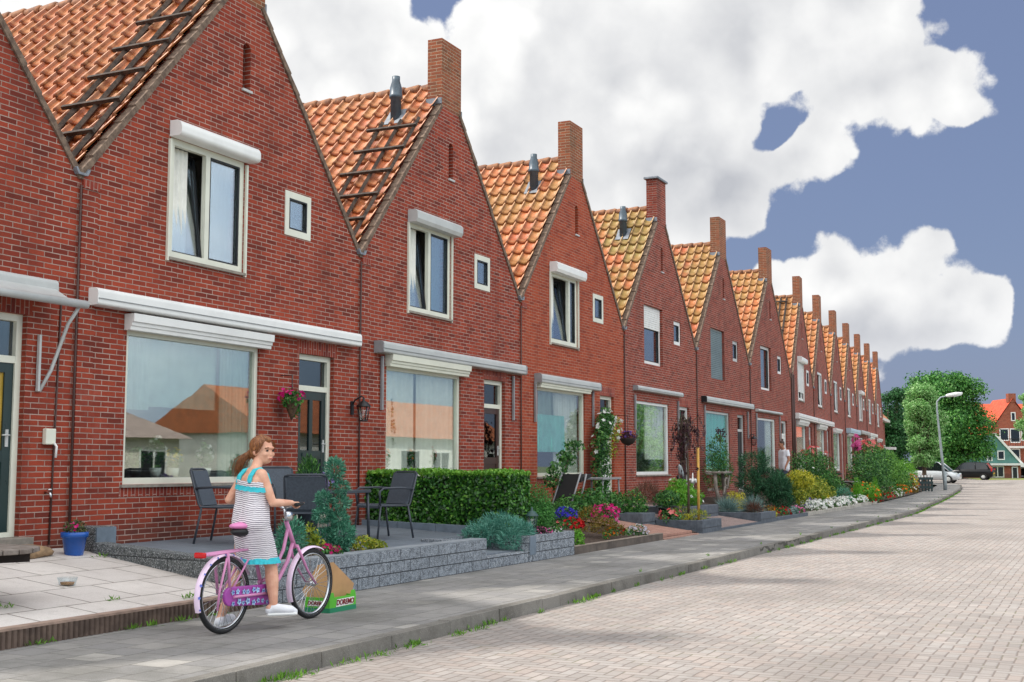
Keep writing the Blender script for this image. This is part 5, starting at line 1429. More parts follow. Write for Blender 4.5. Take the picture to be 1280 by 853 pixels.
MB().tube([(-.25, 0, .70), (-.14, 0, .45), (-.05, 0, .2), (-.02, 0, 0)], [.03, .06, .06, .09], 8).tube([(.05, 0, .0), (.06, 0, .3), (.12, 0, .55), (.1, 0, .70)], [.10, .09, .05, .06], 8).build('body', MAT['black'], o)
MB().tube([(.10, 0, .68), (-.02, 0, .78), (-.09, 0, .92), (-.10, 0, .98)], [.05, .07, .05, .02], 8).build('bird', plain('pale_bird', '#aab3b5', .6, .2, 12), o)
o = empty('white_pot_flower', (28.85, -1.25, .32), 0, 'white antler shaped garden ornament above the bright green bush', 'ornament')
b = MB()
for k in range(7):
    a = k*.9; b.tube([(0, 0, .55), (math.cos(a)*.12, math.sin(a)*.08, .70), (math.cos(a)*.25, math.sin(a)*.12, .62)], [.025, .02, .008], 6)
b.tube([(0, 0, 0), (0, 0, .58), (.02, 0, .85)], [.02, .025, .012], 6); b.build('antlers', MAT['white'], o)

# blue pot, stone, cup, old round table on the pale terrace
o = empty('flower_pot', (9.88, -.42, .40), 0, 'bright blue glazed flower pot on the pale terrace', 'flower pot')
MB().lathe([(.085, 0), (.095, .01), (.125, .19), (.14, .19), (.142, .245), (.128, .245), (.12, .20)], (0, 0, 0), 24).build('pot', MAT['bluepot'], o)
MB().lathe([(.12, .20), (.01, .205)], (0, 0, 0), 16).build('soil', MAT['soil'], o)
ob('foliage', leaves('foliage', leaf_mat('heather_leaf', ['#3a4a2a', '#556038', '#8a7f58'], .6, .2), [(.0, 0, .28, .12, .12, .08)], 500, .035, .014, 220), o)
bloom('blossoms', FL['magenta'], [(-.10, -.06, .29, .05, .05, .05)], 8, .02, 221, parent=o)
s = MB().ell((0, 0, .06), (.42, .16, .085), 14, 8, .25).build('threshold_stone', plain('sandstone', '#8d7356', .9, .3, 10, .02), None, (9.25, -.33, .40)); tag(s, 'brown flat stone lying in front of the open door', 'stone')
o = empty('plastic_cup', (8.50, -1.72, .262), 0, 'clear plastic cup with a rest of brown drink lying on the pale slabs', 'cup')
m_, nt_, out_ = new_mat('clear_plastic')
tr_ = N(nt_, 'BsdfTransparent', {'Color': (.92, .95, .96, 1)}); gl_ = N(nt_, 'BsdfGlossy', {'Roughness': .05})
nt_.links.new(N(nt_, 'MixShader', {0: .07, 1: tr_.outputs[0], 2: gl_.outputs[0]}).outputs[0], out_.inputs[0])
MB().lathe([(.066, 0), (.088, .07), (.092, .07), (.070, -.002)], (0, 0, .003), 20).build('cup', m_, o)
MB().lathe([(.055, .003), (.064, .028), (.01, .029)], (0, 0, .003), 18).build('drink', plain('brown_drink', '#9a6a36', .3, .1), o)
o = empty('round_table', (7.22, -2.0, .165), 0, 'old round table of weathered planks cut by the left picture edge', 'table')
for k in range(7):                                  # planks of the round top
    x0 = -.39 + k*.112; x1 = x0 + .106
    def hw(x): return math.sqrt(max(.0001, .40**2 - x*x))
    b = MB(); b.prism([(x0, -hw(x0)), (x1, -hw(x1)), (x1, hw(x1)), (x0, hw(x0))], 'z', .475, .515)
    M = Matrix.Rotation(R(-25), 4, 'Z')
    b.v = [tuple(M @ Vector(v)) for v in b.v]; b.build('plank', MAT['oldwood'], o, bevel=.006)
b = MB(); b.cbox((0, 0, .43), (.68, .10, .085), R(65)); b.cbox((0, 0, .43), (.10, .68, .085), R(65)); b.build('crossbeam', MAT['darkwood'], o)
for a in (65, 155, 245, 335): MB().tube([(.09*math.cos(R(a)), .09*math.sin(R(a)), .43), (.12*math.cos(R(a)), .12*math.sin(R(a)), 0)], .035, 6).build('leg', MAT['darkwood'], o)

o.scale = (1.22, 1.22, 1.0)
# fruit crate with cardboard
o = empty('fruit_crate', (9.845, -3.645, .0), R(-1), 'green printed fruit crate of thin card standing on the pavement by the front wheel', 'crate')
CX, CY_ = .215, .135
b = MB(); b.box(-CX, CX, -CY_, -CY_+.01, .0, .135); b.box(-CX, CX, CY_-.01, CY_, .0, .135); b.box(-CX, -CX+.01, -CY_+.0101, CY_-.0101, .0, .135); b.box(CX-.01, CX, -CY_+.0101, CY_-.0101, .0, .135); b.box(-CX+.011, CX-.011, -CY_+.011, CY_-.011, .004, .012)
b.build('side_panel', MAT['lime'], o)
b = MB(); b.box(-CX-.002, CX+.002, -CY_-.0035, -CY_-.0005, .0, .042); b.box(-CX-.0035, -CX-.0005, -CY_, CY_, .0, .042); b.box(CX+.0005, CX+.0035, -CY_, CY_, 0, .042); b.build('printed_band', MAT['deepgreen'], o)
for sx, sy in ((-CX+.04, -CY_+.006), (CX-.04, -CY_+.006), (-CX+.04, CY_-.006), (CX-.04, CY_-.006)): MB().prism([(sx-.04, .136), (sx+.04, .136), (sx+.025, .178), (sx-.025, .178)], 'y', sy-.005, sy+.005).build('corner_lug', MAT['lime'], o)
def text_mesh(body, size, ext=.002):
    cu = bpy.data.curves.new('lettering', 'FONT'); cu.body = body; cu.size = size; cu.extrude = ext; cu.align_x = 'CENTER'; cu.align_y = 'CENTER'; cu.offset = size*.025; cu.shear = .15
    t = bpy.data.objects.new('tmp', cu); link(t); dg = bpy.context.evaluated_depsgraph_get(); dg.update()
    me = bpy.data.meshes.new_from_object(t.evaluated_get(dg)); bpy.data.objects.remove(t); me.name = 'lettering'
    return me
for loc, rz, k in (((.03, -CY_-.004, .082), 0, 1.0), ((-CX-.004, .0, .082), R(-90), .72)):
    tm = text_mesh('DOREMO', .066*k); tm.transform(Matrix.Rotation(R(90), 4, 'X'))
    MB().prism([(-.145*k, -.036*k), (.135*k, -.030*k), (.15*k, .036*k), (-.13*k, .032*k)], 'y', -.001, .001).build('logo_plate', MAT['white'], o, loc, rz=rz)
    ob('lettering', tm, o, MAT['textred'], (loc[0]-(.003 if rz else 0), loc[1]-(0 if rz else .003), loc[2]), rz)
cbd = empty('cardboard_sheet', (9.80, -3.66, .02), 0, 'folded brown cardboard with cut corners standing up in the green fruit crate', 'cardboard')
MB().prism([(.0, .0), (.30, .0), (.37, .20), (.05, .42), (.0, .42)], 'y', -.004, .004).build('flap', MAT['card'], cbd, rz=R(-4))
MB().prism([(.0, .0), (.19, .04), (.25, .18), (.11, .40), (.0, .42)], 'y', -.004, .004).build('flap', MAT['card'], cbd, (-.004, .002, 0), rz=R(137))

# little things on the window sills
def sill_plant(x, y, z, label, lm, fl, seed, pot='white', h=.22, r=.11, n=260, nf=16):
    o = empty('sill_plant', (x, y, z), 0, label, 'pot plant')
    MB().lathe([(.05, 0), (.075, .11), (.07, .11)], (0, 0, 0), 14).build('pot', MAT[pot], o)
    ob('foliage', leaves('foliage', G[lm], [(0, 0, .12+h*.5, r, r*.8, h*.55)], n, .07, .03, seed), o)
    if fl: bloom('blossoms', FL[fl], [(0, 0, .14+h*.5, r, r*.8, h*.6)], nf, .03, seed+1, parent=o)
xB, xC, xD, xE = (10.19 + k*W for k in range(4))
sill_plant(xB+1.25, .20, 1.20, 'dark pot plant on the left of the wide window sill behind the girl', 'dgreen', None, 230, 'black')
sill_plant(xB+1.62, .22, 1.20, 'white flowering plant in the middle left of the wide window', 'green', 'white', 232, h=.34)
sill_plant(xB+1.92, .20, 1.20, 'yellow flowers in the wide window behind the girl', 'green', 'yellow', 234, h=.2, nf=26)
sill_plant(xB+2.55, .22, 1.20, 'white orchid in the wide window behind the girl near the curtain', 'green', 'white', 236, h=.3)
sill_plant(xC+1.05, .18, 1.20, 'orange flowering plant at the left of the lace curtained window', 'dgreen', 'orange', 238, h=.3)
sill_plant(xC+1.85, .18, 1.20, 'orange flowering plant in the middle of the lace curtained window', 'green', 'orange', 240, h=.28)
sill_plant(xC+2.6, .18, 1.20, 'red brown flowering plant at the right of the lace curtained window', 'green', 'red', 242, h=.3)
sill_plant(xD+2.6, .2, 1.20, 'salmon flowers in the teal window of the rose house', 'green', 'salmon', 244)
o = empty('trailing_plant', (xC+1.22, .20, 2.28), 0, 'dark trailing plant hanging inside the lace curtained window', 'plant')
ob('foliage', leaves('foliage', G['dgreen'], [(0, 0, 0, .10, .06, .18), (.06, 0, -.3, .11, .06, .22), (.10, 0, -.6, .07, .05, .2)], 260, .09, .05, 246), o)
MB().tube([(0, 0, .6), (0, 0, -.6)], .004, 4).build('cord', MAT['black'], o)
o = empty('wicker_chair', (xE+1.6, .62, .9), R(180), 'white wicker chair back seen inside the window beside the purple hanging basket', 'chair')
b = MB(); b.prism([(-.30, .3), (-.32, 1.05), (-.22, 1.18), (.22, 1.18), (.32, 1.05), (.30, .3)], 'y', -.03, .03); b.build('backrest', MAT['white'], o, bevel=.01)
MB().box(-.30, .30, -.5, -.03, .35, .42).build('seat', MAT['white'], o)
for sx in (-.26, .26):
    for sy in (-.45, -.06): MB().tube([(sx, sy, .35), (sx, sy, -.1)], .02, 6).build('leg', MAT['white'], o)

# ------------------------------------------------------------------ bicycle
bk = empty('bicycle', (8.10, -3.79, 0), R(-2.5), 'pink girls\' bicycle with flowered chain guard ridden by the girl', 'bicycle')
wr = .305
for hx in (0, 1.14):
    t = MB().torus((0, 0, 0), wr-.022, .022, 48, 10).build('tyre', MAT['rubber'], None)
    w = empty('wheel', (hx, 0, wr)); w.parent = bk
    t.parent = w
    MB().torus((0, 0, 0), wr-.045, .009, 48, 6, sq=1.5).build('rim', MAT['chrome'], w)
    MB().torus((0, 0, 0), wr-.031, .0045, 48, 6, sq=4.6).build('reflex_ring', MAT['sidewall'], t)
    s = MB()
    for k in range(28):
        a = 2*math.pi*k/28; a2 = a + (.35 if k % 2 else -.35); yy = .028 if (k//2) % 2 else -.028
        s.tube([(.022*math.cos(a2), yy, .022*math.sin(a2)), ((wr-.045)*math.cos(a), 0, (wr-.045)*math.sin(a))], .0022, 4, caps=False)
    s.build('spokes', MAT['chrome'], w)
    MB().lathe([(.018, -.05), (.026, -.035), (.026, .035), (.018, .05)], (0, 0, 0), 10, axis='y').build('hub', MAT['chrome'], w)
def arc(b, cx, a0, a1, r, wd, th=.004, n=22):
    vs = []
    for i in range(n+1):
        a = R(a0 + (a1-a0)*i/n)
        for yy, rr in ((-wd, r-.014), (-wd*.55, r), (wd*.55, r), (wd, r-.014)):
            vs.append((cx + rr*math.cos(a), yy, wr + rr*math.sin(a)))
    b.add(vs, [(i*4+k, i*4+k+1, (i+1)*4+k+1, (i+1)*4+k) for i in range(n) for k in range(3)], True)
b = MB(); arc(b, 0, 25, 200, wr+.022, .030); mg = b.build('mudguard', MAT['palepink'], bk)
b = MB(); arc(b, 1.14, 62, 205, wr+.022, .030); b.build('mudguard', MAT['palepink'], bk)
pp = []; pn = []
for a in range(60, 200, 17):
    q = R(a); pp.append(((wr+.016)*math.cos(q), -.0305, wr+(wr+.016)*math.sin(q))); pn.append((math.cos(q)*.4, -1, math.sin(q)*.4))
ob('floral_pattern', blossoms_mesh('floral_pattern', plain('print_blue', '#5f6fc0', .4, .2), pp, pn, .014, 3), mg)
b = MB()
b.tube([(.80, 0, .80), (.745, 0, .62), (.63, 0, .46), (.50, 0, .385), (.425, 0, .37)], .015, 8)
b.tube([(.87, 0, .67), (.805, 0, .52), (.69, 0, .38), (.58, 0, .30), (.48, 0, .275)], .017, 8)
b.tube([(.90, 0, .63), (.775, 0, .86)], .020, 9)
b.tube([(.48, 0, .275), (.335, 0, .72)], .017, 8)
for s in (-.055, .055):
    b.tube([(.48, s*.5, .275), (0, s, wr)], .010, 6); b.tube([(.35, s*.4, .67), (.0, s, wr)], .009, 6)
b.build('frame', MAT['pink'], bk)
b = MB()
for s in (-.05, .05): b.tube([(.895, s*.7, .64), (.93, s, .56), (1.02, s, .43), (1.14, s, wr)], [.013, .013, .011, .009], 7)
b.tube([(.90, -.035, .642), (.90, .035, .642)], .015, 7); b.build('fork', MAT['pink'], bk)
MB().tube([(.335, 0, .72), (.31, 0, .80)], .012, 7).build('seat_post', MAT['chrome'], bk)
MAT['saddlepink'] = plain('pink_vinyl', '#de84b8', .35, .05)
sd = MB().ell((.215, 0, .845), (.145, .085, .032), 16, 8).ell((.31, 0, .842), (.10, .045, .024), 12, 8).build('saddle', MAT['saddlepink'], bk)
MB().ell((.21, 0, .80), (.125, .078, .045), 14, 8).build('saddle_base', MAT['black'], sd)
b = MB()
for s in (-.065, 0, .065): b.tube([(-.26, s, .635), (.30, s*.6, .655)], .009, 6)
b.tube([(-.26, -.065, .635), (-.27, 0, .635), (-.26, .065, .635)], .009, 6)
for s in (-.068, .068): b.tube([(-.04, s, .64), (-.03, s, .55), (.0, s*.95, wr)], .013, 6)
b.tube([(-.15, -.068, .2), (-.13, -.068, .35), (-.05, -.068, .60)], .010, 6)
b.build('luggage_rack', MAT['pink'], bk)
MB().cbox((-.285, 0, .635), (.045, .10, .045)).build('rear_light', MAT['redlamp'], bk, bevel=.012)
# chain guard with printed flowers
pg = []
for i in range(13):
    a = R(90 + 180*i/12); pg.append((.0 + .075*math.cos(a), .295 + .075*math.sin(a)))
for i in range(13):
    a = R(-90 + 180*i/12); pg.append((.50 + .085*math.cos(a), .272 + .085*math.sin(a)))
MAT['guard'] = plain('purple_print', '#a2459e', .4, .12, 8)
cg = MB().prism(pg, 'y', -.075, -.045).build('chain_guard', MAT['guard'], bk, bevel=.008)
rg = random.Random(4); pp = []
for i in range(9):
    for zz in (.335, .245): pp.append((.02 + i*.06 + rg.uniform(-.012, .012), -.0765, zz - i*.003 + rg.uniform(-.01, .01)))
ob('floral_pattern', blossoms_mesh('floral_pattern', plain('print_pale_blue', '#a9cde8', .4, .15), pp, [(0, -1, 0)]*len(pp), .027, 5), cg)
ob('flower_centre', blossoms_mesh('flower_centre', plain('print_deep_blue', '#3f57b0', .4, .15), [(p[0], p[1]-.009, p[2]) for p in pp], [(0, -1, 0)]*len(pp), .010, 6), cg)
MB().tube([(.02, -.085, .29), (.48, -.085, .285)], .012, 7).build('guard_tube', MAT['pink'], cg)
b = MB(); b.tube([(.48, -.10, .275), (.575, -.115, .155)], .011, 6); b.tube([(.48, .10, .275), (.385, .115, .395)], .011, 6); b.tube([(.48, -.10, .275), (.48, .10, .275)], .018, 8); b.build('crank', MAT['chrome'], bk)
for s, (px, pz) in ((-1, (.575, .148)), (1, (.385, .40))): MB().cbox((px, s*.165, pz-.006), (.09, .08, .022)).build('pedal', MAT['black'], bk, bevel=.004)
hb = MB(); hb.tube([(.775, 0, .86), (.745, 0, .97)], .012, 8)
for s in (-1, 1): hb.tube([(.745, 0, .97), (.765, s*.09, .995), (.755, s*.18, 1.015), (.69, s*.25, 1.02), (.56, s*.275, 1.01)], .0105, 8)
hbo = hb.build('handlebar', MAT['chrome'], bk)
for s in (-1, 1): MB().tube([(.655, s*.262, 1.018), (.545, s*.278, 1.009)], .0165, 8).build('grip', MAT['rubber'], hbo)
MB().lathe([(.042, 0), (.046, -.01), (.036, -.032), (.01, -.036)], (.725, -.055, .905), 16, axis='y').tube([(.745, -.02, .95), (.725, -.05, .905)], .008, 5).build('bell', MAT['chrome'], bk)
# parked black bicycle further along
b2 = empty('parked_bicycle', (43.6, -2.15, .12), R(70), 'black bicycle parked among the bushes in front of the far houses', 'bicycle')
for hx in (0, 1.05): MB().torus((0, 0, 0), .32, .02, 30, 6).build('wheel', MAT['rubber'], b2, (hx, 0, .34))
b = MB(); b.tube([(0, 0, .34), (.35, 0, .85), (.85, 0, .9), (.45, 0, .32), (0, 0, .34)], .02, 6); b.tube([(.80, 0, 1.05), (.88, 0, .8), (1.05, 0, .34)], .02, 6); b.tube([(.75, -.28, 1.08), (.8, 0, 1.06), (.75, .28, 1.08)], .016, 6); b.build('frame', MAT['black'], b2)
MB().ell((.30, 0, .95), (.13, .08, .04), 10, 6).build('saddle', MAT['black'], b2)
b = MB(); b.box(-.35, .15, -.2, .2, .68, .70); b.box(.85, 1.15, -.18, .18, .72, .95); b.build('carrier', MAT['alu2'], b2)
# ------------------------------------------------------------------ people
MAT['skin'] = plain('skin', '#d0957a', .6, .1, 11, .003, h2='#e2b094')
def capsule(b, p0, p1, r0, r1, n=14):
    """tapered limb with round ends"""
    p0, p1 = Vector(p0), Vector(p1); d = (p1-p0)
    if d.length < 1e-5: d = Vector((0, 0, 1e-4))
    u = d.normalized()
    pts = []; rs = []
    for i in range(4): a = math.pi/2*(1-i/4); pts.append(p0 - u*r0*math.sin(a)); rs.append(max(.0008, r0*math.cos(a)))
    for i in range(5): t = i/4; pts.append(p0 + d*t); rs.append(r0 + (r1-r0)*t)
    for i in range(1, 5): a = math.pi/2*i/4; pts.append(p1 + u*r1*math.sin(a)); rs.append(max(.0008, r1*math.cos(a)))
    b.tube(pts, rs, n)
def chain(b, pts, rs):
    for i in range(len(pts)-1): capsule(b, pts[i], pts[i+1], rs[i], rs[i+1])

def fuse(b, name, mat, voxel=.006, smooth=6):
    """merge overlapping pieces into one continuous skin"""
    me = b.mesh(name, None, uv=False)
    t = bpy.data.objects.new('tmp', me); link(t)
    m = t.modifiers.new('r', 'REMESH'); m.mode = 'VOXEL'; m.voxel_size = voxel
    s = t.modifiers.new('s', 'SMOOTH'); s.iterations = smooth; s.factor = .5
    dg = bpy.context.evaluated_depsgraph_get(); dg.update()
    out = bpy.data.meshes.new_from_object(t.evaluated_get(dg)); out.name = name
    bpy.data.objects.remove(t)
    out.polygons.foreach_set('use_smooth', np.ones(len(out.polygons), dtype=bool))
    out.materials.clear(); out.materials.append(mat)
    return out

def head(b, c, f, s=1.0, up=Vector((0, 0, 1))):
    """head at centre c looking along f; s = 1 for a head .22 m high. returns frame"""
    f = Vector(f).normalized(); r = f.cross(up).normalized(); u = r.cross(f)
    M = Matrix((f, r, u)).transposed()
    def P(x, y, z): return Vector(c) + M @ (Vector((x, y, z))*s)
    def E(x, y, z, a, bb, cc, n=16):
        q = MB().ell((0, 0, 0), (a*s, bb*s, cc*s), n, 10)
        b.add([P(x, y, z) + M @ Vector(v) for v in q.v], q.f, True)
    E(-.012, 0, .028, .094, .074, .083); E(.018, 0, -.02, .072, .062, .082); E(.042, 0, -.060, .040, .042, .036)
    capsule(b, P(.078, 0, .006), P(.088, 0, -.026), .008*s, .0115*s); E(.085, 0, -.052, .016, .024, .010); E(.078, 0, .028, .02, .048, .012)
    for q in (-1, 1):
        E(.062, q*.035, -.020, .026, .022, .022); E(-.005, q*.074, -.008, .022, .010, .030)
    return P, M, E

def face_bits(parent, P, M, s, lipcol='#b5605a'):
    b = MB()
    for q in (-1, 1):
        e = MB().ell((0, 0, 0), (.009*s, .013*s, .007*s), 10, 6); b.add([P(.080, q*.030, .006) + M @ Vector(v) for v in e.v], e.f, True)
    b.build('eyes', plain('eye_dark', '#2c2320', .25, .05), parent, uv=False)
    b = MB(); e = MB().ell((0, 0, 0), (.010*s, .021*s, .006*s), 10, 6); b.add([P(.092, 0, -.052) + M @ Vector(v) for v in e.v], e.f, True)
    b.build('lips', plain('lip', lipcol, .4, .05), parent, uv=False)
    b = MB()
    for q in (-1, 1): b.tube([P(.092, q*.012, .026), P(.088, q*.034, .030), P(.074, q*.05, .022)], .0035*s, 5)
    b.build('eyebrows', plain('brow', '#6b4227', .8, .1), parent, uv=False)

def hand(b, wrist, d, up, s=1.0, curl=.9, side=1):
    """palm and five fingers curling round a bar; d = arm direction, up = back of the hand"""
    d = Vector(d).normalized(); up = (Vector(up) - d*Vector(up).dot(d)).normalized(); a = d.cross(up)*side
    w = Vector(wrist)
    for k in range(4): capsule(b, w + a*(k-1.5)*.008*s, w + d*.062*s + a*(k-1.5)*.0185*s, .013*s, .0105*s, 8)
    for k, ln in enumerate((.85, 1.0, .95, .75)):
        p = w + d*.066*s + a*(k-1.5)*.0190*s; an = 0.0
        for seg in (.030, .023, .018):
            an += curl; q = p + (d*math.cos(an) - up*math.sin(an))*seg*ln*s
            capsule(b, p, q, .0082*s, .0075*s, 8); p = q
    p = w + d*.018*s - a*.026*s; q = p + (d*.6 - a*.45 - up*.5).normalized()*.032*s; q2 = q + (d*.8 + a*.1 - up*.6).normalized()*.026*s
    capsule(b, p, q, .0105*s, .0095*s, 8); capsule(b, q, q2, .0095*s, .008*s, 8)

# ---- the girl, standing over the saddle with her right foot on the low pedal
girl = empty('person', (8.55, -3.80, 0), 0, 'girl in striped summer dress with turquoise straps and ponytail standing over the pink bicycle', 'person')
ty = R(-22); fv = Vector((math.cos(ty), math.sin(ty), 0)); rv = Vector((math.sin(ty), -math.cos(ty), 0))
def T(x, y, r, z): return Vector((x, y, 0)) + rv*r + Vector((0, 0, z))
spine = [(-.135, 0, .87), (-.13, 0, .96), (-.125, 0, 1.04), (-.12, 0, 1.12), (-.115, 0, 1.20), (-.11, 0, 1.255)]
wid = [.075, .068, .060, .066, .080, .090]; rad = [.105, .100, .092, .092, .084, .058]
b = MB()
for i in range(len(spine)-1):
    for q in (-1, 0, 1):
        p0, p1 = spine[i], spine[i+1]
        capsule(b, T(p0[0], p0[1], q*wid[i], p0[2]), T(p1[0], p1[1], q*wid[i+1], p1[2]), rad[i], rad[i+1])
hc = Vector((.005, .0, 1.455)); hf = Vector((-.14, -1.0, -.03))
nb = Vector((-.10, 0, 1.28))
capsule(b, nb, hc + Vector((-.035, .01, -.07)), .046, .043)
HS = 1.10
P, M, E = head(b, hc, hf, HS)
shR, shL = T(-.11, 0, .130, 1.262), T(-.11, 0, -.130, 1.262)
capsule(b, nb + Vector((0, 0, .01)), shR, .045, .044); capsule(b, nb + Vector((0, 0, .01)), shL, .045, .044)
elR, elL = Vector((-.13, -.215, 1.03)), Vector((-.13, .235, 1.05))
grR, grL = Vector((.145, -.262, 1.025)), Vector((.145, .275, 1.03))
for sh, el, gr, sd in ((shR, elR, grR, 1), (shL, elL, grL, -1)):
    d = (gr-el).normalized(); wr_ = gr - d*.065
    chain(b, [sh, sh.lerp(el, .55), el], [.046, .040, .033]); chain(b, [el, el.lerp(wr_, .35), wr_], [.034, .034, .023])
    hand(b, wr_, d, Vector((0, 0, 1)), .92, 1.0, sd)
hpR, hpL = T(-.135, 0, .075, .84), T(-.135, 0, -.075, .84)
knR, anR = Vector((.0, -.115, .50)), Vector((-.025, -.165, .195))
knL, anL = Vector((-.06, .17, .47)), Vector((-.15, .27, .095))
for hp, kn, an in ((hpR, knR, anR), (hpL, knL, anL)):
    chain(b, [hp, hp.lerp(kn, .5), kn], [.085, .068, .050]); chain(b, [kn, kn.lerp(an, .35), an], [.052, .056, .033])
toeR = anR + Vector((.10, -.10, -.055)); toeL = anL + Vector((.17, .03, -.045))
chain(b, [anR + Vector((-.02, .02, -.03)), toeR], [.036, .028]); chain(b, [anL + Vector((-.02, 0, -.03)), toeL], [.036, .028])
body = ob('body', fuse(b, 'body', MAT['skin'], .0055, 5), girl)
face_bits(body, P, M, HS)
# striped suit with wide legs to the knee
m_, nt_, out_ = new_mat('striped_cloth')
tc = N(nt_, 'TexCoord').outputs['Object']
wob = NOISE(nt_, tc, 7, 3)
sx = N(nt_, 'SeparateXYZ', {0: tc})
zz = M_(nt_, 'ADD', sx.outputs[2], M_(nt_, 'ADD', M_(nt_, 'MULTIPLY', wob, .035), M_(nt_, 'MULTIPLY', sx.outputs[1], -.10)))
st = M_(nt_, 'FRACT', M_(nt_, 'MULTIPLY', zz, 1/.0160))
k_ = SM(nt_, st, .60, .70)
k2 = M_(nt_, 'SUBTRACT', 1.0, SM(nt_, st, .94, 1.0))
cc = MIX(nt_, M_(nt_, 'MULTIPLY', k_, k2), lin('#ece7e9'), lin('#57475f'))
BSDF(nt_, out_, cc, .8, NOISE(nt_, tc, 22, 4), .012, .6)
MAT['stripes'] = m_
b = MB()
for i in range(0, 4):
    for q in (-1, 0, 1):
        p0, p1 = spine[i], spine[i+1]
        e0, e1 = .016, .014
        capsule(b, T(p0[0], p0[1], q*wid[i], p0[2]), T(p1[0], p1[1], q*wid[i+1], min(p1[2], 1.155)), rad[i]+e0, (rad[i+1] if i < 3 else .082)+e1)
SK = [(1.02, -.125, .0, .150, .108), (.93, -.125, .0, .178, .125), (.84, -.125, .0, .190, .140), (.74, -.090, .0, .188, .152), (.64, -.055, .002, .186, .160), (.545, -.028, .004, .184, .164)]
n = 40; vs = []
for z, cx_, cy_, ra, rb in SK:
    for i in range(n):
        an = 2*math.pi*i/n; q = 1 + (.035*math.sin(an*7+z*4)*max(0, (.9-z)) * 2)
        p = Vector((cx_, cy_, z)) + rv*(ra*q*math.cos(an)) + fv*(rb*q*math.sin(an)); vs.append(tuple(p))
b.add(vs, [(j_*n+i, j_*n+(i+1) % n, (j_+1)*n+(i+1) % n, (j_+1)*n+i) for j_ in range(len(SK)-1) for i in range(n)] + [tuple(range(n)), tuple((len(SK)-1)*n+i for i in range(n))[::-1]], True)
suit = ob('striped_dress', fuse(b, 'striped_dress', MAT['stripes'], .007, 4), girl)
MAT['turq'] = plain('turquoise_cloth', '#35bcc8', .75, .12, 30, .003)
b = MB()
n = 96; vs = []
for dz, g, w in ((.035, .004, 0), (.012, .012, .004), (-.014, .018, .009)):
    for i in range(n):
        an = 2*math.pi*i/n; q = w*math.sin(i*math.pi/1.7)
        p = Vector((-.028, .004, .545+dz)) + rv*((.184+g+q)*math.cos(an)) + fv*((.164+g+q)*math.sin(an)); vs.append(tuple(p))
b.add(vs, [(j_*n+i, j_*n+(i+1) % n, (j_+1)*n+(i+1) % n, (j_+1)*n+i) for j_ in range(2) for i in range(n)], True)
b.build('ruffle_hem', MAT['turq'], suit, uv=False)
def ring(z0, z1, grow, mat, name, parent, ruf=.0):
    n = 60; vs = []
    for z, g in ((z0, grow+ruf), ((z0+z1)/2, grow), (z1, grow)):
        for i in range(n):
            a = 2*math.pi*i/n; q = T(-.118, 0, math.cos(a)*(.172+g), z) + fv*math.sin(a)*(.108+g)
            q.z -= .02*math.cos(a) ; vs.append(tuple(q + Vector((0, 0, .003*math.sin(i*1.9) if ruf else 0))))
    MB().add(vs, [(j*n+i, j*n+(i+1) % n, (j+1)*n+(i+1) % n, (j+1)*n+i) for j in range(2) for i in range(n)], True).build(name, mat, parent, uv=False)
ring(1.135, 1.175, .014, MAT['turq'], 'chest_band', suit, .006)
ring(1.175, 1.215, .004, MAT['stripes'], 'top_edge', suit)
b = MB()
for q in (-1, 1):
    for k in range(3):                              # two wide straps, three cords side by side flattened into one band
        r0 = q*(.088 + .016*(k-1))
        pts = [T(-.118, 0, r0, 1.19) - fv*.090, T(-.118, 0, r0*.98, 1.25) - fv*.075, T(-.115, 0, r0*.92, 1.298) - fv*.035, T(-.11, 0, r0*.92, 1.312) + fv*.01, T(-.11, 0, r0*.98, 1.26) + fv*.072, T(-.11, 0, r0, 1.18) + fv*.098]
        b.tube(pts, .0125, 8)
ob('straps', fuse(b, 'straps', MAT['turq'], .005, 3), suit)
# hair: cap, ponytail
m_, nt_, out_ = new_mat('auburn_hair')
tc = N(nt_, 'TexCoord').outputs['Object']
st = N(nt_, 'TexNoise', {'Vector': N(nt_, 'Mapping', {'Vector': tc, 'Scale': (150, 150, 22)}).outputs[0], 'Scale': 1.0, 'Detail': 4}).outputs[0]
BSDF(nt_, out_, MIX(nt_, SM(nt_, st, .35, .68), lin('#613518'), lin('#a0683a')), .42, st, .006, .9)
MAT['hair'] = m_
b = MB()
def Eh(x, y, z, a, bb, cc):
    q = MB().ell((0, 0, 0), (a*HS, bb*HS, cc*HS), 18, 12); b.add([P(x, y, z) + M @ Vector(v) for v in q.v], q.f, True)
Eh(-.024, 0, .042, .094, .081, .080); Eh(-.050, 0, -.005, .066, .072, .072)
for q in (-1, 1): capsule(b, P(.035, q*.062, .058), P(-.01, q*.077, .012), .022, .016)
capsule(b, P(.055, 0, .088), P(-.02, 0, .108), .028, .03)
t0 = P(-.098, 0, -.012); tl = [t0, t0 + Vector((-.035, .045, -.03)), t0 + Vector((-.06, .085, -.075)), t0 + Vector((-.072, .105, -.13)), t0 + Vector((-.07, .11, -.17))]
chain(b, tl, [.024, .033, .032, .024, .008])
chain(b, [t0 + Vector((-.02, .02, .01)), tl[2] + Vector((.0, -.01, -.02)), tl[3] + Vector((.015, 0, -.02))], [.018, .026, .010])
hr = ob('hair', fuse(b, 'hair', MAT['hair'], .006, 3), girl)
rg = random.Random(31); b = MB()
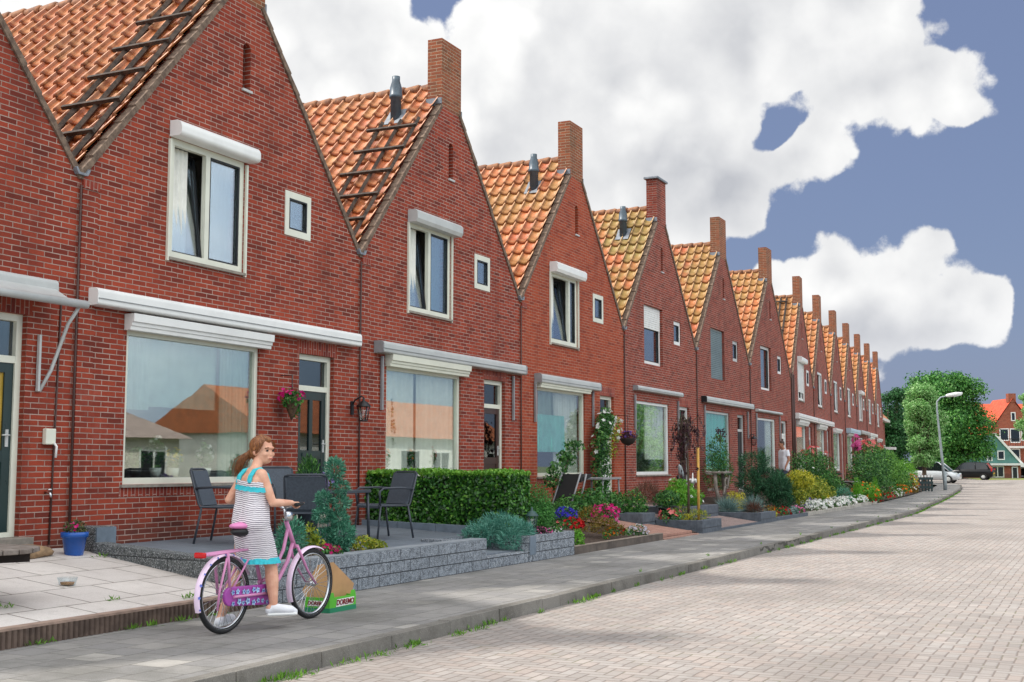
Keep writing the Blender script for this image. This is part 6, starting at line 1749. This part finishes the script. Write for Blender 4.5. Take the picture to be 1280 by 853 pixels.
for k in range(90):                                 # loose strands along the ponytail and round the face
    if k < 60:
        o_ = Vector((rg.gauss(0, .018), rg.gauss(0, .018), rg.gauss(0, .012)))
        b.tube([tl[0]+o_*.5, tl[1]+o_*1.3, tl[2]+o_*1.6, tl[3]+o_*1.5 + Vector((0, 0, -.01)), tl[4]+o_*1.3 + Vector((0, 0, -.02-rg.random()*.03))], [.0022, .0022, .002, .0016, .0006], 3, caps=False)
    else:
        q = rg.choice((-1, 1)); a_ = rg.uniform(-.02, .03)
        b.tube([P(.05+a_, q*.05, .085), P(.045+a_, q*.078, .045), P(.02+a_, q*.083, .0), P(-.02, q*.075+rg.uniform(-.006, .006), -.03-rg.random()*.02)], [.0016, .0018, .0016, .0006], 3, caps=False)
b.build('loose_strands', MAT['hair'], hr, uv=False)
MB().torus(tuple(t0 + Vector((-.012, .012, 0))), .024, .009, 16, 6).build('hair_band', MAT['black'], girl)
# shoes
MAT['shoe'] = plain('white_shoe', '#e3e3e6', .5, .06, 12)
for an, toe in ((anR, toeR), (anL, toeL)):
    b = MB(); h = an + (an-toe)*.22; h.z = an.z - .045; t2 = toe + (toe-an)*.22; t2.z = toe.z - .005 if an is anR else .040
    chain(b, [Vector((h.x, h.y, h.z)), Vector((an.x, an.y, an.z-.028)), Vector((toe.x, toe.y, toe.z+.008)), t2], [.038, .043, .037, .028])
    sh = ob('shoe', fuse(b, 'shoe', MAT['shoe'], .006, 3), girl)
    lo = min(h.z-.036, t2.z-.028)
    d = Vector((t2.x-h.x, t2.y-h.y, 0)); L = d.length; c = Vector(((h.x+t2.x)/2, (h.y+t2.y)/2, lo+.012))
    MB().cbox(c, (L+.045, .068, .026), math.atan2(d.y, d.x)).build('sole', MAT['white'], sh, bevel=.012)

# ---- the man in the white T-shirt, at the house wall
man = empty('person', (40.6, -.72, .41), 0, 'man in a white T-shirt walking along the house wall behind the dark conifer', 'person')
b = MB()
hf2 = Vector((-.55, .62, -.25)); fm_ = Vector((-.66, .75, 0)).normalized(); rm_ = Vector((fm_.y, -fm_.x, 0))
def Q(f, r, z): return fm_*f + rm_*r + Vector((0, 0, z))
for (z0, w0, r0), (z1, w1, r1) in zip([(.90, .09, .12), (1.02, .085, .115), (1.20, .095, .12), (1.36, .12, .105), (1.43, .12, .06)], [(1.02, .085, .115), (1.20, .095, .12), (1.36, .12, .105), (1.43, .12, .06), (1.45, .05, .055)]):
    for q in (-1, 0, 1): capsule(b, Q(0, q*w0, z0), Q(.01, q*w1, z1), r0, r1)
capsule(b, Q(.01, 0, 1.44), Q(.06, 0, 1.54), .058, .055)
Pm, Mm, Em = head(b, Q(.085, 0, 1.63), hf2, 1.0)
arms = []
for q in (-1, 1):
    s_, e_, w_ = Q(.0, q*.20, 1.42), Q(-.03, q*.25, 1.13), Q(.08, q*.24, .90)
    arms.append((s_, e_)); chain(b, [s_, e_], [.056, .042]); chain(b, [e_, w_], [.042, .028]); hand(b, w_, Vector((.2*fm_.x, .2*fm_.y, -1)), fm_*-1, 1.05, .35, q)
for q, kf, af in ((-1, .14, .20), (1, .02, -.22)):
    chain(b, [Q(0, q*.09, .88), Q(kf, q*.10, .48), Q(af, q*.10, .08)], [.092, .062, .040]); chain(b, [Q(af-.04, q*.1, .045), Q(af+.14, q*.12, .035)], [.04, .032])
mb_ = ob('body', fuse(b, 'body', plain('tanned_skin', '#b07a5f', .55, .06), .010, 4), man)
face_bits(mb_, Pm, Mm, 1.0)
b = MB()
for (z0, w0, r0), (z1, w1, r1) in zip([(.86, .10, .135), (1.02, .095, .135), (1.20, .10, .135), (1.36, .125, .118)], [(1.02, .095, .135), (1.20, .10, .135), (1.36, .125, .118), (1.42, .13, .068)]):
    for q in (-1, 0, 1): capsule(b, Q(0, q*w0, z0), Q(.01, q*w1, z1), r0, r1)
for s_, e_ in arms: b.tube([s_ + Vector((0, 0, .02)), s_.lerp(e_, .62)], [.070, .072], 14)
ob('t_shirt', fuse(b, 't_shirt', plain('white_cotton', '#e8e9ee', .85, .05, 12, .004), .010, 4), man)
b = MB()
for q, kf, af in ((-1, .14, .20), (1, .02, -.22)): b.tube([Q(0, q*.085, .95), Q(0, q*.09, .86), Q(kf, q*.10, .48), Q(af, q*.10, .10)], [.11, .112, .085, .075], 14)
ob('trousers', fuse(b, 'trousers', plain('dark_trousers', '#3a4252', .85, .1), .012, 3), man)
b = MB()
for x, y, z, a, bb, cc in ((-.024, 0, .045, .094, .080, .078), (-.05, 0, .0, .058, .070, .06)):
    q = MB().ell((0, 0, 0), (a, bb, cc), 16, 10); b.add([Pm(x, y, z) + Mm @ Vector(v) for v in q.v], q.f, True)
ob('hair', fuse(b, 'hair', plain('dark_brown_hair', '#3d2618', .5, .2, 40, .004), .009, 2), man)
for q, af in ((-1, .20), (1, -.22)):
    b = MB(); chain(b, [Q(af-.06, q*.1, .045), Q(af+.17, q*.12, .035)], [.048, .038]); b.build('shoe', MAT['black'], man, uv=False)
# ------------------------------------------------------------------ cars
def car(loc, rz, paint, label, L=3.6, Wd=1.62, Hh=1.48, belt=.90, hood=.86, a_pil=(.62, 1.35), rear=(3.42, 3.10), plate=True):
    o = empty('parked_car', loc, rz, label, 'car', None)
    # x from the nose backwards
    st = [(0, .34, .58, .70), (.08, .24, .66, .84), (.35, .22, .74, .92), (a_pil[0], .22, hood-.02, .96), (1.3, .22, belt, 1.0), (2.3, .22, belt+.02, 1.0), (L-.45, .22, belt+.04, .98), (L-.12, .24, belt+.03, .92), (L, .34, belt-.06, .84)]
    b = MB(); vs = []; hw = Wd/2
    for x, z0, z1, k in st:
        w = hw*k
        ring = [(-w*.80, z0), (-w*.97, z0+.10), (-w, z0+(z1-z0)*.55), (-w*.955, z1-.03), (-w*.88, z1), (w*.88, z1), (w*.955, z1-.03), (w, z0+(z1-z0)*.55), (w*.97, z0+.10), (w*.80, z0)]
        vs += [(x, y, z) for y, z in ring]
    n = 10
    b.add(vs, [(i*n+k, i*n+(k+1) % n, (i+1)*n+(k+1) % n, (i+1)*n+k) for i in range(len(st)-1) for k in range(n)] + [tuple(range(n)), tuple((len(st)-1)*n+k for k in range(n))[::-1]], True)
    b.build('body', paint, o)
    gs = [(a_pil[0], belt-.04, belt-.03, .90), (a_pil[1], belt-.02, Hh-.06, .80), (1.75, belt, Hh-.01, .79), (2.5, belt, Hh-.02, .78), (rear[1], belt, Hh-.07, .76), (rear[0], belt, belt+.06, .84)]
    vs = []
    for x, z0, z1, k in gs: vs += [(x, -hw*.93, z0), (x, -hw*k, z1), (x, hw*k, z1), (x, hw*.93, z0)]
    b = MB().add(vs, [(i*4+k, i*4+(k+1) % 4, (i+1)*4+(k+1) % 4, (i+1)*4+k) for i in range(len(gs)-1) for k in range(4)] + [(0, 1, 2, 3), (23, 22, 21, 20)], False)
    b.build('windows', MAT['carglass'], o)
    b = MB(); vs = []
    for x, z0, z1, k in gs[1:5]: vs += [(x, -hw*k-.012, z1-.012), (x, -hw*k*.85, z1+.018), (x, hw*k*.85, z1+.018), (x, hw*k+.012, z1-.012)]
    b.add(vs, [(i*4+k, i*4+k+1, (i+1)*4+k+1, (i+1)*4+k) for i in range(3) for k in range(3)], True)
    for s in (-1, 1):
        b.tube([(a_pil[0]+.02, s*hw*.90, belt-.01), (a_pil[1], s*hw*.805, Hh-.05)], .032, 6)
        b.tube([(2.28, s*hw*.94, belt), (2.25, s*hw*.80, Hh-.03)], .04, 6)
        b.tube([(rear[0]-.05, s*hw*.88, belt+.02), (rear[1], s*hw*.775, Hh-.07)], .06, 6)
    b.build('roof', paint, o)
    for x in (.68, L-.72):
        for s in (-1, 1):
            w = empty('wheel', (x, s*(hw-.10), .30)); w.parent = o
            MB().torus((0, 0, 0), .225, .075, 24, 8, sq=1.15).build('tyre', MAT['rubber'], w)
            MB().lathe([(.17, -.06*s), (.17, .05*s), (.10, .075*s), (.03, .07*s)], (0, 0, 0), 14, axis='y').build('rim', MAT['alu'], w)
    for s in (-1, 1):
        MB().cbox((.10, s*hw*.66, .66), (.10, .30, .13)).build('headlight', MAT['carlight'], o, bevel=.02)
        MB().cbox((L-.06, s*hw*.80, .82), (.10, .16, .22)).build('tail_light', MAT['redlamp'], o, bevel=.02)
    MB().box(L-.005, L+.02, -.26, .26, .50, .61).build('number_plate', MAT['plate'], o)
    for s in (-1, 1): MB().ell((a_pil[0]+.32, s*(hw+.06), belt+.06), (.06, .09, .06), 8, 6).build('mirror', paint, o)
    return o
MAT['carglass'] = plain('car_glass', '#181d20', .1, .05, 2, **{'Specular IOR Level': .6})
MAT['carlight'] = plain('headlight_lens', '#cfd6d8', .1, .05)
MAT['plate'] = plain('yellow_plate', '#d8a821', .4, .05)
MAT['carblack'] = plain('black_car_paint', '#0c0d10', .3, .1, 2, **{'Specular IOR Level': .35})
MAT['carwhite'] = plain('silver_car_paint', '#c3c8cb', .2, .05, 2, **{'Coat Weight': .5})
car((110.8, 1.75, rise(111)-.11), R(-96), MAT['carblack'], 'small black hatchback with yellow number plate parked beside the lamp post')
car((96.6, -.55, rise(97)-.11), R(84), MAT['carwhite'], 'silver estate car parked behind the shrubs left of the lamp post', L=4.2, Wd=1.75, Hh=1.56, rear=(4.1, 3.75))
car((133.5, -2.3, .19), R(112), MAT['carwhite'], 'silver car parked far off in front of the red roofed house', L=3.9)
o = empty('motorboat', (131, .0, .19), R(-60), 'yellow covered trailer parked far off beside the black hatchback', 'trailer')
MB().prism([(-1.1, .25), (1.1, .25), (1.0, .75), (.2, 1.0), (-1.0, .8)], 'y', -.6, .6).build('cover', plain('yellow_cover', '#d6b13a', .6, .15, 4), o, bevel=.05)
o.name = 'trailer'
for s in (-.62, .62): MB().torus((0, 0, 0), .2, .07, 18, 6).build('wheel', MAT['rubber'], o, (0, s, .28))

# ------------------------------------------------------------------ street lamps
RT = Vector((.43, -.903, 0)).normalized()
def street_lamp(x, y, z, h, arm, label, lean=0.0, s=1.0):
    o = empty('street_lamp', (x, y, z), 0, label, 'street lamp')
    pts = [Vector((0, 0, 0))] + [Vector((0, 0, h*t)) + RT*(lean*t) for t in (.3, .6, .85)] + [Vector((0, 0, h*.94)) + RT*(lean*.98+.06*s), Vector((0, 0, h*.985)) + RT*(lean+.28*s), Vector((0, 0, h)) + RT*(lean+arm*.55)]
    MB().tube(pts, [.085*s, .075*s, .06*s, .05*s, .045*s, .04*s, .035*s], 10).build('pole', MAT['lamppost'], o)
    MB().tube([(0, 0, 0), (0, 0, h*.2)], [.10*s, .095*s], 12).build('base_sleeve', MAT['lamppost'], o)
    p0 = pts[-1] - RT*.12; p1 = p0 + RT*arm*.75 + Vector((0, 0, .16*s))
    d = (p1-p0)
    b = MB(); b.tube([p0, p0+d*.12, p0+d*.6, p1], [.05*s, .10*s, .12*s, .05*s], 10); b.build('lamp_head', MAT['white'], o)
    MB().tube([p0+d*.45+Vector((0, 0, -.075*s)), p0+d*.95+Vector((0, 0, -.05*s))], [.09*s, .06*s], 8).build('lens', MAT['carlight'], o)
    return o
MAT['lamppost'] = plain('galvanised_post', '#8d979a', .5, .15, 6)
street_lamp(73.0, -2.10, 0, 5.25, 1.25, 'leaning grey street lamp at the edge of the pavement by the bend', lean=-.36)
street_lamp(122, -.55, .19, 4.0, .8, 'distant thin street lamp in front of the green gabled house', lean=-.1, s=.8)

# low green fence with pale post tops
f = empty('garden_fence', (66.6, -1.55, .05), math.atan2(RT.y, RT.x), 'low dark green fence with pale tops at the far pavement', 'fence')
for k in range(5):
    p_ = MB().box(k*.16-.035, k*.16+.035, -.05, .05, 0, .72).build('post', MAT['green_door'], f)
    MB().box(k*.16-.04, k*.16+.04, -.055, .055, .721, .82).build('post_cap', MAT['white'], p_)
for z in (.15, .38, .60): MB().box(-.05, .70, -.07, -.051, z, z+.12).build('rail', MAT['green_door'], f)

# ------------------------------------------------------------------ houses beyond the street
FW = Vector((.9028, .43, 0)).normalized()
yaw_far = math.atan2(RT.y, RT.x)
def far_frame(name, s, d, label):
    p = Vector((0, -10.2, .19)) + RT*s + FW*d
    return empty(name, p, yaw_far, label, 'house')
MAT['brick_far'] = brick_mat('brick_far', '#a4583f', '#954d38', '#7a4232', '#b08c7c')
MAT['redroof'] = plain('red_tile_roof', '#b8452a', .7, .2, 3, .02, h2='#cc5a38')
MAT['greenboard'] = plain('sea_green_boards', '#4f7f78', .6, .12, 3)
h1 = far_frame('brick_house', 50.0, 126, 'brick house with bright red roof and balconies beyond the end of the street')
b = MB(); b.prism([(-2.2, -.2), (4.6, -.2), (4.6, 2.6), (3.4, 4.5), (.85, 7.9), (-1.9, 4.0), (-2.2, 3.6)], 'y', 0, .3); b.build('gable', MAT['brick_far'], h1)
MB().box(-4.0, 12, 1.5, 9, -.2, 4.6).build('wall', MAT['brick_far'], h1)
b = MB(); b.add([(-4.2, .9, 4.3), (12, .9, 4.3), (12, 5.3, 7.7), (-4.2, 5.3, 7.7), (12, 9.7, 4.3), (-4.2, 9.7, 4.3)], [(0, 1, 2, 3), (3, 2, 4, 5)])
b.add([(-2.3, -.15, 3.75), (.85, -.15, 8.05), (.85, 5.2, 8.05), (-2.3, 5.2, 3.75), (4.8, -.15, 2.6), (4.8, 5.2, 2.6)], [(0, 1, 2, 3), (1, 4, 5, 2)])
b.build('roof', MAT['redroof'], h1)
MB().box(.45, 1.2, -.05, .6, 7.6, 8.5).build('chimney', MAT['brick_far'], h1)
def fwin(par, x0, x1, z0, z1, y=-.06, mull=(), m='white'):
    fo = ob('window', frame_mesh('window', x1-x0, z1-z0, .09, .06, mull, (), None, MAT[m]), par, None, (x0, y, z0))
    MB().box(.08, x1-x0-.08, .03, .05, .08, z1-z0-.08).build('pane', MAT['carglass'], fo)
fwin(h1, .62, 1.10, 5.7, 6.6)
fwin(h1, -.6, .35, 3.7, 4.95); fwin(h1, .45, 1.5, 3.5, 4.95); fwin(h1, 1.6, 2.3, 3.7, 4.95)
MB().box(-1.0, 3.2, -1.3, -.07, 2.95, 3.15).build('balcony', MAT['white'], h1)
b = MB()
for k in range(18): b.tube([(-.95+k*.24, -1.25, 3.15), (-.95+k*.24, -1.25, 3.85)], .02, 4)
b.box(-1, 3.2, -1.28, -1.22, 3.85, 3.9); b.build('balcony_railing', MAT['black'], h1)
fwin(h1, -.9, .2, 1.55, 2.9, -.08, (.55,), 'black'); fwin(h1, .4, 1.4, 1.1, 2.9, -.08, (), 'white'); fwin(h1, 2.0, 2.6, 1.3, 2.9, -.08, (), 'white')
MB().box(-4.0, 5, -2.0, -.09, 1.05, 1.35).build('canopy', MAT['white'], h1)
fwin(h1, -.5, .9, .1, 1.0, -.08, (.7,)); fwin(h1, 1.2, 1.9, .1, 1.0, -.08)
MB().box(2.1, 2.9, -1.9, -1.2, -.1, 1.04).build('pillar', plain('pinkish_brick', '#b06a5c', .9, .2, 8), h1)
b = MB().prism([(-2.2, 4.2), (-2.4, 4.25), (-.55, 6.2), (-.5, 6.0)], 'y', -.4, -.16)
for k in range(1): pass
MB().ell((-1.1, 2.2, 5.6), (.45, .25, .45), 12, 8).build('satellite_dish', plain('dark_dish', '#3a3436', .6, .2), h1)
h2 = far_frame('boarded_house', 47.0, 121, 'sea green boarded gable house with white verge beside the red roofed house')
b = MB(); b.prism([(-4.5, 1.3), (2.5, 1.3), (.1, 4.1), (-2.2, 4.1)], 'y', 0, .3); b.build('gable', MAT['greenboard'], h2)
MB().box(-4.5, 2.4, .05, 4, -.2, 1.29).build('wall', MAT['brick_far'], h2)
MB().box(-4.7, 2.7, -.35, .04, 1.22, 1.42).build('fascia', MAT['white'], h2)
MB().prism([(2.62, 1.42), (2.35, 1.42), (-.02, 4.12), (.12, 4.28)], 'y', -.12, -.001).build('verge_board', MAT['white'], h2)
MB().add([(2.7, -.1, 1.38), (.1, -.1, 4.3), (.1, 4, 4.3), (2.7, 4, 1.38)], [(0, 1, 2, 3)]).build('roof', MAT['redroof'], h2)
fwin(h2, .15, .85, 1.75, 2.65, -.07); fwin(h2, -.9, -.35, 1.65, 2.6, -.07)
fwin(h2, -.5, .75, .05, 1.15, -.03, (.62,), 'cream'); fwin(h2, 1.5, 2.1, -.1, 1.1, -.03)
gv = MB().add([(112, -.4, rise(112)-.095), (127, 2, .2), (127, -30, .2), (112, -26, rise(112)-.095)], [(0, 1, 2, 3)])
tag(gv.build('grass_verge', plain('dry_grass', '#8d9450', .95, .2, 3, .02), fix=False), kind='structure')

# the other side of the street: what the windows mirror
for k, (x, y, r, h) in enumerate(((101, -26, 2.6, 5.5), (119, -28, 2.8, 5.5))):
    tree(('street tree across the road, mirrored in the house with the white shutter', 'street tree across the road near the far bend')[k], x, y, -.12, .9, crown_blobs(r, h, .8, 18, 40+k), G['tree_light'], 5000, .20, 130+k, .2, group='street trees across the road')
h3 = empty('plain_house', (46, -34, -.12), R(180), 'pale plastered house across the road, seen only in the windows', 'house')
MB().box(-6, 5, 0, 8, 0, 2.9).build('wall', plain('pale_plaster', '#d8d2c4', .9, .1, 2), h3)
MB().prism([(-.6, 2.901), (8.6, 2.901), (4, 4.4)], 'x', -6.4, 5.4).build('roof', plain('grey_slates', '#9d8a80', .8, .2, 3), h3)
for k in range(3): fwin(h3, -5+k*3.4, -3+k*3.4, .8, 2.3, -.07, (1.0,))

h4 = empty('white_house', (74, -33, -.12), R(180), 'long white plastered house across the road, mirrored in the lace curtained window', 'house')
MB().box(-16, 16, 0, 8, 0, 3.4).build('wall', plain('white_plaster', '#e3e0d8', .9, .08, 2), h4)
MB().prism([(-.6, 3.401), (8.6, 3.401), (4, 6.2)], 'x', -16.4, 16.4).build('roof', plain('orange_far_tiles', '#b0663f', .8, .2, 3), h4)
for k in range(7): fwin(h4, -15+k*4.4, -12.6+k*4.4, .7, 2.5, -.07, (1.2,), 'green_door' if k % 2 else 'white')
# ------------------------------------------------------------------ light, sky, camera
SUN_EL = R(50); SUN_AZ = R(112)                    # azimuth measured from +x towards +y: behind the houses, left
sd = Vector((math.cos(SUN_EL)*math.cos(SUN_AZ), math.cos(SUN_EL)*math.sin(SUN_AZ), math.sin(SUN_EL)))
L = bpy.data.lights.new('sun', 'SUN'); L.energy = SUN_E; L.angle = R(2.5); L.color = (1.0, .95, .89)
lo = bpy.data.objects.new('sun', L); link(lo); lo.rotation_euler = (-sd).to_track_quat('-Z', 'Y').to_euler()

w = bpy.data.worlds.new('World'); sc.world = w; w.use_nodes = True
nt = w.node_tree; nt.nodes.clear()
out = nt.nodes.new('ShaderNodeOutputWorld')
tc = N(nt, 'TexCoord').outputs['Generated']
sky = N(nt, 'TexSky', None, sky_type='NISHITA', sun_disc=False, sun_elevation=SUN_EL, sun_rotation=math.pi/2 - SUN_AZ, air_density=1.0, dust_density=1.5, ozone_density=2.0)
nrm = N(nt, 'VectorMath', {0: tc}, operation='NORMALIZE').outputs[0]
s = N(nt, 'SeparateXYZ', {0: nrm})
az = M_(nt, 'ARCTAN2', s.outputs[1], s.outputs[0]); el = M_(nt, 'ARCSINE', s.outputs[2])
ae0 = N(nt, 'CombineXYZ', {0: az, 1: el, 2: 0.0}).outputs[0]
ae = ae0
for sc_, am in ((5.0, .10), (16.0, .045)):
    wv = N(nt, 'VectorMath', {0: NOISE(nt, nrm, sc_, 2, .5, out=1), 1: (.5, .5, .5)}, operation='SUBTRACT').outputs[0]
    ae = N(nt, 'VectorMath', {0: ae, 1: N(nt, 'VectorMath', {0: wv, 3: am}, operation='SCALE').outputs[0]}, operation='ADD').outputs[0]
ae = N(nt, 'VectorMath', {0: ae, 1: (1, 1, 0)}, operation='MULTIPLY').outputs[0]
n1 = NOISE(nt, nrm, 5.0, 5, .58); n2 = NOISE(nt, nrm, 16.0, 5, .6)
def bill(k): return N(nt, 'TexVoronoi', {'Vector': wn_, 'Scale': k}, feature='F1').outputs['Distance']
n3 = NOISE(nt, nrm, 2.2, 4, .5)
wn_ = N(nt, 'VectorMath', {0: nrm, 1: N(nt, 'VectorMath', {0: NOISE(nt, nrm, 12.0, 3, .6, out=1), 3: .05}, operation='SCALE').outputs[0]}, operation='ADD').outputs[0]
puff = M_(nt, 'ADD', M_(nt, 'MULTIPLY_ADD', bill(11.0), -.8, .62), M_(nt, 'MULTIPLY_ADD', bill(28.0), -.6, .27))
LD = (-.012, .026, .030)                              # towards the light, up and left
nro = N(nt, 'VectorMath', {0: wn_, 1: LD}, operation='ADD').outputs[0]
def billo(k): return N(nt, 'TexVoronoi', {'Vector': nro, 'Scale': k}, feature='F1').outputs['Distance']
puffo = M_(nt, 'ADD', M_(nt, 'MULTIPLY_ADD', billo(11.0), -.8, .62), M_(nt, 'MULTIPLY_ADD', billo(28.0), -.6, .27))
n2o = NOISE(nt, N(nt, 'VectorMath', {0: nrm, 1: LD}, operation='ADD').outputs[0], 9.0, 5, .6)
n2c = NOISE(nt, nrm, 9.0, 5, .6)
grad = M_(nt, 'ADD', M_(nt, 'MULTIPLY', M_(nt, 'SUBTRACT', puff, puffo), .55), M_(nt, 'MULTIPLY', M_(nt, 'SUBTRACT', n2c, n2o), 1.3))
tot = None
for (a, e, r, k) in BLOBS:
    dv = N(nt, 'VectorMath', {0: ae, 1: (a, e, 0)}, operation='DISTANCE').outputs['Value']
    v = M_(nt, 'SUBTRACT', k, M_(nt, 'DIVIDE', dv, r))
    tot = v if tot is None else M_(nt, 'SMOOTH_MAX', tot, v, .18)
for (a, e, r, k) in HOLES:
    dv = N(nt, 'VectorMath', {0: ae, 1: (a, e, 0)}, operation='DISTANCE').outputs['Value']
    v = M_(nt, 'SUBTRACT', k, M_(nt, 'DIVIDE', dv, r))
    tot = M_(nt, 'SUBTRACT', tot, M_(nt, 'MAXIMUM', v, 0.0))
# unseen part of the sky dome, brightened to fill shaded fronts and window panes
dist = N(nt, 'VectorMath', {0: ae0, 1: (R(24), R(12), 0)}, operation='DISTANCE').outputs['Value']
away = SM(nt, dist, .75, 1.25)
bg = M_(nt, 'SUBTRACT', M_(nt, 'MULTIPLY_ADD', n3, 2.2, -.72), M_(nt, 'MULTIPLY', SM(nt, el, .45, .12), .55))
den = M_(nt, 'ADD', tot, M_(nt, 'ADD', puff, M_(nt, 'ADD', M_(nt, 'MULTIPLY_ADD', n1, .6, -.30), M_(nt, 'MULTIPLY_ADD', n2, .5, -.25))))
wisp = M_(nt, 'MULTIPLY_ADD', NOISE(nt, nrm, 42.0, 5, .65), .5, -.25)
mask = SM(nt, M_(nt, 'ADD', den, wisp), -.03, .15)
mask = N(nt, 'Mix', {0: away, 2: mask, 3: SM(nt, M_(nt, 'ADD', bg, M_(nt, 'MULTIPLY_ADD', n1, .8, -.4)), -.3, .5)}, data_type='FLOAT').outputs[0]
# cloud body: bright rims and tops, grey where thick and low
thick = SM(nt, den, .15, 1.1)
bil = SM(nt, M_(nt, 'ADD', M_(nt, 'ADD', M_(nt, 'MULTIPLY', n1, .55), M_(nt, 'MULTIPLY', n2, .3)), M_(nt, 'MULTIPLY', puff, .35)), .28, .62)
sh = M_(nt, 'MULTIPLY', SM(nt, n3, .40, .62), .30)
sh = M_(nt, 'ADD', sh, M_(nt, 'MULTIPLY', M_(nt, 'SUBTRACT', 1.0, bil), M_(nt, 'MULTIPLY', thick, .45)))
for (a, e, r, k) in GREYS:
    dv = N(nt, 'VectorMath', {0: N(nt, 'VectorMath', {0: ae, 1: (a, e, 0)}, operation='SUBTRACT').outputs[0], 1: (1, 2.2, 1)}, operation='MULTIPLY').outputs[0]
    dv = N(nt, 'VectorMath', {0: dv}, operation='LENGTH').outputs['Value']
    sh = M_(nt, 'ADD', sh, M_(nt, 'MULTIPLY', SM(nt, dv, r, 0.0), k))
sh = M_(nt, 'SUBTRACT', sh, M_(nt, 'MULTIPLY', grad, .65))
sh = M_(nt, 'MULTIPLY', sh, 1.0, clamp=True)
cl = MIX(nt, sh, CLOUD_HI, CLOUD_LO)
amp = N(nt, 'Mix', {0: away, 2: 1.0, 3: AWAY}, data_type='FLOAT').outputs[0]
clv = N(nt, 'VectorMath', {0: cl, 3: amp}, operation='SCALE').outputs[0]
skc = MIX(nt, .80, sky.outputs[0], MIX(nt, away, SKY_TINT, SKY_AWAY))
c = MIX(nt, mask, skc, clv)
# milky horizon
hz = SM(nt, el, .16, -.02)
c = MIX(nt, M_(nt, 'MULTIPLY', hz, .45), c, HAZE)
bgn = N(nt, 'Background', {'Color': c, 'Strength': .1})
nt.links.new(bgn.outputs[0], out.inputs[0])

cam = bpy.data.cameras.new('camera'); co = bpy.data.objects.new('camera', cam); link(co)
co.location = (0, -10.2, 1.33)
co.rotation_euler = (R(90 + 5.7655), 0, R(25.468 - 90))
cam.sensor_width = 36; cam.lens = 1550/1280*36; cam.clip_start = .05; cam.clip_end = 6000
sc.camera = co
vs_ = sc.view_settings; vs_.view_transform = 'Standard'; vs_.look = 'None'; vs_.gamma = 1; vs_.exposure = EXPO; vs_.use_curve_mapping = False
cy = sc.cycles if hasattr(sc, 'cycles') else None
if cy:
    cy.max_bounces = 6; cy.transparent_max_bounces = 12; cy.diffuse_bounces = 3; cy.glossy_bounces = 3; cy.use_denoising = True
    cy.sample_clamp_indirect = 6.0
